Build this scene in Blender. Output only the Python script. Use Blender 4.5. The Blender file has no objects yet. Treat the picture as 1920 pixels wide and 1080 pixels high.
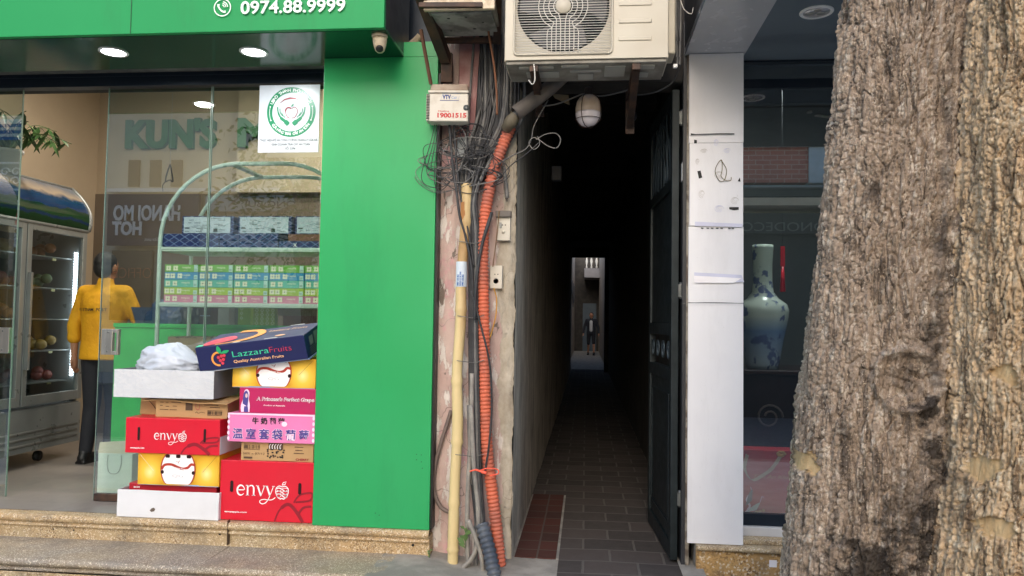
import bpy, math, random
import numpy as np
from mathutils import Vector, Matrix, Euler, noise as mnoise
R = math.radians
scene = bpy.context.scene
# ------------------------------------------------------------------ camera
CAMZ = 1.45
PSI, PIT, ROL, FPX = R(5.7), R(2.55), R(0.85), 1400.0
_F = Vector((-math.sin(PSI)*math.cos(PIT), math.cos(PSI)*math.cos(PIT), math.sin(PIT)))
_R0 = Vector((math.cos(PSI), math.sin(PSI), 0))
_U0 = _R0.cross(_F)
_Rt = _R0*math.cos(ROL) + _U0*math.sin(ROL)
_Up = _U0*math.cos(ROL) - _R0*math.sin(ROL)
cd = bpy.data.cameras.new('camera'); cam = bpy.data.objects.new('camera', cd)
scene.collection.objects.link(cam); scene.camera = cam
cd.sensor_width = 36; cd.lens = 36*FPX/1920; cd.clip_end = 300; cd.clip_start = .05
m3 = Matrix((_Rt, _Up, -_F)).transposed()
cam.matrix_world = Matrix.Translation((0, 0, CAMZ)) @ m3.to_4x4()
# ------------------------------------------------------------------ sky, sun, exposure
SUN_EL, SUN_AZ = 28, -2       # sun stands behind the viewer, a little to the left
w = bpy.data.worlds.new('World'); scene.world = w; w.use_nodes = True
wn = w.node_tree; bg = wn.nodes['Background']
sky = wn.nodes.new('ShaderNodeTexSky'); sky.sky_type = 'NISHITA'; sky.sun_disc = False
sky.sun_elevation = R(SUN_EL); sky.sun_rotation = R(180 - SUN_AZ); sky.air_density = 1.0; sky.dust_density = 2.0; sky.ozone_density = 1.0
wn.links.new(sky.outputs[0], bg.inputs[0]); bg.inputs[1].default_value = 0.15
sl = bpy.data.lights.new('sun', 'SUN'); so = bpy.data.objects.new('sun', sl); scene.collection.objects.link(so)
sl.energy = 0.55; sl.angle = R(60); sl.color = (1, .965, .93)
_sd = Vector((math.sin(R(SUN_AZ))*math.cos(R(SUN_EL)), -math.cos(R(SUN_AZ))*math.cos(R(SUN_EL)), math.sin(R(SUN_EL))))
so.rotation_euler = _sd.to_track_quat('Z', 'Y').to_euler()
scene.view_settings.view_transform = 'Standard'; scene.view_settings.look = 'None'
scene.view_settings.exposure = 1.12; scene.view_settings.gamma = 1
# ------------------------------------------------------------------ helpers
def ray(px, py): return _F + _Rt*((px-960)/FPX) - _Up*((py-540)/FPX)
def at(px, py, Y):
    d = ray(px, py); t = Y/d.y; return Vector((d.x*t, Y, CAMZ+d.z*t))
def atx(px, py, X):
    d = ray(px, py); t = X/d.x; return Vector((X, d.y*t, CAMZ+d.z*t))
def lin(v): v /= 255; return v/12.92 if v <= .04045 else ((v+.055)/1.055)**2.4
def C(r, g, b, k=1): return (lin(r)*k, lin(g)*k, lin(b)*k, 1)
COL = scene.collection
def tag(o, label=None, cat=None, group=None, kind=None):
    if label: o['label'] = label
    if cat: o['category'] = cat
    if group: o['group'] = group
    if kind: o['kind'] = kind
    return o
def empty(name, loc, label, cat, group=None, rot=(0, 0, 0)):
    o = bpy.data.objects.new(name, None); COL.objects.link(o); o.location = loc; o.rotation_euler = rot
    o.empty_display_size = .1
    return tag(o, label, cat, group)
class MB:
    def __init__(s): s.v = []; s.f = []; s.m = []; s.sm = []; s.mats = []
    def mi(s, mat):
        if mat is None: return 0
        if mat not in s.mats: s.mats.append(mat)
        return s.mats.index(mat)
    def add(s, vs, fs, mat=None, smooth=False, M=None):
        b = len(s.v); k = s.mi(mat)
        s.v += [tuple(M @ Vector(p)) if M else tuple(p) for p in vs]
        for f in fs: s.f.append(tuple(i+b for i in f)); s.m.append(k); s.sm.append(smooth)
        return s
    def box(s, x0, x1, y0, y1, z0, z1, mat=None, M=None):
        vs = [(x, y, z) for z in (z0, z1) for y in (y0, y1) for x in (x0, x1)]
        return s.add(vs, [(0,2,3,1),(4,5,7,6),(0,1,5,4),(2,6,7,3),(0,4,6,2),(1,3,7,5)], mat, False, M)
    def quad(s, a, b, c, d, mat=None): return s.add([a, b, c, d], [(0,1,2,3)], mat)
    def tube(s, pts, r, n=8, mat=None, caps=True, smooth=True):
        pts = [Vector(p) for p in pts]; N = len(pts)
        rr = list(r) if hasattr(r, '__len__') else [r]*N
        T = []
        for i in range(N):
            t = pts[min(i+1, N-1)] - pts[max(i-1, 0)]
            T.append(t.normalized() if t.length > 1e-9 else Vector((0, 0, 1)))
        u = T[0].orthogonal().normalized(); vs = []
        for i in range(N):
            u = (u - T[i]*u.dot(T[i])); u = u.normalized() if u.length > 1e-6 else T[i].orthogonal().normalized()
            w_ = T[i].cross(u)
            for k in range(n):
                a = 2*math.pi*k/n; vs.append(pts[i] + (u*math.cos(a)+w_*math.sin(a))*rr[i])
        fs = [(i*n+k, i*n+(k+1)%n, (i+1)*n+(k+1)%n, (i+1)*n+k) for i in range(N-1) for k in range(n)]
        if caps: fs += [tuple(range(n-1, -1, -1)), tuple(range((N-1)*n, N*n))]
        return s.add(vs, fs, mat, smooth)
    def cyl(s, a, b, r0, r1=None, n=16, mat=None, smooth=True): return s.tube([a, b], [r0, r0 if r1 is None else r1], n, mat, True, smooth)
    def capsule(s, a, b, r0, r1=None, n=12, mat=None):
        a = Vector(a); b = Vector(b); r1 = r0 if r1 is None else r1; d = (b-a).normalized() if (b-a).length > 1e-6 else Vector((0,0,1))
        P = []; Q = []
        for k in range(5):
            t = math.pi/2*k/5; P.append(a - d*r0*math.cos(t)); Q.append(max(r0*math.sin(t), r0*.05))
        P.append(a); Q.append(r0); P.append(b); Q.append(r1)
        for k in range(1, 6):
            t = math.pi/2*k/5; P.append(b + d*r1*math.sin(t)); Q.append(max(r1*math.cos(t), r1*.05))
        return s.tube(P, Q, n, mat)
    def ell(s, c, r, rot=(0,0,0), n=16, mat=None):
        Mx = Matrix.Translation(c) @ Euler(rot).to_matrix().to_4x4() @ Matrix.Diagonal((*r, 1))
        h = n//2; vs = [(0,0,-1)]; 
        for j in range(1, h):
            t = math.pi*j/h
            for k in range(n): vs.append((math.sin(t)*math.cos(2*math.pi*k/n), math.sin(t)*math.sin(2*math.pi*k/n), -math.cos(t)))
        vs.append((0,0,1)); L = len(vs)-1
        fs = [(0, 1+(k+1)%n, 1+k) for k in range(n)]
        fs += [(1+j*n+k, 1+j*n+(k+1)%n, 1+(j+1)*n+(k+1)%n, 1+(j+1)*n+k) for j in range(h-2) for k in range(n)]
        fs += [(L, 1+(h-2)*n+k, 1+(h-2)*n+(k+1)%n) for k in range(n)]
        return s.add(vs, fs, mat, True, Mx)
    def lathe(s, prof, n=24, mat=None, M=None, smooth=True):
        vs = []
        for (r, z) in prof:
            for k in range(n): a = 2*math.pi*k/n; vs.append((r*math.cos(a), r*math.sin(a), z))
        fs = [(i*n+k, i*n+(k+1)%n, (i+1)*n+(k+1)%n, (i+1)*n+k) for i in range(len(prof)-1) for k in range(n)]
        fs += [tuple(range(n-1, -1, -1)), tuple(range((len(prof)-1)*n, len(prof)*n))]
        return s.add(vs, fs, mat, smooth, M)
    def extr(s, poly, d, mat=None, M=None):   # 2D polygon in xy extruded to z=d
        n = len(poly); vs = [(x, y, 0) for x, y in poly] + [(x, y, d) for x, y in poly]
        fs = [tuple(range(n-1, -1, -1)), tuple(range(n, 2*n))] + [(i, (i+1)%n, n+(i+1)%n, n+i) for i in range(n)]
        return s.add(vs, fs, mat, False, M)
    def build(s, name, mat=None, parent=None, bevel=0, seg=2, mods=None):
        me = bpy.data.meshes.new(name); me.from_pydata(s.v, [], s.f)
        for m_ in ([mat] if mat and not s.mats else s.mats): me.materials.append(m_)
        me.polygons.foreach_set('material_index', s.m); me.polygons.foreach_set('use_smooth', s.sm)
        me.update(); o = bpy.data.objects.new(name, me); COL.objects.link(o)
        if parent: o.parent = parent
        if bevel:
            b = o.modifiers.new('bevel', 'BEVEL'); b.width = bevel; b.segments = seg; b.limit_method = 'ANGLE'; b.angle_limit = R(40)
        return o
def flat(M, eps=0):
    """frame for prints: local (u right, v up) on a face; M maps (u, v, out)"""
    return M @ Matrix.Translation((0, 0, eps))
FRONT = Matrix(((1,0,0,0),(0,0,-1,0),(0,1,0,0),(0,0,0,1)))     # u->x, v->z, out->-y
def face_m(x, y, z, rotz=0, rotx=0, roty=0): return Matrix.Translation((x, y, z)) @ Euler((rotx, roty, rotz)).to_matrix().to_4x4() @ FRONT
_tc = {}
def text(mb, s, size, M, mat, bold=0, align='L', eps=0, shear=0, xs=1.0, mirror=False, depth=0):
    key = (s, bold, shear, depth)
    if key not in _tc:
        c = bpy.data.curves.new('t', 'FONT'); c.body = s; c.offset = bold; c.shear = shear; c.resolution_u = 3; c.extrude = depth
        o = bpy.data.objects.new('t', c); COL.objects.link(o); bpy.context.view_layer.update()
        me = o.evaluated_get(bpy.context.evaluated_depsgraph_get()).to_mesh()
        vs = [v.co.copy() for v in me.vertices]; fs = [tuple(p.vertices) for p in me.polygons]
        COL.objects.unlink(o); bpy.data.objects.remove(o); bpy.data.curves.remove(c)
        _tc[key] = (vs, fs)
    vs, fs = _tc[key]
    if not vs: return
    x0 = min(v.x for v in vs); x1 = max(v.x for v in vs)
    off = {'L': -x0, 'C': -(x0+x1)/2, 'R': -x1}[align]
    Mx = M @ Matrix.Translation((0, 0, eps)) @ Matrix.Diagonal((size*xs*(-1 if mirror else 1), size, size, 1))
    mb.add([(v.x+off, v.y, v.z) for v in vs], fs, mat, False, Mx)
def textw(mb, s, width, size, M, mat, **k):   # text fitted to a width
    _key = (s, k.get('bold', 0), k.get('shear', 0), k.get('depth', 0))
    if _key not in _tc: text(MB(), s, 1, Matrix(), None, bold=_key[1], shear=_key[2], depth=_key[3])
    vs = _tc[_key][0]; w_ = max(v.x for v in vs)-min(v.x for v in vs)
    text(mb, s, size, M, mat, xs=width/(w_*size), **k)
def stroke(mb, pts, w, M, mat, eps=0, closed=False):
    P = [Vector((x, y, 0)) for x, y in pts]; N = len(P); W = w if hasattr(w, '__len__') else [w]*N
    vs = []
    for i in range(N):
        if closed: t = P[(i+1)%N]-P[i-1]
        else: t = P[min(i+1, N-1)]-P[max(i-1, 0)]
        t.normalize(); nrm = Vector((-t.y, t.x, 0))*W[i]/2
        vs += [(P[i].x+nrm.x, P[i].y+nrm.y, eps), (P[i].x-nrm.x, P[i].y-nrm.y, eps)]
    fs = [(2*i, 2*i+1, (2*i+3) % (2*N), (2*i+2) % (2*N)) for i in range(N if closed else N-1)]
    mb.add(vs, fs, mat, False, M)
def poly(mb, pts, M, mat, eps=0): mb.add([(x, y, eps) for x, y in pts], [tuple(range(len(pts)))], mat, False, M)
def arc(cx, cy, rx, ry, a0, a1, n=14): return [(cx+rx*math.cos(R(a0+(a1-a0)*i/n)), cy+ry*math.sin(R(a0+(a1-a0)*i/n))) for i in range(n+1)]
def rect(x0, y0, x1, y1): return [(x0,y0),(x1,y0),(x1,y1),(x0,y1)]
def rrect(x0, y0, x1, y1, r, n=4):
    p = []
    for cx, cy, a in ((x1-r, y0+r, -90), (x1-r, y1-r, 0), (x0+r, y1-r, 90), (x0+r, y0+r, 180)):
        p += arc(cx, cy, r, r, a, a+90, n)
    return p
def spline(pts, k=6):
    P = [Vector(p) for p in pts]; o = []
    for i in range(len(P)-1):
        a = P[max(i-1, 0)]; b = P[i]; c = P[i+1]; d = P[min(i+2, len(P)-1)]
        for j in range(k):
            t = j/k; o.append(.5*((2*b)+(c-a)*t+(2*a-5*b+4*c-d)*t*t+(3*b-a-3*c+d)*t**3))
    o.append(P[-1]); return o
def spline2(pts, k=6): return [(p.x, p.y) for p in spline([(x, y, 0) for x, y in pts], k)]
# ------------------------------------------------------------------ materials
def node(nt, t, **k):
    n = nt.nodes.new(t)
    for a, v in k.items(): setattr(n, a, v)
    return n
def newmat(name):
    m = bpy.data.materials.new(name); m.use_nodes = True; nt = m.node_tree
    return m, nt, nt.nodes['Principled BSDF']
def coords(nt, stretch=(1,1,1), world=False):
    mp = node(nt, 'ShaderNodeMapping'); mp.inputs['Scale'].default_value = stretch
    if world: g = node(nt, 'ShaderNodeNewGeometry'); nt.links.new(g.outputs['Position'], mp.inputs[0])
    else: g = node(nt, 'ShaderNodeTexCoord'); nt.links.new(g.outputs['Object'], mp.inputs[0])
    return mp.outputs[0]
def noise(nt, vec, sc, det=4, rough=.55, dist=0):
    n = node(nt, 'ShaderNodeTexNoise'); n.inputs['Scale'].default_value = sc; n.inputs['Detail'].default_value = det
    n.inputs['Roughness'].default_value = rough; n.inputs['Distortion'].default_value = dist
    nt.links.new(vec, n.inputs['Vector']); return n.outputs['Fac']
def ramp(nt, fac, stops):
    r = node(nt, 'ShaderNodeValToRGB'); e = r.color_ramp.elements
    while len(e) < len(stops): e.new(.5)
    for i, (p, c) in enumerate(stops): e[i].position = p; e[i].color = c if hasattr(c, '__len__') else (c, c, c, 1)
    nt.links.new(fac, r.inputs[0]); return r.outputs[0]
def mix(nt, fac, a, b, mode='MIX'):
    n = node(nt, 'ShaderNodeMix', data_type='RGBA', blend_type=mode)
    for sock, v in ((n.inputs[0], fac), (n.inputs[6], a), (n.inputs[7], b)):
        if hasattr(v, 'is_linked') or isinstance(v, bpy.types.NodeSocket): nt.links.new(v, sock)
        else: sock.default_value = v
    return n.outputs[2]
def mathn(nt, op, a, b=0):
    n = node(nt, 'ShaderNodeMath', operation=op)
    for i, v in enumerate((a, b)):
        if isinstance(v, bpy.types.NodeSocket): nt.links.new(v, n.inputs[i])
        else: n.inputs[i].default_value = v
    return n.outputs[0]
def bumpn(nt, b, h, strength, dist=.01):
    n = node(nt, 'ShaderNodeBump'); n.inputs['Strength'].default_value = strength; n.inputs['Distance'].default_value = dist
    nt.links.new(h, n.inputs['Height']); nt.links.new(n.outputs[0], b.inputs['Normal'])
def M_(name, col, rough=.5, metal=0, col2=None, ns=6, lo=.4, hi=.65, stretch=(1,1,1), bump=0, bs=60, bd=.004, em=0, coat=0, world=False, spec=.5, dirt=0, dcol=None):
    m, nt, b = newmat(name); b.inputs['Roughness'].default_value = rough; b.inputs['Metallic'].default_value = metal
    b.inputs['Specular IOR Level'].default_value = spec; b.inputs['Coat Weight'].default_value = coat; b.inputs['Coat Roughness'].default_value = .1
    v = coords(nt, stretch, world)
    if col2 is None: col2 = tuple(min(1, c*1.12+.002) for c in col[:3])+(1,); 
    f = ramp(nt, noise(nt, v, ns, 6), [(lo, 0.0), (hi, 1.0)])
    cc = mix(nt, f, col, col2)
    if dirt:
        dn = ramp(nt, noise(nt, coords(nt, (1.6, 1.6, .35), True), 3.1, 9, .72, .2), [(.50, 0.0), (.78, dirt)]); sp_ = ramp(nt, noise(nt, coords(nt, (1,1,1), True), 75, 2), [(.74, 0.0), (.77, dirt*1.2)])
        cc = mix(nt, dn, cc, dcol or C(70,66,58)); cc = mix(nt, sp_, cc, dcol or C(70,66,58))
    nt.links.new(cc, b.inputs['Base Color'])
    rv = mathn(nt, 'ADD', mathn(nt, 'MULTIPLY', noise(nt, v, ns*2.3, 3), .2), rough-.1); nt.links.new(rv, b.inputs['Roughness'])
    if bump: bumpn(nt, b, noise(nt, v, bs, 5), bump, bd)
    if em: b.inputs['Emission Color'].default_value = col; b.inputs['Emission Strength'].default_value = em
    return m
def glassm(name, tint=(.93,.97,.95,1), k=1.0, base=0.0, rough=0):
    m = bpy.data.materials.new(name); m.use_nodes = True; nt = m.node_tree; nt.nodes.clear()
    out = node(nt, 'ShaderNodeOutputMaterial'); t = node(nt, 'ShaderNodeBsdfTransparent'); t.inputs[0].default_value = tint
    g = node(nt, 'ShaderNodeBsdfGlossy'); g.inputs['Roughness'].default_value = rough; g.inputs[0].default_value = (1,1,1,1)
    fr = node(nt, 'ShaderNodeFresnel'); fr.inputs[0].default_value = 1.5
    geo = node(nt, 'ShaderNodeNewGeometry')
    f = mathn(nt, 'ADD', mathn(nt, 'MULTIPLY', fr.outputs[0], k), base)
    f = mathn(nt, 'MULTIPLY', f, mathn(nt, 'SUBTRACT', 1.0, geo.outputs['Backfacing']))
    mx = node(nt, 'ShaderNodeMixShader'); nt.links.new(f, mx.inputs[0]); nt.links.new(t.outputs[0], mx.inputs[1]); nt.links.new(g.outputs[0], mx.inputs[2])
    nt.links.new(mx.outputs[0], out.inputs[0]); return m
def emit(name, col, s):
    m, nt, b = newmat(name); b.inputs['Base Color'].default_value = col; b.inputs['Emission Color'].default_value = col; b.inputs['Emission Strength'].default_value = s
    return m
rnd = random.Random(7)
def remesh(o, vox, sm=4, fac=.5):
    r_ = o.modifiers.new('remesh', 'REMESH'); r_.mode = 'VOXEL'; r_.voxel_size = vox; r_.use_smooth_shade = True
    if sm: s_ = o.modifiers.new('smooth', 'SMOOTH'); s_.iterations = sm; s_.factor = fac
    return o
# palette
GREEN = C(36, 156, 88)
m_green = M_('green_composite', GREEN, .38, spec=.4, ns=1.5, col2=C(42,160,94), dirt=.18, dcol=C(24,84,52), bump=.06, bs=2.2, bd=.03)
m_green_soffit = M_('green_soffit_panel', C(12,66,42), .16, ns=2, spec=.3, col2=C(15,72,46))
m_white = M_('white_print', C(242,242,242), .5)
m_black = M_('black_print', C(18,18,20), .5)
m_darksteel = M_('dark_steel', C(52,42,38), .6, .3, C(84,60,46), 14, bump=.2, bs=60)
m_navy = M_('navy_aluminium', C(26,36,48), .35, .3)
m_greymetal = M_('grey_metal', C(110,114,114), .45, .6, C(140,142,140), 9)
m_steel = M_('brushed_steel', C(176,172,166), .32, .85, C(196,192,186), 30, stretch=(1,1,.1))
m_glass_edge = M_('glass_edge', C(120,142,132), .2)
m_cable = M_('black_cable', C(38,39,42), .55, 0, C(62,62,64), 12)
m_cable_grey = M_('grey_cable', C(92,92,92), .6, 0, C(120,118,114), 12)
m_cable_brown = M_('brown_wire', C(96,72,44), .6, 0, C(130,100,60), 12)
m_pvc = M_('dusty_grey_pipe', C(128,124,118), .6, 0, C(158,153,144), 14, bump=.1)
# ------------------------------------------------------------------ speckled stone, tiles, plaster
def speckled(name, base, base2, dark, sc=160, amt=.42, grime=C(96,90,80)):
    m, nt, b = newmat(name); v = coords(nt)
    vo = node(nt, 'ShaderNodeTexVoronoi'); vo.inputs['Scale'].default_value = sc; nt.links.new(v, vo.inputs['Vector'])
    sp = node(nt, 'ShaderNodeSeparateColor'); nt.links.new(vo.outputs['Color'], sp.inputs[0])
    big = ramp(nt, noise(nt, v, 2.2, 5), [(.35, base), (.65, base2)])
    f = ramp(nt, sp.outputs[0], [(amt-.08, 1.0), (amt, 0.0)])
    f = mathn(nt, 'MULTIPLY', f, ramp(nt, noise(nt, v, 9, 3), [(.35, .15), (.6, .8)]))
    c1 = mix(nt, f, big, dark)
    f2 = ramp(nt, sp.outputs[1], [(.84, 0.0), (.9, 1.0)]); c2 = mix(nt, mathn(nt, 'MULTIPLY', f2, .7), c1, C(232,220,196))
    gr = ramp(nt, noise(nt, v, 5, 8, .7), [(.5, 0.0), (.72, .75)])
    c3 = mix(nt, gr, c2, grime)
    nt.links.new(c3, b.inputs['Base Color']); b.inputs['Roughness'].default_value = .55
    bumpn(nt, b, noise(nt, v, 220, 3), .25, .003); return m
m_granite = speckled('yellow_speckled_stone', C(190,158,114), C(180,162,130), C(112,84,52), 190, .34)
m_granite_tread = speckled('worn_stone_tread', C(172,154,126), C(146,138,128), C(110,92,70), 210, .3, C(118,112,104))
m_granite_base = speckled('brown_speckled_stone', C(206,164,102), C(190,150,96), C(92,62,38), 110, .4)
m_concrete = M_('rough_concrete', C(138,134,126), .85, 0, C(170,164,154), 7, bump=.5, bs=90, bd=.006)
m_pavement = M_('pavement_grey', C(180,176,168), .85, 0, C(196,192,184), 5, bump=.4, bs=50)
m_asphalt = M_('asphalt', C(112,112,112), .9, 0, C(126,126,126), 20, bump=.5, bs=120)
def brickmat(name, c1, c2, mortar, wd, ht, ms, bump=.4, rough=.8, off=.5, grime=None, axes=None):
    m, nt, b = newmat(name); tc = node(nt, 'ShaderNodeTexCoord'); vec = tc.outputs['Object']
    if axes:
        s = node(nt, 'ShaderNodeSeparateXYZ'); nt.links.new(vec, s.inputs[0]); cb = node(nt, 'ShaderNodeCombineXYZ')
        for i, a in enumerate(axes): nt.links.new(s.outputs[a], cb.inputs[i])
        vec = cb.outputs[0]
    # uneven lines
    nz = node(nt, 'ShaderNodeTexNoise'); nz.inputs['Scale'].default_value = 9; nt.links.new(vec, nz.inputs['Vector'])
    dv = node(nt, 'ShaderNodeVectorMath', operation='SCALE'); nt.links.new(nz.outputs['Color'], dv.inputs[0]); dv.inputs['Scale'].default_value = ms*1.1
    av = node(nt, 'ShaderNodeVectorMath', operation='ADD'); nt.links.new(vec, av.inputs[0]); nt.links.new(dv.outputs[0], av.inputs[1])
    br = node(nt, 'ShaderNodeTexBrick'); nt.links.new(av.outputs[0], br.inputs['Vector']); br.offset = off
    br.inputs['Color1'].default_value = c1; br.inputs['Color2'].default_value = c2; br.inputs['Mortar'].default_value = mortar
    br.inputs['Scale'].default_value = 1; br.inputs['Mortar Size'].default_value = ms; br.inputs['Brick Width'].default_value = wd; br.inputs['Row Height'].default_value = ht
    br.inputs['Mortar Smooth'].default_value = .3
    c = mix(nt, mathn(nt, 'MULTIPLY', noise(nt, vec, 14, 8, .7), .55), br.outputs['Color'], grime or mortar)
    nt.links.new(c, b.inputs['Base Color']); b.inputs['Roughness'].default_value = rough
    if rough > .9: b.inputs['Specular IOR Level'].default_value = .1
    h = mathn(nt, 'ADD', mathn(nt, 'MULTIPLY', br.outputs['Fac'], -1.0), mathn(nt, 'MULTIPLY', noise(nt, vec, 60, 4), .5))
    bumpn(nt, b, h, bump, .008); return m
m_paver = brickmat('dark_brick_paver', C(84,76,73), C(57,54,54), C(106,101,96), .29, .205, .008, .5, .95)
m_redtile = M_('red_floor_tile', C(132,48,36), .4, 0, C(108,44,36), 9, bump=.1)
m_tilefloor = brickmat('grey_marble_tile', C(128,122,118), C(116,112,110), C(96,92,88), .6, .6, .003, .05, .3, 0.0, C(170,160,150))
def plaster(name):
    m, nt, b = newmat(name); v = coords(nt)
    sx = node(nt, 'ShaderNodeSeparateXYZ'); nt.links.new(v, sx.inputs[0]); X = sx.outputs[0]; Z = sx.outputs[2]
    pink = ramp(nt, noise(nt, v, 7, 6), [(.3, C(190,160,152)), (.7, C(206,184,174))])
    # brighter pink old coat high up and in scraps
    hi_ = ramp(nt, mathn(nt, 'ADD', Z, mathn(nt, 'MULTIPLY', noise(nt, v, 4, 4), .35)), [(.0, 0.0), (1.0, 0.0)])
    old = mix(nt, ramp(nt, noise(nt, v, 3.1, 7, .65), [(.55, 0.0), (.6, .8)]), pink, C(206,160,162))
    st = coords(nt, (1, 1, .32))
    chip = ramp(nt, noise(nt, st, 17, 9, .68), [(.55, 0.0), (.575, 1.0)])
    c1 = mix(nt, chip, old, C(222,214,206))
    deep = ramp(nt, noise(nt, coords(nt, (1,1,.5)), 11, 8, .7, .4), [(.62, 0.0), (.64, 1.0)])
    c2 = mix(nt, deep, c1, C(128,116,106))
    # cement band along the alley corner with a ragged edge
    wob = mathn(nt, 'MULTIPLY', mathn(nt, 'SUBTRACT', noise(nt, coords(nt, (.3,1,1)), 3.2, 6, .6), .5), .17)
    e = mathn(nt, 'ADD', X, wob); band = ramp(nt, mathn(nt, 'ADD', e, 1.0), [(.535, 0.0), (.54, 1.0)])
    cem = ramp(nt, noise(nt, v, 9, 8, .7), [(.3, C(164,152,132)), (.55, C(190,180,162)), (.75, C(216,206,190))])
    c3 = mix(nt, band, c2, cem)
    crack = node(nt, 'ShaderNodeTexVoronoi', feature='DISTANCE_TO_EDGE'); crack.inputs['Scale'].default_value = 2.6
    dn = node(nt, 'ShaderNodeTexNoise'); dn.inputs['Scale'].default_value = 7; nt.links.new(v, dn.inputs['Vector'])
    vm = node(nt, 'ShaderNodeVectorMath', operation='MULTIPLY_ADD'); nt.links.new(dn.outputs['Color'], vm.inputs[0]); vm.inputs[1].default_value = (.25,.25,.25); nt.links.new(v, vm.inputs[2])
    nt.links.new(vm.outputs[0], crack.inputs['Vector'])
    cr = ramp(nt, crack.outputs['Distance'], [(.0, 1.0), (.006, 0.0)])
    c4 = mix(nt, mathn(nt, 'MULTIPLY', cr, ramp(nt, noise(nt, v, 2, 2), [(.5, 0.0), (.6, .8)])), c3, C(70,62,56))
    dirt = ramp(nt, noise(nt, coords(nt, (1.5,1,.4)), 5, 8, .7), [(.45, 0.0), (.8, .7)])
    c5 = mix(nt, dirt, c4, C(112,98,88))
    nt.links.new(c5, b.inputs['Base Color']); b.inputs['Roughness'].default_value = .85
    h = mathn(nt, 'ADD', mathn(nt, 'MULTIPLY', chip, -.5), mathn(nt, 'ADD', mathn(nt, 'MULTIPLY', deep, -.8), mathn(nt, 'ADD', mathn(nt, 'MULTIPLY', band, -.6), mathn(nt, 'MULTIPLY', noise(nt, v, 50, 8, .7), .8))))
    bumpn(nt, b, h, .7, .006); return m
m_plaster = plaster('peeling_pink_plaster')
def grimewall(name, a, b_, c_):
    m, nt, b = newmat(name); v = coords(nt, (1,1,.35))
    cc = ramp(nt, noise(nt, v, 6, 9, .7, .3), [(.3, a), (.5, b_), (.7, c_)])
    fl = ramp(nt, noise(nt, coords(nt, (1,1,.7)), 22, 7, .7), [(.58, 0.0), (.62, .55)])
    cc = mix(nt, fl, cc, C(176,168,152)); nt.links.new(cc, b.inputs['Base Color']); b.inputs['Roughness'].default_value = .9
    bumpn(nt, b, noise(nt, v, 30, 8, .7), .8, .01); return m
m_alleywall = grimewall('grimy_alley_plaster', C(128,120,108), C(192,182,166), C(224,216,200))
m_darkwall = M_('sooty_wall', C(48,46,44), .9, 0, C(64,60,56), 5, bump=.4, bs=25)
m_beige = M_('beige_wall_paint', C(176,160,138), .8, 0, C(182,166,144), 2)
m_brownwall = M_('brown_wainscot_paint', C(110,98,84), .6, 0, C(116,104,92), 2)
m_ceiling = M_('white_ceiling_paint', C(206,200,190), .8)

# ------------------------------------------------------------------ setting
def plane(name, x0, x1, y0, y1, z, m, kind='structure'):
    o = MB().quad((x0,y0,z),(x1,y0,z),(x1,y1,z),(x0,y1,z)).build(name, m); return tag(o, kind=kind)
FZ = .337; YE = 19.7; GY = 4.27                       # glass line of the fruit shop
XP0, XP1, XA1 = -.83, -.39, .53  # pier left, alley left, alley right
plane('ground', -80, 80, -80, 80, -.02, m_asphalt)
tag(MB().box(-30, 30, .2, 3.75, -.2, 0).build('pavement', m_pavement), kind='structure')
tag(MB().box(-30, 30, 0, .196, -.2, -.004).build('kerb', m_concrete, bevel=.02), kind='structure')
plane('road', -60, 60, -6.4, 0, -.012, m_asphalt)
tag(MB().box(-30, 30, -9.3, -6.4, -.2, .02).build('pavement', m_pavement), kind='structure')
# concrete apron in front of the pier and alley, alley floor
def bumpy(name, x0, x1, y0, y1, z, m, nx, ny, amp, sc=6, fz=lambda x, y: 0):
    mb = MB(); vs = []
    for j in range(ny+1):
        for i in range(nx+1):
            x = x0+(x1-x0)*i/nx; y = y0+(y1-y0)*j/ny
            vs.append((x, y, z + fz(x, y) + amp*mnoise.noise(Vector((x*sc, y*sc, 0)))+amp*.4*mnoise.noise(Vector((x*sc*5, y*sc*5, 4)))))
    mb.add(vs, [(j*(nx+1)+i, j*(nx+1)+i+1, (j+1)*(nx+1)+i+1, (j+1)*(nx+1)+i) for j in range(ny) for i in range(nx)], None, True)
    return tag(mb.build(name, m), kind='structure')
bumpy('concrete_apron', -1.06, -.135, 3.3, 4.10, .168, m_concrete, 46, 34, .006, 6, lambda x, y: .035*max(0, min(1, (-.60-x)/.24))**.9)
bumpy('concrete_apron', .50, .62, 3.3, 4.2, .178, m_concrete, 8, 30, .006)
tag(MB().box(-1.0, 1.9, 3.22, 3.75, -.1, .15).build('kerb', m_concrete), kind='structure')
bumpy('alley_floor', -.135, .58, 3.3, 20.5, .17, m_paver, 30, 300, .004, 3)
tag(MB().box(-.39, -.136, 5.601, 20.5, .0, .171).build('tile_strip', m_paver), kind='structure')
tag(MB().box(-.375, -.15, 4.104, 5.60, .0, .172).build('tile_strip', brickmat('red_clay_tile', C(100,54,46), C(72,47,43), C(98,86,80), .25, .17, .006, .4, .95, 0, C(88,78,72))), kind='structure')
plane('courtyard_floor', -.9, 1.2, 20.5, 36, .17, m_concrete)
plane('shop_floor', -8, -1.0, 4.012, 9, FZ, m_tilefloor)

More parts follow.
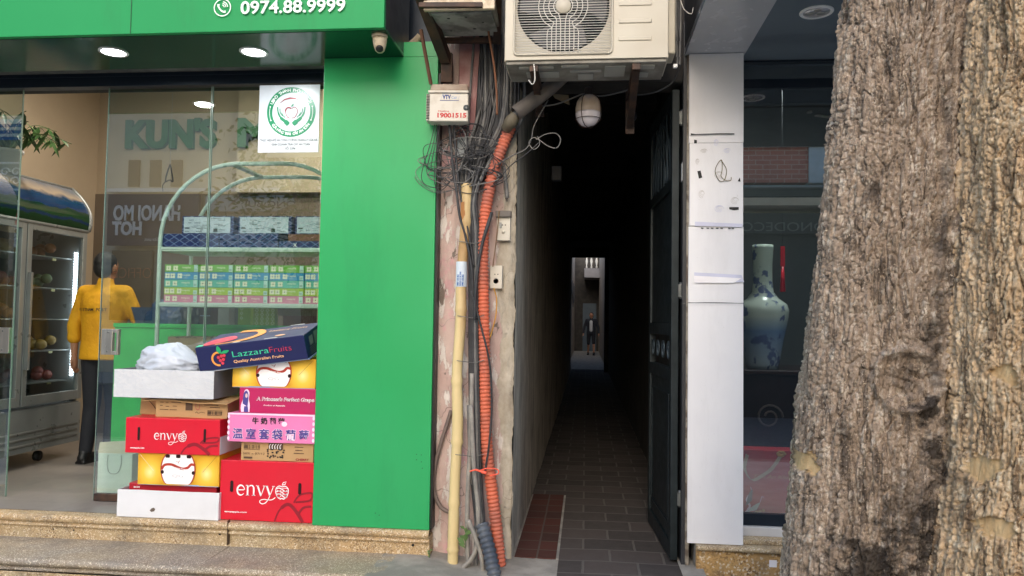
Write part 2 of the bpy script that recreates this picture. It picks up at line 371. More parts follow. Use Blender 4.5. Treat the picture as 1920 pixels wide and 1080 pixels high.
# ------------------------------------------------------------------ fruit shop building
shop = empty('fruit_shop', (-3, 4.36, .35), 'green panelled fruit shop front with glass doors left of the alley', 'shop')
SP = shop
def part(name, mb, m, parent, bevel=0, label=None):
    o = mb.build(name, m, None, bevel); o.parent = parent
    if parent.parent is None: o.matrix_parent_inverse = Matrix.LocRotScale(parent.location, parent.rotation_euler, None).inverted()
    if label: o['label'] = label
    return o
def split_parts(name, mb, parent):    # one part for each separate mark
    par = list(range(len(mb.v)))
    def fd(i):
        while par[i] != i: par[i] = par[par[i]]; i = par[i]
        return i
    for f in mb.f:
        for q in f[1:]: par[fd(q)] = fd(f[0])
    gr = {}
    for f, m_ in zip(mb.f, mb.m): gr.setdefault(fd(f[0]), []).append((f, m_))
    for fs in gr.values():
        n = MB(); ids = sorted({i for f, _ in fs for i in f}); ix = {i: k for k, i in enumerate(ids)}
        n.add([mb.v[i] for i in ids], [tuple(ix[i] for i in f) for f, _ in fs], mb.mats[fs[0][1]]); part(name, n, None, parent)
XC0 = at(598, 500, 3.95).x; XC1 = at(814, 500, 3.95).x; XF = at(720, 40, 3.545).x
# steps : profile swept along x
def sweep(prof, x0, x1, mat, name, parent, label=None, seed=0):
    n = len(prof); mb = MB(); nx = 60; vs = []
    for i in range(nx+1):
        x = x0+(x1-x0)*i/nx
        for (y, z) in prof: vs.append((x, y + .003*mnoise.noise(Vector((x*4, z*20, seed))), z + .002*mnoise.noise(Vector((x*5, y*9, seed+4)))))
    mb.add(vs, [(i*n+k, i*n+k+1, (i+1)*n+k+1, (i+1)*n+k) for i in range(nx) for k in range(n-1)], None, True)
    return part(name, mb, mat, parent, 0, label)
def nose(yf, zt, r=.021):   # rounded nosing with a small fillet below
    p = [(yf+r+.004, zt)] + [(yf+r-r*math.sin(R(a)), zt-r+r*math.cos(R(a))) for a in range(0, 181, 20)]
    p += [(yf+.024, zt-2*r-.001), (yf+.020, zt-2*r-.008), (yf+.012, zt-2*r-.012), (yf+.012, zt-2*r-.02), (yf+.03, zt-2*r-.024)]
    return p
top = [(4.04, .3353)] + nose(3.925, .3353)
sweep(top, -8, -.815, m_granite, 'step_nosing', SP, None, 1)
sweep([(3.955, .272), (3.957, .196)], -8, -.815, m_granite, 'step_riser', SP, None, 2)
sweep([(3.957, .203)] + nose(3.60, .203), -8, -.985, m_granite_tread, 'step_tread', SP, None, 3)
sweep([(3.545, .16), (3.5452, -.05)], -8, -1.0, m_granite, 'step_riser', SP, None, 4)
mbj = MB()
for px in (-330, 427): 
    x = at(px, 1000, 3.93).x; mbj.box(x-.0011, x+.0011, 3.923, 3.9545, .216, .349); mbj.box(x-.0012, x+.0012, 3.62, 3.955, .2, .2035)
mbj.mats = [M_('stone_joint_grime', C(92,74,56), .9)]; mbj.m = [0]*len(mbj.f); split_parts('joint', mbj, SP)
tag(MB().box(-.149, -.1352, 4.104, 5.60, .0, .1705).box(-.39, -.376, 4.104, 5.60, .0, .1705).build('mortar_strip', m_concrete), kind='structure')
part('step_end', MB().box(-.9, -.8152, 3.962, 4.045, .0, .30), m_granite, SP)
for px, py in ((774, 1022), (412, 1001), (138, 994), (100, 992)): p = at(px, py, 3.953); part('bolt_hole', MB().cyl((p.x, 3.952, p.z), (p.x, 3.958, p.z), .007 if px > 300 else .004, n=12), m_black, SP)
for px, py in ((781,852),(781,862),(790,853),(790,866),(792,878),(704,962),(711,966)): p = at(px, py, 3.95); part('scuff', MB().cyl((p.x, 3.9485, p.z), (p.x, 3.9505, p.z), .0022, n=8), m_black, SP)
for px in (620, 712, 800):
    for py in (125, 975): p = at(px, py, 3.95); part('screw', MB().cyl((p.x, 3.948, p.z), (p.x, 3.9505, p.z), .0032, n=10), m_green, SP)
# column cladding
mb = MB(); mb.box(XC0, XC1, 3.95, 4.55, FZ, 2.888); part('column_cladding', mb, m_green, SP, .002)
mb = MB(); mb.box(XC1+.0, XC1+.012, 3.97, 4.04, FZ, 2.8); part('cladding_return', mb, m_black, SP)
m_fascia = M_('pale_green_fascia', C(38,146,84), .5, ns=1.2, col2=C(42,151,88), spec=.2, dirt=.35, dcol=C(58,100,66))
# fascia and soffit
mb = MB(); mb.box(-8, XF, 3.545, 3.575, 2.89, 4.6); fas = part('fascia', mb, m_fascia, SP, .002)
mb = MB()
for px in (246, -300): x = at(px, 30, 3.545).x; mb.box(x-.002, x+.002, 3.542, 3.5445, 2.892, 4.6)
part('panel_joint', mb, M_('dark_green_joint', C(24,90,52), .6), SP)  # dark green joint lines between the fascia panels
# side of the sign box, dark panel
mb = MB(); mb.box(XF-.03, XF-.001, 3.576, 4.06, 2.892, 4.6); part('sign_box_side', mb, m_navy, SP)
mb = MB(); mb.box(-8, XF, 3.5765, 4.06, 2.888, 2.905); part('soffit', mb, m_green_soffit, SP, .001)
mb = MB(); mb.box(XC0, XC1+.02, 3.95, 4.2, 2.889, 2.97); part('soffit_return', mb, m_green, SP)
mb = MB(); mb.box(-8, XC0-.001, 4.06, 4.40, 2.928, 2.945); part('soffit_strip', mb, M_('dusty_grey_strip', C(104,102,98), .7, 0, C(78,76,74), 9), SP)
mb = MB(); mb.box(-8, XC0-.002, 4.235, 4.305, 2.848, 2.927); mb.box(-8, XC0-.002, 4.228, 4.2349, 2.905, 2.927); part('door_track', mb, m_navy, SP, .002)
mb = MB(); mb.box(-8, -.93, 4.56, 4.7, 3.71, 6); mb.box(XC1-.02, XP0+.01, 4.25, 4.56, .0, 6); mb.box(-8, XC0, 4.40, 4.56, 2.9455, 6); mb.box(-8, XC0, 4.306, 4.40, 2.86, 2.9275)
part('upper_wall', mb, m_darkwall, SP)
# inside
bw = MB(); bw.box(-4.8, -.9, 6.7, 6.8, .35, 3.62); part('back_wall', bw, m_beige, SP)
zb = at(270, 364, 6.7).z
bw = MB(); bw.box(-4.699, -.91, 6.688, 6.6985, FZ+.001, zb); part('wainscot', bw, m_brownwall, SP)
mb = MB(); mb.box(-4.8, -4.7, 4.42, 6.7, .35, 3.62); part('side_wall', mb, m_beige, SP)
mb = MB(); mb.box(-1.0, -.9, 4.56, 6.7, .35, 3.62); part('side_wall', mb, m_beige, SP)
mb = MB(); mb.box(-8, -.9, 4.42, 6.8, 3.62, 3.7); part('ceiling', mb, m_ceiling, SP)
mb = MB(); mb.box(-8, -4.8, 4.36, 4.44, .35, 2.77); part('front_wall', mb, m_beige, SP)
xp = at(442, 300, 6.6).x
mb = MB(); mb.box(xp, -1.001, 6.62, 6.687, zb+.001, 3.619); part('wall_panel', mb, M_('light_beige_panel', C(186,172,150), .7), SP)
# phone number on the fascia
s = 3.545/FPX
def pxframe(px, py, Y, eps=.002):     # frame on plane Y whose units are photo pixels at that distance
    p = at(px, py, Y); return face_m(p.x, p.y-eps, p.z) @ Matrix.Diagonal((Y/FPX, Y/FPX, Y/FPX, 1))
m_letter = M_('raised_white_letter', C(226,240,228), .4)
mb = MB(); F = pxframe(452, 27, 3.542, .001)
textw(mb, '0974.88.9999', 214, 36, F, m_letter, bold=.018, depth=.04, eps=1.5)
p = mb.build('phone_number'); p.parent = fas
mb = MB(); F = pxframe(418, 15, 3.542, .001)
stroke(mb, arc(0, 0, 17, 17, 0, 360, 32), 2.2, F, m_letter, 2, True)
stroke(mb, [(-8,7),(-8.5,3),(-6,-2),(-2,-6.5),(3,-9),(7,-8.5)], [5.5,4,3.2,3.2,4,5.5], F, m_letter, 2)
for r_ in (5, 8.5, 12): stroke(mb, arc(-1, 0, r_, r_, 5, 80, 10), 1.8, F, m_letter, 2)
p = mb.build('phone_icon'); p.parent = fas
# shop name on the back wall
m_nameletter = M_('dark_green_letter', C(28,98,58), .4)
mb = MB(); pk = at(236, 276, 6.68); F = face_m(pk.x, 6.698, pk.z) @ Matrix.Diagonal((6.68/FPX,)*3+(1,))
textw(mb, "KUN'S", 190, 74, F, m_nameletter, bold=.05, depth=.06, eps=4)
part('name_letters', mb, None, SP, 0, 'dark green letters on the beige wall reading the first word')
mb = MB(); pk = at(446, 273, 6.6); F = face_m(pk.x, 6.618, pk.z) @ Matrix.Diagonal((6.6/FPX,)*3+(1,))
textw(mb, "M", 70, 74, F, m_nameletter, bold=.05, depth=.06, eps=4)
part('name_letters', mb, None, SP, 0, 'dark green letter half hidden by the white certificate')

# downlights
m_lamp_on = emit('lit_diffuser', (.95, 1, 1, 1), 14)
def downlight(px, py, zc, lit, label, name='downlight', r=.076):
    d = ray(px, py); t = (zc-CAMZ)/d.z; x, y = d.x*t, d.y*t
    e = empty(name, (x, y, zc), label, 'ceiling light', 'downlights in the shop soffits')
    mb = MB(); mb.lathe([(r*.78, -.001), (r*.8, -.006), (r*.97, -.006), (r, -.003), (r, .0005)], 32); f = mb.build('rim', M_('white_rim', C(222,222,220), .3)); f.parent = e
    mb = MB(); mb.lathe([(r*.02, -.0042), (r*.79, -.004), (r*.79, -.0015)], 28)
    f = mb.build('diffuser', m_lamp_on if lit else M_('clear_lamp_face', C(190,190,192), .15, .6)); f.parent = e
    if lit:
        l = bpy.data.lights.new('lamp', 'AREA'); l.energy = 2.2; l.shape = 'DISK'; l.size = .11; l.color = (.93, 1, 1)
        lo = bpy.data.objects.new('lamp', l); COL.objects.link(lo); lo.parent = e; lo.location = (0, 0, -.012)
    else:
        mb = MB()
        for k in range(3):
            a = 2*math.pi*k/3+.5; mb.lathe([(.002, -.0075), (.016, -.006), (.019, -.0042)], 14, M=Matrix.Translation((.026*math.cos(a), .026*math.sin(a), 0)))
        f = mb.build('reflector', m_steel); f.parent = e
    return e
downlight(213, 97, 2.8875, True, 'lit round downlight in the green soffit, nearer the left edge')
downlight(476, 97, 2.8875, True, 'lit round downlight in the green soffit above the white certificate')
# interior tube lamps
for (x, y) in ((-3.3, 5.2), (-2.0, 5.9)):
    e = empty('tube_lamp', (x, y, 3.6), 'long lit tube lamp on the fruit shop ceiling', 'tube lamp', 'tube lamps on the shop ceiling')
    MB().box(-.6, .6, -.03, .03, -.03, .018).build('housing', m_white, e)
    MB().cyl((-.58, 0, -.045), (.58, 0, -.045), .014).build('tube', emit('lit_tube', (1,.92,.8,1), 10), e)
    l = bpy.data.lights.new('lamp', 'AREA'); l.shape = 'RECTANGLE'; l.size = 1.2; l.size_y = .1; l.energy = 15; l.color = (1, .88, .74)
    lo = bpy.data.objects.new('lamp', l); COL.objects.link(lo); lo.parent = e; lo.location = (0, 0, -.065)

# ------------------------------------------------------------------ glass doors
m_glass = glassm('door_glass', (.86,.91,.88,1), 3.5, .095)
def pane(px0, px1, name, label, cat, y=GY, handle=None, fitting=None, edges='LR'):
    x0 = at(px0, 170, y).x if px0 > -1000 else -7.9; x1 = at(px1, 170, y).x
    e = empty(name, ((x0+x1)/2, y, FZ+.003), label, cat); h = 2.847-FZ-.005; hw = (x1-x0)/2
    MB().box(-hw+.003, hw-.003, -.005, .005, .0, h).build('pane', m_glass, e)
    mb = MB()
    if 'L' in edges: mb.box(-hw, -hw+.0028, -.0055, .0055, 0, h)
    if 'R' in edges: mb.box(hw-.0028, hw, -.0055, .0055, 0, h)
    mb.build('edge_strip', m_glass_edge, e)
    if handle:
        p = at(handle[0], handle[1], y-.01); W, H = .108, .155
        mb = MB(); hx = p.x-e.location.x; hz = p.z-FZ-.003; sl = handle[2]
        outer = rrect(-W/2, -H/2, W/2, H/2, .006); cx = sl*W*.27
        mb.box(hx-W/2, hx+cx-.012, -.014, .014, hz-H/2, hz+H/2); mb.box(hx+cx+.012, hx+W/2, -.014, .014, hz-H/2, hz+H/2)
        mb.box(hx+cx-.0118, hx+cx+.0118, -.0138, .0138, hz-H/2, hz-H*.36); mb.box(hx+cx-.0118, hx+cx+.0118, -.0138, .0138, hz+H*.36, hz+H/2)
        hnd = mb.build('handle', m_steel, e, .0015)
        mb = MB()
        for dz in (-.058, .058): mb.cyl((hx-sl*.012, -.0165, hz+dz), (hx-sl*.012, -.012, hz+dz), .005)
        sc = mb.build('screw', m_greymetal, hnd)
    if fitting:
        a = at(fitting[0], 938, y).x-e.location.x; b = at(fitting[1], 938, y).x-e.location.x
        MB().box(a, b, -.016, .016, -.001, .042).build('floor_fitting', m_darksteel, e, .002)
    return e
pane(-2000, 45, 'glass_door', 'frameless glass door leaf at the far left reflecting the street', 'glass door', handle=(2, 638, -1))
pane(205, 398, 'glass_door', 'frameless glass door leaf beside the open doorway, in front of the postman', 'glass door', handle=(206, 641, 1), fitting=(178, 300))
pane(400, 607, 'shop_window', 'fixed clear shop glass behind the stacked cartons and the display rack', 'window', edges='L')

# ------------------------------------------------------------------ certificate sign
p0 = at(483, 286, 4.195); p1 = at(606, 152, 4.195)
cert = empty('certificate_sign', (p0.x, 4.197, p0.z), 'white square certificate with a green ring, hands and apple emblem', 'sign')
CW, CH = 123., 134.
sc = 4.195/FPX; mb = MB(); mb.box(0, CW*sc, 0, .006, 0, CH*sc); mb.build('board', M_('glossy_white_board', C(206,208,216), .25, coat=.15), cert)
F = Matrix.Translation((0, -.001, 0)) @ FRONT @ Matrix.Diagonal((sc, sc, sc, 1))
mg = M_('sign_green_print', C(24,128,88), .3); mr = M_('sign_red_print', C(150,30,44), .3); mtxt = M_('sign_grey_print', C(40,60,60), .4)
mb = MB(); cx, cy = 66, 80
stroke(mb, arc(cx, cy, 44, 44, 0, 360, 64), 11, F, mg, 0, True)
def arctext(mb, s, r, a0, a1, size, F, m, eps, inward=False, bold=.02):
    n = len(s)
    for i, ch in enumerate(s):
        if ch == ' ': continue
        a = a0+(a1-a0)*(i+.5)/n
        rot = R(a-90) if not inward else R(a+90)
        Mx = F @ Matrix.Translation((cx+r*math.cos(R(a)), cy+r*math.sin(R(a)), 0)) @ Matrix.Rotation(rot, 4, 'Z') @ Matrix.Translation((0, -size*.35, 0))
        text(mb, ch, size, Mx, m, bold=bold, align='C', eps=eps)
arctext(mb, 'UBND THÀNH PHỐ HÀ NỘI', 43.5, 158, 22, 8.6, F, m_white, .4)
arctext(mb, 'CỬA HÀNG TRÁI CÂY AN TOÀN', 43.5, 214, 326, 7.6, F, m_white, .4, True)
for sg in (-1, 1):
    a = [(cx+sg*44*math.cos(R(t)), cy+44*math.sin(R(t))) for t in (14, 5, -5, -14, -22)]
    stroke(mb, a, .8, F, m_white, .4)
    for q in (a[0], a[-1]): poly(mb, arc(q[0], q[1], 1.4, 1.4, 0, 345, 8), F, m_white, .5)
stroke(mb, [(cx-23, cy+18), (cx-14, cy+25), (cx-3, cy+27.5), (cx+7, cy+27), (cx+15, cy+24)], [.6, 2.2, 3.4, 3, .8], F, mr, .3)
for sg in (-1, 1):
    def q(*pts): return [(cx+sg*x, cy+y) for x, y in pts]
    stroke(mb, spline2(q((28,10),(26,-2),(20,-12),(11,-19),(4.5,-25))), [2.6]*6+[3.4]*6+[6]*6+[9]*6+[3], F, mg, .3)
    stroke(mb, spline2(q((23,7),(22,-1),(17,-8))), 1.6, F, mg, .35); stroke(mb, spline2(q((19,-1),(17,-6),(12,-11))), 1.6, F, mg, .35)
stroke(mb, spline2([(cx+1,cy+7),(cx+7,cy+9.5),(cx+12,cy+5),(cx+12,cy-3),(cx+7,cy-11),(cx+1,cy-12)]), 1.2, F, mr, .3)
stroke(mb, spline2([(cx+0,cy+7),(cx-6,cy+9),(cx-11,cy+5),(cx-11,cy-2),(cx-7,cy-10),(cx-2,cy-12.5)]), [2.4]*16+[1.2]*15, F, mr, .3)
poly(mb, [(cx-1,cy+10),(cx+1,cy+14),(cx+5,cy+17),(cx+4,cy+12)], F, mg, .3)
textw(mb, 'THỰC HIỆN ĐỀ ÁN TĂNG CƯỜNG QUẢN LÝ CỬA HÀ', 117, 6.6, F@Matrix.Translation((4, 22, 0)), mtxt, bold=.02)
textw(mb, 'KINH DOANH TRÁI CÂY AN TOÀN', 78, 6.6, F@Matrix.Translation((28, 13.5, 0)), mtxt, bold=.02)
textw(mb, 'SỐ: 5396', 21, 6.4, F@Matrix.Translation((56, 5.5, 0)), mtxt, bold=.02)
mb.build('emblem', None, cert)
# ------------------------------------------------------------------ cartons
def cardmat(name, col, rough=.55): return M_(name, col, rough, 0, tuple(c*.93 for c in col[:3])+(1,), 4, bump=.12, bs=30, bd=.003)
m_kraft = cardmat('kraft_cardboard', C(186,150,104), .8); m_red = cardmat('red_carton_print', C(214,24,48), .38); m_dred = cardmat('dark_red_carton', C(176,28,44), .45)
m_whitebox = cardmat('white_carton', C(224,225,228), .5); m_pink = cardmat('pink_carton_print', C(232,130,184), .38); m_magenta = cardmat('magenta_carton_print', C(186,32,92), .4)
m_navybox = cardmat('navy_carton_print', C(28,34,84), .4); m_bluelid = cardmat('pale_blue_edge', C(150,170,206), .5); m_grey_side = cardmat('grey_carton_side', C(128,128,134), .6)
m_hole = M_('dark_handle_hole', C(40,10,14), .9); m_dredp = M_('deep_red_print', C(140,20,38), .4); m_brownp = M_('brown_print', C(84,62,44), .6)
m_wp = M_('white_carton_print', C(246,240,240), .4); m_tape = M_('clear_tape', C(170,138,96), .15)
def yellowmat():
    m, nt, b = newmat('yellow_gold_print'); tc = node(nt, 'ShaderNodeTexCoord'); s = node(nt, 'ShaderNodeSeparateXYZ'); nt.links.new(tc.outputs['Object'], s.inputs[0])
    ax = mathn(nt, 'ABSOLUTE', s.outputs[0]); dx = mathn(nt, 'SUBTRACT', ax, .165); dz = mathn(nt, 'MULTIPLY', mathn(nt, 'SUBTRACT', s.outputs[2], .07), .9)
    r = mathn(nt, 'SQRT', mathn(nt, 'ADD', mathn(nt, 'MULTIPLY', dx, dx), mathn(nt, 'MULTIPLY', dz, dz)))
    c = ramp(nt, mathn(nt, 'MULTIPLY', r, 9), [(0, C(255,236,160)), (.35, C(242,200,70)), (.8, C(214,158,30))]); nt.links.new(c, b.inputs['Base Color']); b.inputs['Roughness'].default_value = .4
    return m
m_yellow = yellowmat()
def carton(name, px0, px1, pyb, pyt, Y, D, m, label, cat='carton', group='fruit cartons stacked on the step', z0=None, rotz=0, parent=None, side=None, amp=.0025, open_top=False, H=None):
    xm = (px0+px1)/2; a = at(px0, (pyb+pyt)/2, Y); b = at(px1, (pyb+pyt)/2, Y); zb = at(xm, pyb, Y).z if z0 is None else z0; zt = at(xm, pyt, Y).z
    W = b.x-a.x; H = H or zt-zb
    e = empty(name, ((a.x+b.x)/2, Y, zb), label, cat, group, (0, 0, R(rotz)))
    mb = MB(); nx, ny, nz = 12, 6, 6; sd = rnd.random()*50
    def dis(p):
        n_ = Vector((mnoise.noise(Vector((p[0]*7, p[1]*7, p[2]*9+sd))), mnoise.noise(Vector((p[0]*7+9, p[1]*7, p[2]*9+sd))), mnoise.noise(Vector((p[0]*7, p[1]*7+9, p[2]*9+sd)))))
        ex = max(0, 1-abs(abs(p[0])-W/2)*30)*1
        return (p[0]+n_[0]*amp, max(-.0012, p[1]+n_[1]*amp+ (0 if p[1] > .01 else .0005)), p[2]+n_[2]*amp*(1 if 0 < p[2] < H*.999 else .4) )
    def grid(f, nu, nv, mat):
        vs = [dis(f(i/nu, j/nv)) for j in range(nv+1) for i in range(nu+1)]
        mb.add(vs, [(j*(nu+1)+i, j*(nu+1)+i+1, (j+1)*(nu+1)+i+1, (j+1)*(nu+1)+i) for j in range(nv) for i in range(nu)], mat, False)
    side = side or m
    grid(lambda u, v: (-W/2+W*u, 0, H*v), nx, nz, m); grid(lambda u, v: (W/2-W*u, D, H*v), nx, nz, m)
    grid(lambda u, v: (W/2, D*u, H*v), ny, nz, side); grid(lambda u, v: (-W/2, D-D*u, H*v), ny, nz, side)
    grid(lambda u, v: (-W/2+W*u, D-D*v, 0), nx, ny, m)
    if not open_top: grid(lambda u, v: (-W/2+W*u, D*v, H), nx, ny, m)
    o = mb.build('carton_body', None, e)
    wd = o.modifiers.new('weld', 'WELD'); wd.merge_threshold = .0015
    if open_top: sdm = o.modifiers.new('wall', 'SOLIDIFY'); sdm.thickness = .005; sdm.offset = -1
    bv = o.modifiers.new('bevel', 'BEVEL'); bv.width = .0035; bv.segments = 2; bv.limit_method = 'ANGLE'; bv.angle_limit = R(50)
    e['W'] = W; e['H'] = H; e['D'] = D
    F = Matrix.Translation((-W/2, -.0022, 0)) @ FRONT
    return e, W, H, F
ENV = 5.2
def envy_logo(mb, F, x, y, s, m, m2):
    M = F @ Matrix.Translation((x, y, 0)) @ Matrix.Diagonal((s, s, s, 1)); e = .0
    stroke(mb, [(.08,.5),(.72,.52)], .09, M, m, e)
    stroke(mb, arc(.42,.48,.36,.46,5,322,22), [.08]*3+[.09,.11,.13,.15]+[.16]*10+[.14,.12,.1,.08,.06,.05], M, m, e)
    def serif(x, y, w=.34): stroke(mb, [(x-w/2,y),(x+w/2,y)], .06, M, m, e)
    stroke(mb, [(1.08,.96),(1.08,0)], .15, M, m, e); serif(1.08,.03); serif(1.0,.95,.22)
    stroke(mb, spline2([(1.1,.68),(1.3,.92),(1.52,.94),(1.66,.78),(1.68,.5),(1.68,0)],4), [.05]*4+[.09]*4+[.13]*4+[.15]*9, M, m, e); serif(1.68,.03)
    stroke(mb, [(2.05,.96),(2.4,0)], .16, M, m, e); stroke(mb, [(2.4,0),(2.72,.96)], .07, M, m, e); serif(2.03,.95,.3); serif(2.72,.95,.28)
    stroke(mb, [(2.95,.96),(3.28,.06)], .16, M, m, e)
    stroke(mb, spline2([(3.6,.96),(3.35,.25),(3.1,-.32),(2.85,-.62),(2.55,-.72),(2.32,-.6),(2.35,-.4),(2.7,-.3),(3.15,-.33),(3.5,-.3),(3.8,-.1)],4), .075, M, m, e); serif(2.93,.95,.3); serif(3.6,.95,.28)
    # ribbed apple
    cx, cy = 4.45, .42
    stroke(mb, spline2([(cx,cy+.5),(cx+.3,cy+.58),(cx+.58,cy+.35),(cx+.6,cy-.05),(cx+.42,cy-.45),(cx+.15,cy-.62),(cx,cy-.55),(cx-.15,cy-.62),(cx-.42,cy-.45),(cx-.6,cy-.05),(cx-.58,cy+.35),(cx-.3,cy+.58),(cx,cy+.5)],4), .085, M, m, e)
    for k, (a, b) in enumerate(((.36,.1),(.08,-.2),(-.2,-.48))):
        stroke(mb, spline2([(cx-.55,cy+a-.05),(cx-.3,cy+a+.04),(cx,cy+(a+b)/2+.05),(cx+.3,cy+b),(cx+.52,cy+b+.08)],4), .1, M, m, e)
        stroke(mb, spline2([(cx-.52,cy+b+.1),(cx-.25,cy+b),(cx+.05,cy+b+.25),(cx+.3,cy+a+.04),(cx+.55,cy+a-.02)],4), .05, M, m, e)
    stroke(mb, [(cx-.02,cy+.66),(cx+.1,cy+.92),(cx+.38,cy+1.0),(cx+.3,cy+.78),(cx-.02,cy+.66)], .07, M, m, e)
def envy(px0, px1, pyb, pyt, Y, z0, D, label, lx, ly, ls, wfrac, hole, side=None):
    e, W, H, F = carton('apple_carton', px0, px1, pyb, pyt, Y, D, m_red, label, z0=z0, side=side)
    mb = MB(); envy_logo(mb, F, lx*W, ly*H, ls, m_wp, None)
    textw(mb, 'envyapple.com', W*wfrac, .012, F@Matrix.Translation((W*.06, H*.13, 0)), m_wp, bold=.03)
    q = [(W*.60, .004), (W*.64, H*.2), (W*.72, H*.3), (W*.80, H*.24), (W*.88, H*.04)]
    stroke(mb, spline2([(W*.60,.004),(W*.65,H*.2),(W*.74,H*.3),(W*.82,H*.2),(W*.90,.004)]), [.008]*8+[.018]*17, F, m_dredp)
    stroke(mb, spline2([(W*.84,H*.12),(W*.90,H*.25),(W*.985,H*.28)]), .012, F, m_dredp, .0001)
    stroke(mb, spline2([(W*.80,H*.33),(W*.86,H*.46),(W*.985,H*.50),(W*.97,H*.38),(W*.82,H*.34)]), .009, F, m_dredp, .0001)
    mb.build('print', None, e)
    for hx in hole:
        mb = MB(); poly(mb, rrect(W*hx-.009, H*.47-ls*.0, W*hx+.009, H*.47+.062 if H > .2 else H*.74, .0085) if H > .2 else rrect(W*hx-.007, H*.36, W*hx+.007, H*.74, .0065), F, m_hole, .0004)
        mb.build('handle_hole', None, e)
    return e, W, H
# right stack
ZP = FZ+.0005
e, W, H = envy(412, 587, 978, 865, 3.98, ZP, .28, 'big red apple carton with white lettering at the bottom of the right stack', .185, .42, .058, .24, (.13,.86)); z = ZP+H
def kraft(px0, px1, pyb, pyt, Y, z0, D, label, prints, rotz=0):
    e, W, H, F = carton('cardboard_box', px0, px1, pyb, pyt, Y, D, m_kraft, label, z0=z0, rotz=rotz, amp=.004)
    mb = MB(); prints(mb, W, H, F); mb.build('print', None, e); return e, W, H
def bars(mb, x0, y0, x1, y1, F, m):
    stroke(mb, [(x0,y0),(x1,y0),(x1,y1),(x0,y1)], .0022, F, m, 0, True); n = 26; r_ = random.Random(3)
    for i in range(n):
        if r_.random() < .7: xx = x0+(x1-x0)*(i+.5)/n; poly(mb, rect(xx-.0009, y0+.004, xx+.0011, y1-.004), F, m)
def pr1(mb, W, H, F):
    bars(mb, W*.04, H*.58, W*.26, H*.86, F, m_brownp); textw(mb, '50% x 07/12', W*.3, .016, F@Matrix.Translation((W*.03, H*.32, 0)), m_brownp); poly(mb, rect(W*.04, H*.1, W*.16, H*.2), F, m_brownp)
    r_ = random.Random(5)
    poly(mb, rect(W*.38, H*.62, W*.58, H*.94), F, m_brownp)
    for i in range(5): stroke(mb, spline2([(W*(.40+.036*i), H*.64), (W*(.395+.036*i), H*.8), (W*(.415+.036*i), H*.9)]), .004, F, m_wp, .0003)
    for i in range(26): x = W*(.37+.23*r_.random()); y = H*(.15+.5*r_.random()); poly(mb, arc(x, y, .006, .005, 0, 330, 7), F, m_black if i % 3 else m_brownp, .0001*(i % 3))
    for i, ww in enumerate((.12,.1,.14)): poly(mb, rect(W*.8-ww*W/2, H*(.75-.16*i), W*.8+ww*W/2, H*(.75-.16*i)+.004), F, m_brownp)
    textw(mb, 'CHERRY', W*.18, .016, F@Matrix.Translation((W*.76, H*.08, 0)), m_dredp, bold=.03)
e2, W, H = kraft(452, 588, 866, 829, 3.99, z, .27, 'brown cardboard box between the big red carton and the pink carton', pr1); z += H
e3, W, H, F = carton('grape_carton', 427, 590, 832, 776, 3.96, .29, m_pink, 'pink carton with large Chinese characters in the right stack', z0=z); zr = z+H
mb = MB(); mpp = M_('purple_print', C(78,68,142), .4); mlp = M_('light_pink_print', C(246,214,234), .4)
for i, ch in enumerate('溫室套袋葡萄'):
    x = W*(.12+.152*i); Fi = F@Matrix.Translation((x, H*.15, 0))
    text(mb, ch, .060, Fi, mlp, bold=.05, align='C', eps=.0002); text(mb, ch, .060, Fi, mpp, bold=.022, align='C', eps=.0008)
for i, ch in enumerate('牛奶葡萄'): text(mb, ch, .038, F@Matrix.Translation((W*(.32+.1*i), H*.66, 0)), m_black, bold=.03, align='C', eps=.0008)
poly(mb, arc(W*.655, H*.66, .016, .014, 0, 345, 12), F, mlp, .0011)
for sx in (.006, W-.006):
    for j in range(5): poly(mb, arc(sx, H*(.12+.19*j), .007, .011, 0, 340, 10), F, mlp, .0003)
stroke(mb, [(0,H-.004),(W,H-.004)], .009, F, mlp, .0004)
mb.build('print', None, e3)
e4, W, H, F = carton('grape_carton', 449, 593, 770, 728, 3.98, .27, m_magenta, 'magenta grape carton with a dark haired woman printed at its left end', z0=zr); z = zr+H
mb = MB()
poly(mb, spline2([(.012,.004),(.010,.04),(.022,H*.55),(.028,H*.86),(.045,H*.93),(.058,H*.8),(.055,H*.55),(.062,H*.3),(.06,.004)],3), F, mlp, .0001)
poly(mb, spline2([(.020,.05),(.024,H*.75),(.040,H*.88),(.052,H*.72),(.05,.045),(.045,.035)],3), F, mpp, .0003)
poly(mb, arc(.041, H*.68, .0075, .012, 0, 345, 12), F, M_('skin_print', C(222,190,190), .5), .0005)
poly(mb, [(.026,.004),(.03,.036),(.05,.036),(.054,.004)], F, mpp, .0005); poly(mb, [(.014,.004),(.018,.032),(.028,.03),(.028,.004)], F, mlp, .0006)
textw(mb, "A Princess's Perfect Grape", W*.76, .027, F@Matrix.Translation((W*.22, H*.5, 0)), m_wp, bold=.05, shear=.15, eps=.0003)
textw(mb, "A Princess's Perfect Grape", W*.76, .027, F@Matrix.Translation((W*.22+.001, H*.5-.0005, 0)), M_('mauve_print', C(150,40,90), .4), bold=.0, shear=.15, eps=.0007)
textw(mb, "Product of Australia", W*.28, .011, F@Matrix.Translation((W*.32, H*.29, 0)), m_wp, bold=.01, shear=.2, eps=.0003)
mb.build('print', None, e4)
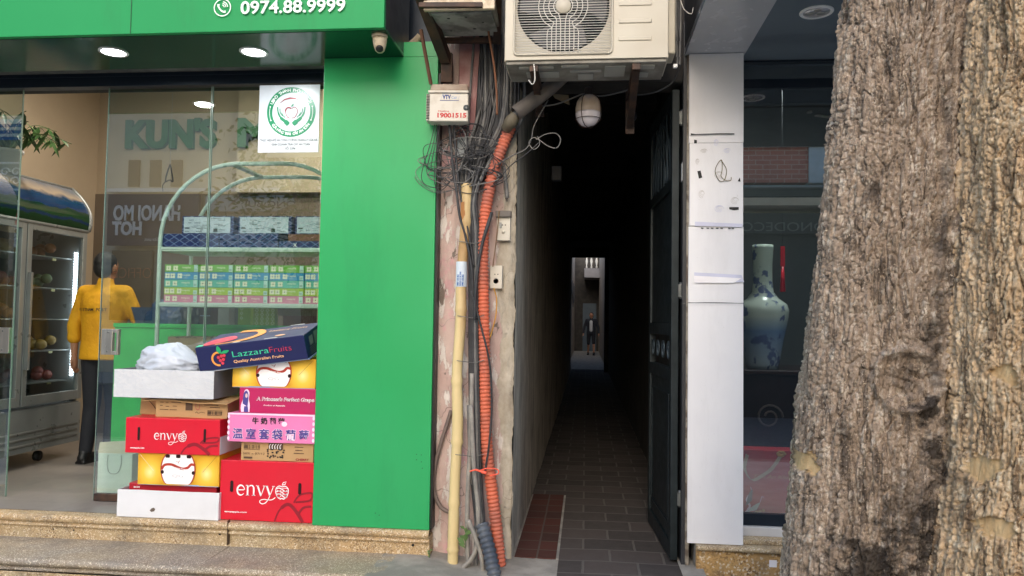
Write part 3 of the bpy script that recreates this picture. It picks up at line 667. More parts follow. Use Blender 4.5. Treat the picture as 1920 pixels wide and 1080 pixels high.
def qg(px0, px1, pyb, pyt, Y, z0, D, label, full):
    e, W, H, F = carton('fruit_carton', px0, px1, pyb, pyt, Y, D, m_yellow, label, z0=z0)
    mb = MB(); mb.box(-W/2+.004, W/2-.004, .001, D, -.0, .007, m_bluelid)
    mb.build('base_flap', None, e)
    mb = MB(); mrb = M_('ribbon_print', C(170,52,36), .4)
    ov = [(W*.5+W*.215*math.copysign(abs(math.cos(t))**.8, math.cos(t)), max(.008, min(H-.002, H*.52+H*.62*math.sin(t)))) for t in [2*math.pi*i/40 for i in range(40)]]
    ov2 = [(W*.5+(x-W*.5)*.93, .0085+(y-.008)*.985) for x, y in ov]
    poly(mb, ov, F, mrb, .0001); poly(mb, ov2, F, m_wp, .0004)
    cr = spline2([(W*.30,H*.5),(W*.335,H*.64),(W*.42,H*.66),(W*.5,H*.58),(W*.56,H*.54),(W*.62,H*.58),(W*.66,H*.68),(W*.71,H*.66)]); stroke(mb, cr, .014, F, mrb, .0007)
    arcs = F @ Matrix.Translation((W*.37, H*.59, 0)) @ Matrix.Rotation(R(-8), 4, 'Z'); textw(mb, 'Cool Optimum Essential', W*.26, .009, arcs, m_wp, bold=.03, eps=.001)
    textw(mb, 'QG', W*.13, .021, F@Matrix.Translation((W*.435, H*.27, 0)), M_('silver_print', C(176,176,180), .4), bold=-.012, eps=.0008)
    stroke(mb, [(W*.47,H*.78),(W*.5,H*.74),(W*.52,H*.8),(W*.5,H*.7)], .002, F, mrb, .0008)
    stroke(mb, [(W*.02,H*.97),(W*.2,H*.45)], .0012, F, m_wp, .0002); stroke(mb, [(W*.8,H*.45),(W*.97,H*.97)], .0012, F, m_brownp, .0002)
    mb.build('print', None, e)
    for hx in (.31, .69): mb = MB(); poly(mb, arc(W*hx, H*.42, .0095, .0105, 0, 345, 14), F, m_hole, .0011); mb.build('vent_hole', None, e)
    for hx in (.37, .5, .63): mb = MB(); poly(mb, rrect(W*hx-.013, H*.87, W*hx+.013, H*.975, .006), F, m_hole, .0011); mb.build('vent_hole', None, e)
    return e, W, H
e5, W, H = qg(436, 592, 727, 672, 3.99, z, .29, 'yellow fruit carton with a white oval, right under the tilted navy carton', 0); z5 = z+H
# left stack
zl = ZP
e, W, H, F = carton('open_carton', 219, 410, 975, 921, 3.955, .30, m_whitebox, 'plain white open carton with a torn hole at the bottom of the left stack', z0=zl, open_top=True)
mb = MB(); poly(mb, [(W*.33,H*.28),(W*.35,H*.36),(W*.37,H*.38),(W*.385,H*.33),(W*.375,H*.25),(W*.345,H*.22)], F, M_('torn_cardboard', C(104,92,82), .9), .0004); mb.build('tear', None, e)
e, W2, H2, F = carton('red_tray', 241, 405, 960, 908, 4.0, .29, m_dred, 'low dark red carton sitting inside the white open carton', z0=zl+.012)
mb = MB(); textw(mb, 'BCM', .035, .012, F@Matrix.Translation((.03, H2-.026, 0)), m_wp, bold=.03); mb.build('print', None, e)
z = zl+.012+H2
e, W, H = qg(258, 411, 908, 851, 3.97, z, .29, 'yellow fruit carton with a white oval, under the smaller red carton in the left stack', 1); z += H
e, W, H = envy(235, 412, 851, 785, 3.955, z, .30, 'smaller red apple carton with white lettering in the left stack', .31, .40, .037, .15, (.145,.845))
mb = MB(); mb.box(W/2+.0012, W/2+.0024, .004, .32, .004, H*.52, m_whitebox); mb.build('white_side_band', None, e)
z += H
e, W, H = kraft(262, 300, 785, 745, 4.10, z, .2, 'small brown box end seen behind the brown cardboard box with a barcode', lambda mb, W, H, F: stroke(mb, spline2([(W*.4,H*.9),(W*.7,H*.5),(W*.9,H*.2)]), .004, F, m_brownp))
def pr2(mb, W, H, F):
    bars(mb, W*.73, H*.18, W*.93, H*.44, F, m_black); poly(mb, rect(W*.42, H*.42, W*.52, H*.86), F, m_brownp)
    stroke(mb, arc(W*.59, H*.68, .012, .022, 0, 360, 16), .005, F, M_('faded_red_print', C(176,108,88), .6), 0, True)
    stroke(mb, spline2([(W*.56,H*.28),(W*.58,H*.36),(W*.6,H*.26),(W*.64,H*.34),(W*.7,H*.3)]), .0016, F, m_black)
    for (a, b, w_) in ((.06,.82,.05),(.14,.82,.04),(.22,.84,.14),(.06,.64,.04),(.14,.6,.05),(.24,.62,.06),(.06,.42,.12),(.2,.42,.1),(.68,.72,.2),(.76,.6,.14)): poly(mb, rect(W*a, H*b, W*(a+w_), H*b+.0035), F, m_brownp)
e, W, H = kraft(292, 426, 787, 750, 4.0, z, .30, 'brown cardboard box with a barcode on the smaller red carton', pr2, 0)
# opened flap
mb = MB(); vs = []
for i in range(13):
    u = i/12; x = -W*.64+W*1.2*u; dz = .006*math.sin(u*7)-.012*(u > .85)*(u-.85)*6
    vs += [(x, -.045+.012*math.sin(u*5), H+.004+dz-.008), (x, .12, H+.008)]
mb.add(vs, [(2*i, 2*i+2, 2*i+3, 2*i+1) for i in range(12)]); f = mb.build('open_flap', m_kraft, e); sm = f.modifiers.new('thick', 'SOLIDIFY'); sm.thickness = .004
z += H+.014
zt_ = z
e, W, H, F = carton('white_tray', 213, 401, 747, 694, 3.93, .30, m_whitebox, 'shallow white carton wrapped in clear plastic film on top of the left stack', z0=z, rotz=0, side=m_grey_side, open_top=True)
tray = e; TW, TH = W, H
# film
m_film = glassm('clear_plastic_film', (.97,.97,.97,1), 2.5, .03, .12)
mb = MB(); nx, nz = 70, 24; vs = []
for j in range(nz+1):
    for i in range(nx+1):
        u, v = i/nx, j/nz; x = -W/2-.004+(W+.008)*u; zz = -.004+(H+.008)*v
        s1 = x*math.cos(1.0)+zz*math.sin(1.0)
        d = .004*abs(mnoise.noise(Vector((s1*60, (x-zz)*9, 3))))+.002*mnoise.noise(Vector((x*30, zz*30, 8)))
        vs.append((x, -.005-d, zz))
mb.add(vs, [(j*(nx+1)+i, j*(nx+1)+i+1, (j+1)*(nx+1)+i+1, (j+1)*(nx+1)+i) for j in range(nz) for i in range(nx)], None, True)
mb.build('plastic_film', m_film, e)
# plastic bag on tray
def blob(name, c, r, amp, fr, m, label, cat, seed, squash=None, n=64, parent=None):
    e = empty(name, (c[0], c[1], c[2]-r[2]*.55), label, cat); vs = []; h = n//2
    for j in range(h+1):
        t = math.pi*j/h
        for k in range(n):
            a = 2*math.pi*k/n; d = Vector((math.sin(t)*math.cos(a), math.sin(t)*math.sin(a), -math.cos(t)))
            q = d*fr+Vector((seed, 0, 0))
            f = 1+amp*mnoise.noise(q)+amp*.55*(1-abs(mnoise.noise(q*2.3))*2)+amp*.25*(1-abs(mnoise.noise(q*5.1))*2)
            p = Vector((d.x*r[0], d.y*r[1], d.z*r[2]))*f + Vector((0, 0, r[2]*.55))
            if squash: p = squash(p)
            vs.append((p.x, p.y, max(p.z, 0.0)))
    fs = [(j*n+k, j*n+(k+1)%n, (j+1)*n+(k+1)%n, (j+1)*n+k) for j in range(h) for k in range(n)]
    mb = MB(); mb.add(vs, fs, None, True); mb.build('crumpled_bag', m, e); return e
m_bag = M_('white_plastic_bag', C(180,188,200), .35, 0, C(192,198,208), 8, bump=.15, bs=22, bd=.006)
pb = at(309, 688, 4.03)
blob('plastic_bag', (pb.x, 4.06, pb.z+.03), (.160, .11, .088), .24, 1.6, m_bag, 'crumpled white plastic bag lying on the white tray', 'plastic bag', 3.1,
     lambda p: Vector((p.x*(1+.25*(p.x > 0)), p.y, p.z*(1 if p.x < .05 else 1-min(.62, (p.x-.05)*5.0)))))
# tilted navy carton
a = at(374.5, 697, 3.93); b = at(577.5, 673, 3.93); c_ = at(366.5, 652, 3.93)
u = (b-a); W = u.length; u.normalize(); v = (c_-a); H = .135; 
PT = R(13)                       # leans: rear edge raised
n0 = Vector((0, 1, 0)); vv = Vector((0, 0, 1)); vv = (vv-u*vv.dot(u)).normalized(); nn = u.cross(vv)*-1; nn = nn if nn.y > 0 else -nn
up = (vv*math.cos(PT)-nn*math.sin(PT)); dep = (nn*math.cos(PT)+vv*math.sin(PT))
e, W_, H_, F = carton('grape_carton', 367, 571, 697, 652, 3.93, .31, m_navybox, 'navy fruit carton lying tilted across the tops of both stacks', z0=0, H=H)
Mx = Matrix((u, dep, up)).transposed().to_4x4(); ctr = a+u*(W/2); e.location = ctr; e.rotation_euler = Mx.to_euler()
W = W_
mb = MB(); mteal = M_('teal_print', C(70,206,160), .4); mgr = M_('leaf_green_print', C(40,170,108), .4); mor = M_('orange_print', C(246,160,74), .4); mpr = M_('berry_print', C(216,60,84), .4); mlo = M_('peach_print', C(250,190,140), .4)
g = .0002
stroke(mb, arc(W*.2, H*.44, .036, .036, 70, 275, 20), .011, F, mor, g); poly(mb, arc(W*.225, H*.48, .026, .026, 0, 350, 20), F, M_('maroon_print', C(84,16,34), .5), g*2)
for (dx, dy) in ((0,0),(.018,.006),(.034,.008),(.008,-.018),(.026,-.014),(.018,-.034)): poly(mb, arc(W*.2+dx, H*.5+dy, .0088, .0088, 0, 345, 12), F, mpr, g*5)
poly(mb, spline2([(W*.215,H*.66),(W*.195,H*.8),(W*.21,H*.98),(W*.235,H*.84),(W*.235,H*.68)],4), F, mgr, g*7); poly(mb, spline2([(W*.225,H*.64),(W*.26,H*.76),(W*.31,H*.74),(W*.28,H*.64)],4), F, mgr, g*7)
textw(mb, 'Lazzara', W*.335, .047, F@Matrix.Translation((W*.33, H*.44, 0)), mteal, bold=-.004, eps=g); textw(mb, 'Fruits', W*.2, .047, F@Matrix.Translation((W*.672, H*.44, 0)), mpr, bold=-.018, eps=g)
textw(mb, 'Quality Australian Fruits', W*.46, .022, F@Matrix.Translation((W*.33, H*.2, 0)), mlo, bold=.012, eps=g)
mb.build('print', None, e)
T = Matrix.Translation((-W/2, 0, H+.0025)); D = .31; mb = MB()
poly(mb, spline2([(W*.03,.03),(W*.06,.14),(W*.2,.2),(W*.28,.16),(W*.3,.1),(W*.2,.04),(W*.1,.01)],4), T, mpr, g)
stroke(mb, spline2([(W*.18,.012),(W*.4,.05),(W*.5,.16),(W*.42,.27),(W*.22,.3)],6), [.02]*5+[.045]*20, T, mor, g*2)
poly(mb, [(.002,.002),(W*.07,.002),(W*.05,.05),(.002,.05)], T, mteal, g*3)
poly(mb, rect(W*.35,.002,W*.42,.012), T, m_wp, g*3); poly(mb, rect(W*.64,.002,W*.76,.012), T, m_wp, g*3); poly(mb, rect(W*.70,D-.012,W*.84,D-.002), T, m_wp, g*3)
textw(mb, 'Lazzara Fruits', W*.36, .06, T@Matrix.Translation((W*.56, .19, 0)), mlo, eps=g); poly(mb, arc(W*.75,.06,.03,.018,0,345,14), T, mlo, g)
Sd = Matrix(((0,0,1,W/2+.0022),(1,0,0,0),(0,1,0,0),(0,0,0,1)))
poly(mb, rect(.06,.06,.12,.11), Sd, m_grey_side, g); poly(mb, rect(.14,.05,.24,.12), Sd, m_grey_side, g)
for k in range(5): poly(mb, rect(.05,.012+.009*k,.2,.015+.009*k), Sd, m_grey_side, g)
mb.build('top_print', None, e)
mb = MB(); mb.box(-W/2+.01, W/2+.004, .01, D+.004, -.006, -.001, m_bluelid); mb.build('base_flap', None, e)

# ------------------------------------------------------------------ display rack behind the glass
m_rack = M_('white_enamel', C(206,222,216), .35)
YF, YB = 4.50, 4.88
xl = at(298, 520, YF).x; zS1 = at(300, 467, YF).z; zS2 = at(300, 570, YF).z; zTop = at(470, 307, YF).z
rack = empty('display_rack', (xl+.6, YF, FZ), 'white arched display rack with two shelves behind the glass', 'rack')
rA = .50; xr = xl+1.3
for Y in (YF, YB):
    zc = zTop-rA-(.012 if Y == YB else 0)
    pts = [(xl, Y, .36), (xl, Y, zc)] + [(xl+rA-rA*math.cos(R(t)), Y, zc+rA*math.sin(R(t))) for t in range(8, 91, 8)] + [(xr-rA+rA*math.sin(R(t)), Y, zc+rA*math.cos(R(t))) for t in range(0, 91, 8)] + [(xr, Y, .36)]
    part('arch_frame', MB().tube(pts, .0135, 10), m_rack, rack, 0)
mb = MB(); mb.box(xl+.45, xl+.5, YF, YB, zTop-.012, zTop); part('cross_bar', mb, m_rack, rack)
for zz in (zS1, zS2, .75):
    mb = MB(); mb.box(xl+.014, xr-.014, YF-.01, YB, zz-.014, zz+.012); mb.box(xl+.014, xr-.014, YF-.014, YF-.0101, zz-.004, zz+.012); part('shelf', mb, m_rack, rack, .002)
# tissue boxes
tcol = {'green': C(122,182,80), 'blue': C(64,150,200), 'teal': C(96,186,170), 'lime': C(170,198,70), 'pink': C(216,134,166)}
ordn = ['first', 'second', 'third', 'fourth', 'fifth']
cream = M_('cream_flower_print', C(236,232,206), .4); mbc = M_('barcode_patch', C(196,220,216), .4)
bh = .0475; bwid = .226
for r_, (cn, cc) in enumerate(list(tcol.items())[::-1]):
    mt = M_(cn+'_tissue_print', cc, .25, ns=2, coat=.3); master = None
    for k in range(5):
        x = xl+.032+bwid/2+k*(bwid+.005)+.0; zz = zS2+.0125+r_*(bh+.0008)
        if master is None:
            e = empty('tissue_box', (0,0,0), '', 'tissue box', 'tissue boxes stacked on the lower shelf')
            mb = MB(); mb.box(-bwid/2, bwid/2, 0, .115, 0, bh); body = mb.build('box_body', mt, e, .0015)
            mb = MB(); F = Matrix.Translation((-bwid/2, -.0008, 0)) @ FRONT
            off = 0 if r_ % 2 == 0 else -.018
            for q in range(2 + (r_ % 2)):
                fx = .026+.047*q+off; fx = fx if fx > .02 else .02
                for an in range(4):
                    ax, ay = fx+.011*math.cos(R(45+90*an)), bh*.5+.011*math.sin(R(45+90*an)); poly(mb, arc(ax, ay, .0085, .0085, 0, 340, 8), F, cream, .0001*an)
                poly(mb, arc(fx, bh*.5, .004, .004, 0, 340, 7), F, m_brownp if r_ % 2 == 0 else mpp, .0006)
            textw(mb, 'nepia', .055, .018, F@Matrix.Translation((.118, bh*.5, 0)), cream, bold=.01); textw(mb, 'premium', .024, .008, F@Matrix.Translation((.13, bh*.2, 0)), cream)
            poly(mb, rect(bwid-.03, .003, bwid-.006, bh-.003) if r_ % 2 == 0 else rect(bwid-.03, .003, bwid-.006, bh*.6), F, mbc, .0001)
            for t_ in range(5): poly(mb, rect(bwid-.027+.0035*t_, .008, bwid-.0255+.0035*t_, bh*.45), F, mg, .0003)
            pr = mb.build('print', None, e); master = (e, body, pr); o = e
        else:
            o = e.copy(); COL.objects.link(o)
            for ch in master[1:]: c2 = ch.copy(); COL.objects.link(c2); c2.parent = o
        o.location = (x+rnd.uniform(-.001,.001), YF+.008+rnd.uniform(0,.004), zz); o['label'] = f'{cn} flowered tissue box in the {ordn[k]} column from the left on the rack'
# navy gift boxes
def lattice():
    m, nt, b = newmat('navy_lattice_print'); v = coords(nt, (14,1,22)); s = node(nt, 'ShaderNodeSeparateXYZ'); nt.links.new(v, s.inputs[0])
    u_ = mathn(nt, 'PINGPONG', s.outputs[0], .5); d = mathn(nt, 'ABSOLUTE', mathn(nt, 'SUBTRACT', mathn(nt, 'PINGPONG', s.outputs[2], .5), u_))
    f = ramp(nt, d, [(.03, .75), (.07, 0.0)]); c = mix(nt, f, C(34,48,104), C(150,166,206)); nt.links.new(c, b.inputs['Base Color']); b.inputs['Roughness'].default_value = .3; return m
m_lat = lattice()
def simplebox(name, px0, px1, pyb, pyt, Y, D, m, label, cat, group, z0, m2=None, H=None):
    a = at(px0, (pyb+pyt)/2, Y); b = at(px1, (pyb+pyt)/2, Y); H = H or at((px0+px1)/2, pyt, Y).z-z0; W = b.x-a.x
    e = empty(name, ((a.x+b.x)/2, Y, z0), label, cat, group); MB().box(-W/2, W/2, 0, D, 0, H).build('box_body', m, e, .003); return e, W, H
zn = zS1+.0125; g_ = 'navy gift boxes on the upper shelf'
h_ = .0435
simplebox('gift_box', 303, 410, 461, 447, YF+.01, .3, m_lat, 'navy patterned flat gift box at the left end, lying on the upper shelf', 'gift box', g_, zn, H=h_)
simplebox('gift_box', 411.5, 521, 461, 447, YF+.012, .3, m_lat, 'navy patterned flat gift box in the middle, lying on the upper shelf', 'gift box', g_, zn, H=h_)
ee, W, H = simplebox('gift_box', 523, 640, 461, 447, YF+.011, .3, m_lat, 'navy patterned flat gift box with a white mark, under the brown box', 'gift box', g_, zn, H=h_)
mb = MB(); text(mb, 'X', .03, Matrix.Translation((-W*.27, -.0015, .008)) @ FRONT, m_wp, bold=.03); mb.build('print', None, ee)
simplebox('gift_box', 304, 410, 446, 432, YF+.014, .3, m_lat, 'navy patterned flat gift box at the left end, upper of its pair', 'gift box', g_, zn+h_+.001, H=h_)
simplebox('gift_box', 411.5, 521, 446, 432, YF+.01, .3, m_lat, 'navy patterned flat gift box in the middle, upper of its pair', 'gift box', g_, zn+h_+.001, H=h_)
simplebox('brown_box', 540, 650, 446, 432, YF+.02, .25, M_('brown_box_print', C(122,78,58), .5), 'flat brown box on the upper shelf beside the green column', 'box', None, zn+h_+.001, H=h_)
m_faint = M_('faint_print', C(150,160,176), .5); lb = M_('pale_label', C(196,206,222), .4); z2 = zn+2*h_+.002
for k, (a_, b_) in enumerate(((342,438),(447,547),(554,650))):
    e, W, H = simplebox('label_box', a_, b_, 430, 393, YF+.03, .22, m_lat, f'navy box with a white label, {["left", "middle", "right"][k]} of three on the gift boxes', 'gift box', 'white labelled navy boxes', z2, H=.115)
    mb = MB(); F = Matrix.Translation((-W/2, -.0015, 0)) @ FRONT; poly(mb, rect(.012,.006,W-.02,.108), F, lb); r_ = random.Random(k)
    for i in range(34):
        x = .02+r_.random()*(W-.1); y = .015+.009*(i % 10); poly(mb, rect(x, y, x+.01+r_.random()*.04, y+.0028), F, mtxt if i % 3 else m_faint, .0002+.00005*i)
    poly(mb, rect(.02,.034,.052,.04), F, m_black, .003); poly(mb, rect(W*.62,.012,W*.7,.034), F, mtxt, .003)
    mb.build('label_print', None, e)
# ------------------------------------------------------------------ inside the fruit shop
def lbox(parent, name, x0, x1, y0, y1, z0, z1, m, bevel=0, label=None):   # box in world coordinates as a part
    return part(name, MB().box(x0, x1, y0, y1, z0, z1), m, parent, bevel, label)
YC = 4.93; cx0 = at(212, 700, YC).x
ct = at(300, 607, YC).z
cnt = empty('shop_counter', (cx0+.8, YC, FZ), 'glossy bright green counter behind the display rack', 'counter')
m_cgreen = M_('counter_green', C(64,184,92), .15, coat=.5)
lbox(cnt, 'front_panel', cx0, cx0+1.7, YC, YC+.03, FZ, ct-.03, m_cgreen, .002); lbox(cnt, 'counter_top', cx0-.005, cx0+1.7, YC-.012, YC+.2, ct-.029, ct, m_cgreen, .003)
lbox(cnt, 'side_panel', cx0, cx0+.03, YC+.031, YC+.19, FZ, ct-.03, m_cgreen, .002)
# paper bag in the doorway
pB = at(213, 932, 4.38); m_mint = M_('pale_mint_paper', C(206,222,210), .5); m_in = M_('bag_inside', C(190,186,160), .7)
e = empty('paper_bag', (pB.x, 4.38, FZ+.001), 'pale mint paper carrier bag standing behind the glass door', 'paper bag')
W, D, H = .225, .11, .262
mb = MB(); mb.box(-W/2, W/2, 0, D, 0, H); o = mb.build('bag_body', m_mint, e, .004)
mb = MB(); mb.add([(-W/2-.012,.03,H+.06),(W/2-.03,.05,H+.075),(W/2,.0,H),(-W/2,.0,H)], [(0,1,2,3)]); mb.add([(-W/2-.012,.03,H+.06),(-W/2,.0,H),(-W/2,.11,H)], [(0,1,2)]); mb.build('bag_mouth', m_in, e)
MB().tube(spline([(-.045,-.002,H-.01),(-.046,-.006,H-.07),(-.03,-.008,H-.115),(0,-.008,H-.123),(.03,-.008,H-.11),(.045,-.006,H-.06),(.04,-.002,H-.01)]), .0022, 6).build('handle', M_('cord_grey', C(150,160,150), .6), e)
# goods under the rack
def goods(name, px0, px1, pyb, pyt, Y, D, m, label, cat, fn=None, z0=None):
    a = at(px0, (pyb+pyt)/2, Y); b = at(px1, (pyb+pyt)/2, Y); zb = at((px0+px1)/2, pyb, Y).z if z0 is None else z0; zt = at((px0+px1)/2, pyt, Y).z
    e = empty(name, ((a.x+b.x)/2, Y, zb), label, cat); W = b.x-a.x; H = zt-zb
    MB().box(-W/2, W/2, 0, D, 0, H).build('box_body', m, e, .003)
    if fn: mb = MB(); fn(mb, W, H, Matrix.Translation((-W/2, -.0015, 0)) @ FRONT); mb.build('print', None, e)
    return e
zsh = .75+.0125
def crumple(mb, W, H, F):
    for i in range(40): x = rnd.random()*W; stroke(mb, [(x, H-.012+.02*rnd.random()), (x+.012, H-.004+.02*rnd.random()), (x+.02, H-.014+.02*rnd.random())], .003, F, m_brownp, .001)
goods('cardboard_box', 313, 415, 720, 632, YF+.02, .25, cardmat('dull_kraft', C(150,128,96), .8), 'brown cardboard box on the bottom rack shelf behind the white plastic bag', 'carton', crumple, zsh)
mlime = C(150,170,40)
def diamonds(mb, W, H, F):
    for i in range(4):
        for j in range(5):
            cx_, cy_ = W*(.14+.25*i), H*(.1+.2*j); stroke(mb, [(cx_-.012,cy_),(cx_,cy_+.012),(cx_+.012,cy_),(cx_,cy_-.012)], .005, F, cream, 0, True)
goods('gift_bag', 476, 516, 607, 570, YC+.04, .05, M_('olive_green_paper', mlime, .5), 'olive gift bag with white diamonds behind the rack', 'gift bag', diamonds, ct)
goods('gift_bag', 446, 470, 607, 566, YC+.06, .05, M_('olive_green_paper', mlime, .5), 'narrow olive gift bag with white diamonds, left of the wider one', 'gift bag', lambda mb, W, H, F: [stroke(mb, [(W*.3-.01,H*k),(W*.3,H*k+.01),(W*.3+.01,H*k),(W*.3,H*k-.01)], .004, F, cream, 0, True) for k in (.3,.5,.7,.9)], ct)
goods('dark_box', 374, 396, 607, 572, YC+.05, .1, M_('dark_maroon_paper', C(60,34,36), .4), 'dark maroon box with small white lettering behind the rack', 'box', lambda mb, W, H, F: poly(mb, rect(.006,H*.42,W-.006,H*.47), F, m_faint), ct)
goods('grey_cabinet', 397, 428, 700, 560, 5.6, .3, M_('grey_cabinet_paint', C(120,126,126), .4), 'grey metal cabinet standing behind the counter', 'cabinet', None, FZ)
goods('grey_cabinet', 430, 470, 700, 540, 5.7, .3, M_('grey_brown_paint', C(92,92,86), .4), 'brownish grey cabinet behind the counter, right of the grey one', 'cabinet', None, FZ)
goods('fruit_box', 530, 600, 607, 592, YC+.03, .15, M_('rusty_red_box', C(120,62,44), .6), 'rust red box on the counter near the green column', 'box', None, ct)
goods('kraft_parcel', 520, 606, 592, 574, YC+.03, .17, M_('brown_parcel_paper', C(120,98,66), .7), 'brown parcel lying on the rust red box', 'parcel')
mb_b = M_('dark_blue_sack', C(40,62,96), .35, bump=.4, bs=14, bd=.02)
blob('plastic_sack', (at(318, 590, 5.06).x, 5.06, ct+.05), (.13, .07, .11), .35, 1.6, mb_b, 'blue plastic sack on the green counter behind the rack post', 'sack', 5.2)
blob('plastic_sack', (at(352, 590, 5.08).x, 5.08, ct+.05), (.10, .07, .12), .35, 1.6, M_('near_black_sack', C(28,34,44), .4, bump=.4, bs=14, bd=.02), 'black plastic sack on the green counter right of the blue one', 'sack', 7.7)
# black loop hanging from a hook
hp = at(319, 308, 4.9); e = empty('hanging_strap', hp, 'thin black strap hanging in a loop above the rack', 'strap')
MB().tube(spline([(0,0,0),(-.02,0,-.06),(-.03,0,-.12),(.0,0,-.11),(.025,0,-.12),(.012,0,-.05),(0,0,0)]), .0045, 6).build('loop', m_black, e)
MB().tube(spline([(-.03,0,-.12),(-.05,0,-.15),(-.045,0,-.19)]), .003, 6).build('strap_end', m_black, e)
MB().tube([(0,0,0),(0,0,3.6-hp.z)], .001, 4).build('thread', m_faint, e)

# fridge along the left wall
fx = atx(100, 870, -4.0)
Xf = -4.0
def yf_(px, py=620):  # depth where the fridge front plane crosses a photo column
    d = ray(px, py); return Xf/d.x*d.y
y1 = yf_(158); y0 = y1-1.95
print('fridge', y0, y1, [yf_(p) for p in (0, 85, 160)])
fr = empty('display_fridge', (Xf-.35, (y0+y1)/2, FZ), 'glass door display fridge with a landscape header and bright led strip', 'fridge')
m_fsil = M_('fridge_silver', C(140,144,144), .3, .45, C(150,154,154), 3); m_fdark = M_('fridge_inner', C(46,52,58), .5)
zb_ = atx(158, 750, Xf).z; zd = atx(158, 436, Xf).z; zh = atx(160, 352, Xf).z; zg0 = atx(158, 828, Xf).z
lbox(fr, 'cabinet_back', Xf-.7, Xf-.66, y0, y1, zg0, zd, m_fsil); lbox(fr, 'cabinet_side', Xf-.659, Xf-.045, y1-.03, y1, zb_, zd, m_fsil); lbox(fr, 'cabinet_side', Xf-.659, Xf-.045, y0, y0+.03, zb_, zd, m_fsil)
lbox(fr, 'inner_lining', Xf-.655, Xf-.65, y0+.031, y1-.031, zb_, zd, m_fdark)
lbox(fr, 'base', Xf-.66, Xf-.02, y0, y1, zg0+.02, zb_, m_fsil, .006)
mb = MB()
for k in range(3): z_ = zg0+.07+.045*k; mb.cyl((Xf-.012, y0+.03, z_), (Xf-.012, y1-.03, z_), .012, n=10)
mb.box(Xf-.0199, Xf-.008, y0, y1, zg0+.02, zb_-.012); part('louvre', mb, m_fsil, fr)
mb = MB()
for yy in (y0+.1, y1-.35): mb.cyl((Xf-.1, yy, .39), (Xf-.07, yy, .39), .038, n=16)
part('wheel', mb, m_black, fr)
yd = [y1-(y1-y0)*k/3 for k in range(4)]
for k in range(3):
    a, b_ = yd[k+1]+.006, yd[k]-.006; fw = .045; mb = MB()
    for (u0, u1, w0, w1) in ((a, a+fw, zb_+.02, zd), (b_-fw, b_, zb_+.02, zd), (a+fw, b_-fw, zb_+.02, zb_+.09), (a+fw, b_-fw, zd-fw, zd)): mb.box(Xf-.04, Xf, u0, u1, w0, w1)
    dr = part('door', mb, m_fsil, fr, .003)
    g = MB().box(Xf-.03, Xf-.022, a+fw, b_-fw, zb_+.09, zd-fw).build('door_pane', glassm('fridge_glass', (.9,.95,.95,1), 1.5)); g.parent = dr
    g = MB().box(Xf+.001, Xf+.03, a+.008, a+.028, 1.05, 1.75).build('door_handle', m_fsil); g.parent = dr
m_led = emit('led_white', (.86,.93,1,1), 9); mb = MB(); n_ = 46
for k in range(n_): z_ = zb_+.2+(zd-zb_-.35)*k/n_; mb.box(Xf-.075, Xf-.06, y1-.05, y1-.040, z_, z_+.009)
part('led_strip', mb, m_led, fr)
for yy in (yd[1],):
    mb = MB()
    for k in range(n_): z_ = zb_+.2+(zd-zb_-.35)*k/n_; mb.box(Xf-.075, Xf-.068, yy-.004, yy+.004, z_, z_+.006)
    part('led_strip', mb, m_led, fr)
mb = MB()
for k in range(5): z_ = zb_+.16+.24*k; mb.box(Xf-.62, Xf-.1, y0+.04, y1-.04, z_, z_+.008)
part('wire_shelf', mb, m_greymetal, fr)
# header with landscape
mland, nt, bs_ = newmat('landscape_header_print'); tcn = node(nt, 'ShaderNodeNewGeometry'); sp = node(nt, 'ShaderNodeSeparateXYZ'); nt.links.new(tcn.outputs['Position'], sp.inputs[0])
zz_ = mathn(nt, 'DIVIDE', mathn(nt, 'SUBTRACT', sp.outputs[2], zd), zh-zd)
nz_ = noise(nt, coords(nt, (1,1,1), True), 2.2, 5); wv = mathn(nt, 'ADD', zz_, mathn(nt, 'MULTIPLY', mathn(nt, 'SUBTRACT', nz_, .5), .55))
cl = ramp(nt, wv, [(0, C(8,40,22)), (.2, C(14,52,24)), (.27, C(10,34,76)), (.33, C(22,58,30)), (.46, C(12,46,32)), (.5, C(18,44,80)), (.7, C(26,56,86)), (.78, C(150,136,118)), (.95, C(104,108,116))])
nt.links.new(cl, bs_.inputs['Base Color']); bs_.inputs['Roughness'].default_value = .12
mb = MB(); N = 12; vs = []
for i in range(N+1):
    t = i/N; z_ = zd+.01+(zh-zd-.01)*t; x_ = Xf-.02+.05*math.sin(math.pi*min(1, t*.8+.1))-.16*t**2
    vs += [(x_, y0, z_), (x_, y1, z_)]
mb.add(vs, [(2*i, 2*i+1, 2*i+3, 2*i+2) for i in range(N)], None, True); part('header_panel', mb, mland, fr)
e_pts = [Vector(vs[2*i+1]) for i in range(N+1)]
mb = MB(); mb.tube([p+Vector((0,.01,0)) for p in e_pts], .016, 8); mb.tube([vs[2*N], vs[2*N+1]], .012, 8); mb.tube([vs[0], vs[1]], .014, 8)
mb.add([tuple(p+Vector((0,.012,0))) for p in e_pts]+[(Xf-.6,y1+.012,zh),(Xf-.6,y1+.012,zd)], [tuple(range(N+3))]); part('header_trim', mb, m_fsil, fr)
lbox(fr, 'header_top', Xf-.66, vs[2*N][0], y0, y1, zh-.02, zh, m_fsil)
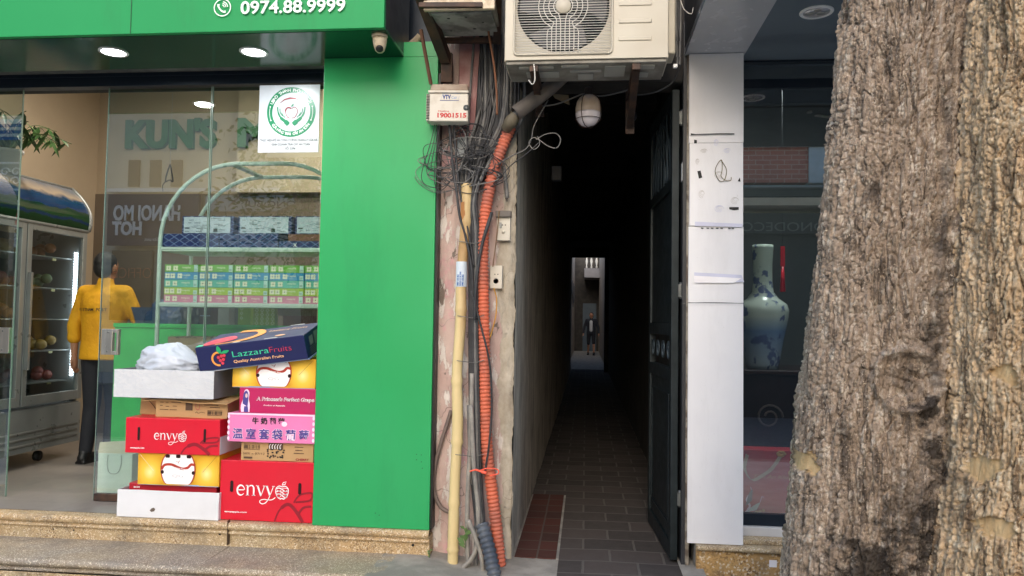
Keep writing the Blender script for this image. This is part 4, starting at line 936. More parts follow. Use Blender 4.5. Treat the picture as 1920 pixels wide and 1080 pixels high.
# goods in the fridge
cols = [C(110,44,40), C(128,104,50), C(84,34,44), C(64,80,48), C(134,84,44)]
gmats = [M_(n_, c_) for n_, c_ in zip(('red_fruit_pack','yellow_fruit_pack','dark_red_fruit_pack','green_fruit_pack','orange_fruit_pack'), cols)]
k_ = 0
for si in range(5):
    for j in range(6):
        y_ = y0+.12+(y1-y0-.3)*j/5; z_ = zb_+.168+.24*si; k_ += 1
        if rnd.random() < .2: continue
        e = empty('fruit_pack', (Xf-.28, y_, z_+.001), 'wrapped fruit pack on a shelf inside the display fridge', 'fruit pack', 'fruit packs on the fridge shelves')
        m = gmats[(si+j*3) % 5]; mb = MB()
        for q in range(5): mb.ell((rnd.uniform(-.05,.1), rnd.uniform(-.07,.07), .04+.03*(q % 2)), (.042,.042,.04), n=10)
        mb.build('fruit', m, e)
        t_ = MB().box(.13, .136, -.02, .02, -.028, -.002); t_.build('price_tag', M_('cream_tag', C(226,220,160), .6), e)
# potted plant on the fridge
e = empty('potted_plant', (Xf-.22, 5.02, zh), 'potted plant with drooping dark green leaves on top of the fridge', 'plant')
MB().lathe([(.07,0),(.09,.16),(.1,.16),(.1,.18),(.08,.18)], 20).build('pot', m_whitebox, e)
mb = MB(); mbs = MB(); r_ = random.Random(11)
for k in range(26):
    a = r_.uniform(0, 2*math.pi); L = r_.uniform(.2, .5); el = r_.uniform(.1, 1.0)
    tip = Vector((math.cos(a)*L, math.sin(a)*L, .2+el*.25)); base = Vector((0, 0, .17)); st_ = spline([base, base+(tip-base)*.5+Vector((0,0,.1)), tip], 5); mbs.tube(st_, .003, 5)
    for q in range(6):
        c = st_[min(len(st_)-1, 4+q)]; b = r_.uniform(0, 6.28); d = Vector((math.cos(b), math.sin(b), -r_.uniform(.5, 1.4))).normalized(); wv_ = d.cross(Vector((0,0,1))).normalized(); l_ = r_.uniform(.08,.16); w__ = l_*.17
        droop = Vector((0,0,-l_*.2)); mb.add([c, c+d*l_*.35+wv_*w__, c+d*l_*.7+wv_*w__*.8+droop*.4, c+d*l_+droop, c+d*l_*.7-wv_*w__*.8+droop*.4, c+d*l_*.35-wv_*w__, c+d*l_*.5-Vector((0,0,.006))], [(0,1,6),(1,2,6),(2,3,6),(3,4,6),(4,5,6),(5,0,6)])
mb.build('leaves', M_('dark_leaf', C(34,64,34), .35, ns=12, col2=C(60,92,44)), e); mbs.build('stems', M_('stem_green', C(70,84,44), .6), e)

# ------------------------------------------------------------------ people
m_skin = M_('skin', C(176,128,100), .5, col2=C(160,112,86)); m_hair = M_('black_hair', C(22,20,20), .6, bump=.6, bs=180)
def person(loc, h, rz, label, shirt, pants, mshirt, mpants, mshoe, larm, rarm, legs, mat_inner=None, vox=.011, group=None, jacket_len=.0, shorts=False, lean=0):
    """loc ground point, h height; faces +Y before rz. larm / rarm: [shoulder->elbow->wrist->finger dir] as unit directions"""
    s = h/1.70; e = empty('person', loc, label, 'person', group, (0, 0, R(rz)))
    def V(x, y, z): return Vector((x*s, y*s, z*s))
    hipz, shz, nk = .92, 1.39, 1.46
    sk = MB(); cl_ = MB(); pt = MB()
    # head and neck
    sk.capsule(V(0,-.0,1.40), V(0,.01,1.52), .058*s, .056*s); sk.ell(V(0,.012,1.605), (.074*s,.092*s,.105*s)); sk.ell(V(0,.03,1.545), (.056*s,.062*s,.06*s))
    sk.ell(V(0,.102,1.585), (.013*s,.018*s,.022*s)); sk.ell(V(-.022,.088,1.615), (.02*s,.012*s,.01*s)); sk.ell(V(.022,.088,1.615), (.02*s,.012*s,.01*s)); sk.ell(V(0,.09,1.548), (.024*s,.01*s,.007*s))
    for sx in (-1, 1): sk.ell(V(sx*.076,-.002,1.59), (.011*s,.02*s,.033*s), (0,0,sx*-.4))
    sk.ell(V(0,0,1.2), (.13*s,.08*s,.22*s)); sk.ell(V(0,0,.98), (.14*s,.09*s,.12*s))
    def limb(sh, A, rr, mb1, mb2, r1, r2, sl):
        up = V(*A[0])*.29/ s*1; 
        el = sh+Vector(A[0]).normalized()*.285*s; wr = el+Vector(A[1]).normalized()*.25*s
        sk.capsule(sh, el, .045*s, .038*s); sk.capsule(el, wr, .037*s, .025*s)
        mb1.capsule(sh, el, r1*s, r1*.88*s)
        if sl > 0:
            ce = el+(wr-el)*sl; mb1.capsule(el, ce, r1*.9*s, r2*s); 
            if sl < .8: mb1.capsule(ce-(wr-el)*.08, ce, r2*1.12*s, r2*1.12*s)
        hd = Vector(A[1]).normalized(); pc = wr+hd*.05*s; side = Vector(A[2]).normalized(); nrm = hd.cross(side).normalized()
        sk.capsule(wr, pc+hd*.035*s, .024*s, .03*s); sk.ell(pc, (.03*s,.03*s,.03*s))
        for i, (o_, L) in enumerate(((-.027,.062),(-.009,.072),(.009,.068),(.027,.054))):
            b0 = pc+side*o_*s+hd*.03*s; k1 = b0+hd*L*.5*s+nrm*.006*s; k2 = k1+hd*L*.4*s+nrm*.02*s; sk.capsule(b0, k1, .0095*s, .009*s, 8); sk.capsule(k1, k2, .009*s, .0075*s, 8)
        t0 = pc-side*.028*s-hd*.015*s; sk.capsule(t0, t0-side*.02*s+hd*.035*s+nrm*.008*s, .011*s, .009*s, 8)
        return wr, pc
    lw, lp = limb(V(-.185,0,shz), larm, 1, cl_, None, .062, .048, larm[3]); rw, rp = limb(V(.185,0,shz), rarm, 1, cl_, None, .062, .048, rarm[3])
    # torso clothing
    N_ = 26; TS = ((1.435,.07,.06),(1.41,.125,.085),(1.37,.178,.108),(1.30,.192,.12),(1.2,.188,.124),(1.08,.176,.12),(.98,.178,.124),(.90,.186,.13),(.84-jacket_len,.188,.132))
    tv = [(rx*s*math.copysign(abs(math.cos(2*math.pi*k/N_))**.85, math.cos(2*math.pi*k/N_)), ry*s*math.copysign(abs(math.sin(2*math.pi*k/N_))**.85, math.sin(2*math.pi*k/N_)), z*s) for (z, rx, ry) in TS for k in range(N_)]
    cl_.add(tv, [(i*N_+(k+1)%N_, i*N_+k, (i+1)*N_+k, (i+1)*N_+(k+1)%N_) for i in range(len(TS)-1) for k in range(N_)]+[tuple(range(N_)), tuple(range(len(TS)*N_-1, (len(TS)-1)*N_-1, -1))], None, True)
    cl_.capsule(V(-.175,0,shz-.005), V(.175,0,shz-.005), .07*s, .07*s); cl_.capsule(V(0,-.005,1.42), V(0,.0,1.475), .072*s, .064*s)
    # trousers
    pt.ell(V(0,0,.90), (.165*s,.118*s,.12*s))
    for i, (kx, ky, kz, ax, ay, az) in enumerate(legs):
        sx = -1 if i == 0 else 1
        hp_ = V(sx*.09,0,.86); kn = V(kx,ky,kz); an = V(ax,ay,az)
        pt.capsule(hp_, kn, .092*s, .068*s); sk.capsule(hp_, kn, .07*s, .05*s); sk.capsule(kn, an, .05*s, .034*s)
        if not shorts: pt.capsule(kn, an+V(0,0,.01), .066*s, .052*s)
        sb = MB(); sb.capsule(an+V(0,-.03,-.045), an+V(0,.13,-.05), .042*s, .036*s); sb.ell(an+V(0,-.005,-.01), (.045*s,.055*s,.05*s)); sb.box(*[q*s for q in (ax-.042,ax+.042,ay-.06,ay+.16,az-.092,az-.07)])
        remesh(sb.build('shoe', mshoe, e), .008*s, 2)
    remesh(sk.build('body', m_skin, e), vox*.75, 3); remesh(cl_.build(shirt, mshirt, e), vox, 6, .6); remesh(pt.build(pants, mpants, e), vox, 5)
    hr = MB(); hr.ell(V(0,-.012,1.635), (.083*s,.097*s,.092*s)); hr.ell(V(0,-.04,1.585), (.076*s,.066*s,.085*s)); remesh(hr.build('hair', m_hair, e), .008, 2)
    return e, s, lp, rp
m_yshirt = M_('yellow_shirt', C(226,166,20), .75, 0, C(206,146,14), 5, bump=.6, bs=9, bd=.03)
m_trouser = M_('dark_trousers', C(26,28,36), .8, bump=.3, bs=10, bd=.02)
Yp = 5.34; pp = at(185, 880, Yp)
hh = at(196, 485, Yp).z-FZ+.0
pe, s_, lp, rp = person((pp.x+.0, Yp, FZ), hh+.03, -4, 'person in a yellow shirt seen from behind, holding a dark bag at the counter', 'shirt', 'trousers', m_yshirt, m_trouser, m_black,
    [(-.30,-.04,-1), (-.05,.10,-1), (0,1,0), .42], [(.30,.25,-.9), (.45,.9,-.05), (0,0,1), .9],
    [(-.10,.02,.48,-.11,-.02,.09),(.10,.02,.48,.11,-.03,.09)])
mb = MB(); 
for i, ch in enumerate('VIETNAM POST'):
    if ch == ' ': continue
    u_ = (i-5.5)/5.5; ang = u_*.5; Mx = Matrix.Translation((u_*.115*s_, -.160*s_+.022*s_*u_*u_, 1.235*s_)) @ Matrix.Rotation(u_*.42, 4, 'Z') @ FRONT
    text(mb, ch, .030, Mx, m_black, bold=.03, align='C', xs=1.0)
mb.build('shirt_print', None, pe)
# dark bag in his hand
bp = at(276, 594, 5.25); e = empty('carrier_bag', (bp.x, bp.y, bp.z-.06), 'slate blue plastic bag held over the counter by the person in yellow', 'bag')
mb = MB(); mb.add([(-.11,-.03,.13),(.12,-.03,.13),(.10,-.04,0),(-.06,-.04,0),(-.11,.06,.13),(.12,.06,.13),(.10,.05,0),(-.06,.05,0)], [(0,1,2,3),(5,4,7,6),(4,0,3,7),(1,5,6,2),(3,2,6,7)])
mb.build('bag_body', M_('slate_plastic', C(62,74,100), .3, bump=.3, bs=12, bd=.02), e); MB().tube(spline([(.05,0,.13),(.12,.0,.17),(.16,0,.2)]), .005, 6).build('handle', m_cable_grey, e)

# ------------------------------------------------------------------ security camera under the sign
d_ = ray(712, 66); t_ = (2.888-CAMZ)/d_.z; cp = Vector((d_.x*t_, d_.y*t_, 2.888))
e = empty('security_camera', cp, 'cream dome security camera under the green soffit corner', 'security camera')
m_cream = M_('aged_cream_plastic', C(206,190,164), .45, col2=C(176,156,126), ns=25)
MB().lathe([(.0,.0),(.040,-.0),(.041,-.008),(.037,-.014),(.0,-.014)][::-1], 24).build('base', m_cream, e)
cb = MB().lathe([(.002,-.088),(.012,-.088),(.023,-.078),(.031,-.055),(.036,-.03),(.037,-.014)], 24, M=Matrix.Rotation(R(8), 4, 'X')); cb.build('eyeball', m_cream, e)
ln = MB().lathe([(.001,.006),(.017,.005),(.0195,.0),(.0195,-.004)], 20, M=Matrix.Translation((.006,-.020,-.078)) @ Matrix.Rotation(R(140), 4, 'X') @ Matrix.Rotation(R(10), 4, 'Y')); ln.build('lens', m_black, e)
# ------------------------------------------------------------------ pier between the shop and the alley
YP = 4.05
pier = empty('plaster_pier', ((XP0+XP1)/2, YP, .15), 'peeling pink plaster pier left of the alley entrance', 'wall')
def relief(name, x0, x1, z0, z1, Y, m, parent, nx, nz, amp):
    mb = MB(); vs = []
    for j in range(nz+1):
        for i in range(nx+1):
            x = x0+(x1-x0)*i/nx; z = z0+(z1-z0)*j/nz; n_ = mnoise.noise(Vector((x*5, z*2.2, 2)))*1.0+mnoise.noise(Vector((x*16, z*9, 5)))*.5+.3*mnoise.noise(Vector((x*60, z*50, 5)))
            edge = max(0, 1-(x1-x)/.05)**2
            vs.append((x + (edge*.014*mnoise.noise(Vector((z*7, 1, 1)))+edge*.006*mnoise.noise(Vector((z*40, 1, 1))) if i == nx else 0), Y+amp*n_+edge*.02, z))
    n = nx+1; mb.add(vs, [(j*n+i, j*n+i+1, (j+1)*n+i+1, (j+1)*n+i) for j in range(nz) for i in range(nx)], None, True)
    return part(name, mb, m, parent)
relief('front_plaster', XP0, XP1, .12, 4.6, YP, m_plaster, pier, 60, 300, .006)
# a fatter rounded band of plaster, old pink paint high up
mb = MB(); mb.tube([at(935, y, YP+.055) for y in range(-60, 370, 30)], [.062+.004*math.sin(i*1.7) for i in range(15)], 14); 
m_oldpink = M_('old_dusty_pink_paint', C(166,118,118), .7, 0, C(190,156,150), 11, .5, .75, bump=.5, bs=30)
lbox(pier, 'upper_panel', at(862, 100, YP).x, at(925, 100, YP).x, YP-.02, YP-.004, at(890, 262, YP).z, 4.5, m_oldpink, .004)
lbox(pier, 'back_fill', XP0, XP1-.02, YP+.03, 4.7, 0, 4.6, m_darkwall)
# alley building over the passage
al = empty('alley_walls', (.07, 4.05, .15), 'dark sooty walls and ceiling of the narrow alley passage', 'building')
def wallgrid(name, X, y0, y1, z0, z1, m, ny, nz, amp, flip, parent=al):
    mb = MB(); vs = []
    for j in range(nz+1):
        for i in range(ny+1):
            y = y0+(y1-y0)*(i/ny)**1.6; z = z0+(z1-z0)*j/nz
            vs.append((X+amp*(mnoise.noise(Vector((y*2.5, z*2, 7)))+.5*mnoise.noise(Vector((y*11, z*7, 3)))), y, z))
    n = ny+1; mb.add(vs, [(j*n+i, j*n+i+1, (j+1)*n+i+1, (j+1)*n+i) for j in range(nz) for i in range(ny)], None, True)
    return part(name, mb, m, parent)
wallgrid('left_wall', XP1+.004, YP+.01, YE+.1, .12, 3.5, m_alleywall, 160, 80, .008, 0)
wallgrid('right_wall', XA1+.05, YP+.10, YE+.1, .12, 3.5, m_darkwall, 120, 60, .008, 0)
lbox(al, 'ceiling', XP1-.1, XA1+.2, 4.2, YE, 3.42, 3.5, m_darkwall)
for k, yb in enumerate((6.3, 9.5, 13.5, 17.0)): lbox(al, 'beam', XP1, XA1+.05, yb, yb+.25, 3.3, 3.42, m_darkwall, .01)
zlin = at(1130, 158, 4.12).z
lbox(al, 'lintel', XP1+.01, XA1+.06, 4.10, 4.30, zlin, 3.5, m_darkwall, .01)
lbox(al, 'upper_facade', XP1-.01, XA1+.06, 4.30, 4.6, 3.0, 6, m_darkwall)
lbox(al, 'outer_mass', -.9, XP1-.12, 4.75, YE+.1, 0, 6, m_darkwall); lbox(al, 'outer_mass', XA1+.06, XA1+.09, 4.3, YE+.1, 0, 6, m_darkwall)
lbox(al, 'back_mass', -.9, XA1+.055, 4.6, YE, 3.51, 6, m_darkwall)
# end frame of the passage
lbox(al, 'end_jamb', XA1-.06, XA1+.2, YE-.2, YE, .1, 3.42, m_darkwall); lbox(al, 'end_lintel', XP1-.1, XA1+.2, YE+.01, YE+.15, 3.16, 3.5, m_darkwall)
# courtyard beyond
cy = empty('courtyard_house', (.1, 33, .15), 'dim house with a balcony and doors at the far end of the alley', 'building')
m_cy = grimewall('courtyard_plaster', C(140,130,118), C(170,158,144), C(200,188,172))
lbox(cy, 'side_wall', -.75, -.52, YE+.16, 34, .1, 4.4, m_cy); lbox(cy, 'side_wall', .56, .8, YE+.16, 34, .1, 4.4, m_cy)
lbox(cy, 'end_wall', -.8, .9, 33.6, 33.8, .1, 5, m_darkwall)
lbox(cy, 'balcony_slab', -.1, .56, 31.8, 33.59, 3.35, 3.75, M_('grey_slab', C(120,120,124), .8), .01)
mb = MB()
for x in (.0, .2, .42): mb.lathe([(.03,0),(.045,.05),(.025,.12),(.06,.3),(.03,.42),(.05,.5),(.03,.62)], 12, M=Matrix.Translation((x, 31.9, 3.751)))
part('baluster', mb, M_('pale_baluster', C(190,190,186), .6), cy); lbox(cy, 'balcony_rail', -.1, .56, 31.84, 31.96, 4.373, 4.46, m_concrete)
lbox(cy, 'door', -.15, .45, 33.56, 33.59, .15, 2.3, M_('dull_blue_door', C(70,84,96), .6), .01)
mb = MB()
for k in range(5): mb.tube(spline([(-.5, 20.3+k*2, 3.0-k*.1), (-.48, 21.4+k*2, 2.0+.2*(k % 3)), (-.49, 22.2+k*2, 2.9)]), .014, 6)
part('cable', mb, m_cable, cy)
pfar = at(1109, 671, 29.5)
person((pfar.x-.02, 29.5, .172), 1.66, 176, 'person in a dark open jacket and pale shirt walking far down the alley', 'jacket', 'shorts', M_('dark_jacket', C(30,34,44), .8), m_trouser, m_black,
    [(-.35,.0,-1), (-.1,.35,-1), (0,1,0), .95], [(.35,.0,-1), (.1,.35,-1), (0,1,0), .95], [(-.11,.10,.48,-.12,.16,.09),(.10,.03,.47,.13,-.16,.09)], shorts=True)
sh = MB(); sh.capsule((0,.122,1.3), (.0,.118,.98), .06, .07); fp = [o for o in COL.objects if o.get('label', '').startswith('person in a dark open')][0]
sh.build('inner_shirt', M_('pale_shirt', C(190,192,196), .8), fp)

# metal door leaf, folded back against the right wall
hx, hy = XA1-.03, 4.13; ang = math.atan2(.055, .80)
leaf = empty('metal_door', (hx, hy, .185), 'tall dark teal metal door standing open against the right alley wall', 'door', None, (0, 0, ang))
m_teal = M_('dark_teal_paint', C(24,34,38), .45, .3, C(38,48,52), 9, bump=.2, bs=30)
zt = at(1268, 168, 4.13).z-.185
def db(name, y0, y1, z0, z1, x0=-.04, x1=0, m=m_teal, bev=.003): return MB().box(x0, x1, y0, y1, z0, z1).build(name, m, leaf, bev)
db('stile', 0, .055, 0, zt); db('stile', .745, .80, 0, zt); db('rail', .056, .744, 0, .09); db('rail', .056, .744, .95, 1.02); db('rail', .056, .744, 1.2, 1.27); db('rail', .056, .744, zt-.08, zt); db('rail', .056, .744, zt-.55, zt-.49)
db('panel', .056, .744, .091, .949, -.028, -.014); db('panel', .056, .744, 1.271, zt-.551, -.028, -.014)
db('panel_frame', .10, .70, .16, .175, -.036, -.0281); db('panel_frame', .10, .115, .176, .86, -.036, -.0281); db('panel_frame', .685, .70, .176, .86, -.036, -.0281); db('panel_frame', .10, .70, .861, .876, -.036, -.0281)
mb = MB()
for k in range(4):
    c_y = .13+.18*k
    for sg in (-1, 1): mb.tube([(-.03, c_y+.045*math.cos(t)*(1-t/14)*sg, 1.11+.06*math.sin(t)*(1-t/14)) for t in [i*.45 for i in range(20)]], .005, 6)
for k in range(7): mb.tube([(-.03, .1+.1*k, zt-.49), (-.03, .1+.1*k+.03*math.sin(k), zt-.08)], .006, 6)
for k in range(3): mb.tube([(-.03, .4+(.3-.08*k)*math.cos(t), zt-.47+(.36-.08*k)*math.sin(t)) for t in [math.pi*i/14 for i in range(15)]], .006, 6)
mb.build('scroll_ornament', M_('grey_blue_iron', C(72,84,92), .5, .4), leaf)
mb = MB(); 
for zz in (.28, 1.4, 2.35): mb.cyl((.012,.0,zz), (.012,.0,zz+.09), .009, n=10); mb.box(-.004,.014,-.012,.03,zz+.01,zz+.08)
mb.build('hinge', m_greymetal, leaf)
# jamb pieces
fr_ = empty('door_frame', (XA1+.01, 4.1, .15), 'rusty pale steel door frame at the right edge of the alley', 'door frame')
lbox(fr_, 'jamb', XA1+.002, XA1+.022, 4.07, 4.16, .15, 3.3, M_('worn_pale_paint', C(150,142,128), .6, 0, C(96,84,72), 16, .45, .6), .004)
# ------------------------------------------------------------------ bamboo pole
def spt(lst, Y): return [at(px, py, Y if not isinstance(Y, (list, tuple)) else Y[i]) for i, (px, py) in enumerate(lst)]
m_bamboo = M_('dry_bamboo', C(216,194,142), .5, 0, C(166,128,82), 6, .48, .72, (1,1,.25), bump=.15, bs=60)
e = empty('bamboo_pole', at(849, 1056, 3.94), 'upright yellow bamboo pole tied to the cables in front of the pier', 'pole')
pts = spline(spt([(875,345),(873,420),(865,520),(864,600),(857,700),(858,800),(853,900),(850,1000),(849,1057)], 3.94), 14)
N = len(pts); nodes_ = (.12,.345,.52,.66,.80,.93)
rr = []
for i in range(N):
    t = i/(N-1); r_ = .0285+.001*math.sin(t*23)
    for q in nodes_: r_ += .0055*math.exp(-((t-q)/.005)**2)-.002*math.exp(-((t-q-.012)/.006)**2)
    rr.append(r_)
mb = MB(); mb.tube(pts, rr, 20, caps=False); part('pole_body', mb, m_bamboo, e)
mb = MB(); mb.tube([pts[0]-Vector((0,0,.03)), pts[0]-Vector((0,0,.031))], .026, 16); part('hollow_end', mb, m_brownp, e)
mb = MB(); bark_ = at(868, 395, 3.91); mb.add([(bark_.x-.012,3.912,bark_.z+.045),(bark_.x+.008,3.911,bark_.z+.05),(bark_.x+.012,3.911,bark_.z-.02),(bark_.x-.002,3.911,bark_.z-.05),(bark_.x-.012,3.911,bark_.z-.02)], [(0,1,2,3,4)]); part('bark_scar', mb, M_('brown_scar', C(150,100,50), .7), e)
# paper sticker with numbers
mb = MB(); c0 = at(866, 491, 3.94); c1 = at(865, 538, 3.94); vs = []
for j in range(2):
    for i in range(11):
        a = R(-75+15*i); z_ = (c1.z, c0.z)[j]; x_ = (c1.x, c0.x)[j]; vs.append((x_+.0305*math.sin(a), 3.94-.0305*math.cos(a), z_))
mb.add(vs, [(i, i+1, 12+i, 11+i) for i in range(10)], None, True); st = part('paper_sticker', mb, M_('blue_white_paper', C(196,206,214), .6), e)
mb = MB(); ms_ = M_('blue_print', C(50,96,160), .5); F = face_m(c1.x-.018, 3.94-.0318, c1.z+.005) @ Matrix.Rotation(R(90), 4, 'Z') @ Matrix.Translation((0,0,0))
for k, tx in enumerate(('0987 135 862', 'KHOAN CAT BE TONG', '0987 135 862')): text(mb, tx, .012, F @ Matrix.Translation((0, -.013*k-.008, 0)), ms_, bold=.04, xs=.9 if k != 1 else .6)
pr = mb.build('print'); pr.parent = st
# ------------------------------------------------------------------ conduits
def conduit(name, pxs, Y, r, pitch, m, label, cat='conduit'):
    c = spline(spt(pxs, Y), 40); L = [0]
    for i in range(1, len(c)): L.append(L[-1]+(c[i]-c[i-1]).length)
    n = int(L[-1]/pitch*6); P = []; rr = []; j = 0
    for k in range(n+1):
        d = L[-1]*k/n
        while j < len(L)-2 and L[j+1] < d: j += 1
        t = (d-L[j])/max(1e-6, L[j+1]-L[j]); P.append(c[j].lerp(c[j+1], t)); ph = (k % 6); rr.append(r*(1, 1, 1, .97, .84, .84)[ph]*(1 if ph != 3 else .93))
    e = empty(name, c[-1], label, cat); part('corrugated_tube', MB().tube(P, rr, 20, caps=True), m, e); return e
m_orange = M_('orange_plastic', C(206,106,76), .6, 0, C(170,98,80), 7); m_bluegrey = M_('blue_grey_plastic', C(66,74,86), .45, 0, C(90,96,104), 7)
conduit('corrugated_conduit', [(957,238),(938,285),(922,335),(910,400),(905,470),(906,560),(908,660),(910,760),(913,840),(921,910),(930,980),(938,1062)], 3.955, .0325, .0205, m_orange, 'orange corrugated conduit running down the pier')
conduit('corrugated_conduit', [(903,983),(910,1005),(919,1040),(930,1095)], [3.90,3.88,3.85,3.80], .037, .0265, m_bluegrey, 'dark blue grey corrugated conduit at the foot of the pier')
# grey pipes and cables : each one a thing
def cable(pxs, Y, r, m, label, name='cable', group='dark cables running down the pier', k=6, n=7):
    pts = spline(spt(pxs, Y), k); e = MB().tube([p-pts[-1] for p in pts], r, n).build(name, m); e.location = pts[-1]; return tag(e, label, 'cable' if name == 'cable' else 'pipe' if name == 'pipe' else 'wire', group)
cable([(885,700),(883,800),(878,900),(876,960),(877,1040),(882,1090)], 3.93, .0125, m_pvc, 'thin dusty grey pipe close beside the bamboo pole', 'pipe', 'grey pipes at the foot of the pier')
cable([(889,380),(888,480),(884,600),(882,700)], 3.96, .009, m_pvc, 'thin grey pipe behind the middle of the bamboo pole', 'pipe', 'grey pipes at the foot of the pier')
cable([(879,760),(882,860),(891,950),(893,1020),(890,1085)], 3.95, .0115, m_cable_grey, 'dark grey pipe running straight down between the paler pipes', 'pipe', 'grey pipes at the foot of the pier')
cable([(883,760),(889,880),(896,950),(896,1010),(886,1045),(862,1072),(852,1100)], 3.90, .0125, m_pvc, 'pale grey pipe bending left towards the foot of the bamboo pole', 'pipe', 'grey pipes at the foot of the pier')
cable([(878,975),(892,1010),(903,1045),(905,1095)], 3.87, .0125, m_pvc, 'pale grey pipe curving right beside the dark corrugated conduit', 'pipe', 'grey pipes at the foot of the pier')
cable([(846,770),(824,840),(815,880),(814,920),(826,950),(846,962)], 4.02, .011, M_('dull_brown_cable', C(112,98,92), .6), 'brown grey cable looping out left from the bamboo pole over the plaster', 'cable')
lab = 'straight dark cable in the bundle running down beside the orange conduit'
r_ = random.Random(21)
for k in range(13):
    x_ = 882+k*2.0; yy = 3.965-.014*(k % 3); top_ = 868+k*8+r_.uniform(-6,6)
    cable([(top_+30+r_.uniform(-8,8),-30),(top_+22,110),(top_+14,230),(874+k*2.2,350+r_.uniform(-20,20)),(880+k*1.5,440),(880+k*1.35+r_.uniform(-1,1),600),(881+k*1.5,760),(884+k*1.6,900),(896+k*1.2,1000)], [4.0,4.0,3.99,yy,yy,yy,yy,yy,3.92], (.0105 if k % 4 == 1 else .0062+.0030*r_.random()), m_cable if k % 4 else m_cable_grey, lab)
lab = 'dark hanging cable in the thick bunch left of the air conditioner'
for k in range(34):
    x_ = 900+k*1.6; cable([(x_+r_.uniform(-3,3),-40),(x_+3*math.sin(k),60),(x_+4*math.sin(k*1.3)+r_.uniform(-4,4),150),(x_-8+r_.uniform(-8,8),230),(x_-26-r_.uniform(0,14),300),(x_-38-r_.uniform(-4,10),345)], [3.98,4.0,3.97+.01*(k % 3),3.96,3.98,4.0], (.010 if k % 6 == 2 else .0035+.004*r_.random()), (m_cable, m_cable, m_cable_grey, m_cable)[k % 4], lab, group='dark cables hanging left of the air conditioner')
cable([(842,225),(848,300),(856,360),(862,405),(872,440),(884,500),(888,560)], 3.915, .007, m_cable, 'thick black cable crossing in front of the top of the bamboo pole')
cable([(851,225),(855,290),(861,350),(870,400),(880,445),(889,500)], 3.92, .006, m_cable, 'second black cable crossing the bamboo pole top, just right of the thicker one')
cable([(922,398),(916,420),(906,450),(898,490),(892,540),(890,600)], 3.90, .0085, m_cable, 'thick black cable crossing over the orange conduit below its bend')
cable([(918,408),(908,440),(900,475),(893,520),(889,590)], 3.905, .0065, m_cable, 'thinner black cable beside the thick one over the orange conduit')
cable([(884,545),(893,580),(904,620),(914,660),(920,700),(922,760),(920,800),(915,850),(908,890)], 3.905, .0055, m_cable, 'black cable swinging right across the orange conduit at mid height')
# tangle of thin wire loops
lab = 'loose coil of thin black wire in the tangle below the junction box'
for k in range(20):
    cx_, cy_ = 866+r_.uniform(-40,40), 298+r_.uniform(-42,40); rx, ry = r_.uniform(8,58), r_.uniform(8,40); ph = r_.uniform(0,6); n_ = 26
    pts = [(cx_+rx*math.cos(ph+i*.33)*(1+.22*math.sin(i*.7+k)), cy_+ry*math.sin(ph+i*.33)*(1+.12*math.cos(i*.7+k))) for i in range(n_)]
    cable(pts, [3.93+.02*math.sin(i*.5+k) for i in range(n_)], .0019+.0012*r_.random(), m_cable if k % 3 else m_cable_grey, lab, 'wire', 'thin wire coils below the junction box', k=3, n=5)
lab = 'thin black wire drooping left over the green column from the junction box'
for k, (dx, dy) in enumerate(((0,0),(10,-20),(18,-34),(24,6))):
    cable([(818+k*3,222),(808+dx*.5,265),(790+dx,330+dy*.5),(806+dx*.6,350+dy),(834,348+dy*.7),(856,325),(880,300)], [3.9,3.9,3.9,3.9,3.92,3.92,3.93], .0024, m_cable, lab, 'wire', 'thin wires drooping over the green column')
cable([(1028,187),(1012,215),(1000,240),(996,262),(985,280),(960,292),(930,310)], 3.93, .0035, m_cable_grey, 'thin grey wire hanging from the pipe cover down to the orange conduit', 'wire', 'grey wires at the alley mouth')
cable([(1005,262),(1022,252),(1042,250),(1051,262),(1044,277),(1028,274),(1012,263),(1000,258),(992,268),(1001,280),(1012,270),(1008,255)], 3.92, .003, m_cable_grey, 'grey wire loop dangling in front of the dark alley opening', 'wire', 'grey wires at the alley mouth')
cable([(1012,266),(985,290),(958,310),(940,330),(925,345)], 3.93, .003, m_cable, 'thin dark wire slanting from the wire loop down to the left', 'wire', 'grey wires at the alley mouth')
cable([(1000,200),(1040,196),(1078,182),(1097,176),(1130,180),(1180,168),(1196,160)], 4.0, .004, m_cable_grey, 'wire strung across the alley mouth over the big bulb', 'wire', 'grey wires at the alley mouth')
cable([(1276,120),(1262,152),(1240,168),(1215,176),(1190,178)], 3.95, .0045, m_cable, 'dark cable curving under the right end of the air conditioner', 'wire', 'grey wires at the alley mouth')
cable([(936,395),(932,440),(928,470),(924,500)], 3.99, .003, m_cable_brown, 'brown wire joining the two socket plates', 'wire')
cable([(926,540),(931,560),(930,590),(924,615),(918,636)], 3.97, .0035, M_('yellow_wire', C(190,140,50), .5), 'yellow wire hanging from the lower socket plate', 'wire')
def tie(y, label):
    e = MB().tube(spline(spt([(860-(y-450)*.016,y),(872,y+2),(890,y+4),(908,y-1)], [3.905,3.903,3.92,3.915]), 5), .002, 5).build('wire_tie', m_cable_grey); tag(e, label, 'wire tie', 'wire ties round the bamboo pole')
tie(452, 'wire tie round the bamboo pole near its top'); tie(592, 'wire tie round the bamboo pole just below the sticker'); tie(676, 'wire tie round the middle of the bamboo pole'); tie(852, 'wire tie round the lower part of the bamboo pole')
# orange ribbon
mb = MB(); P = spt([(881,884),(892,881),(902,884),(912,887)], 3.87); mb.tube(spline(P, 5), [.004]*5+[.0055]*6+[.009]*5, 7); mb.tube(spline(spt([(900,882),(915,878),(932,880),(934,888),(918,892)], 3.9), 5), .0035, 6)
tag(mb.build('ribbon_tie', M_('coral_ribbon', C(246,96,70), .5)), 'coral orange ribbon tied round the cables low on the pier', 'ribbon')
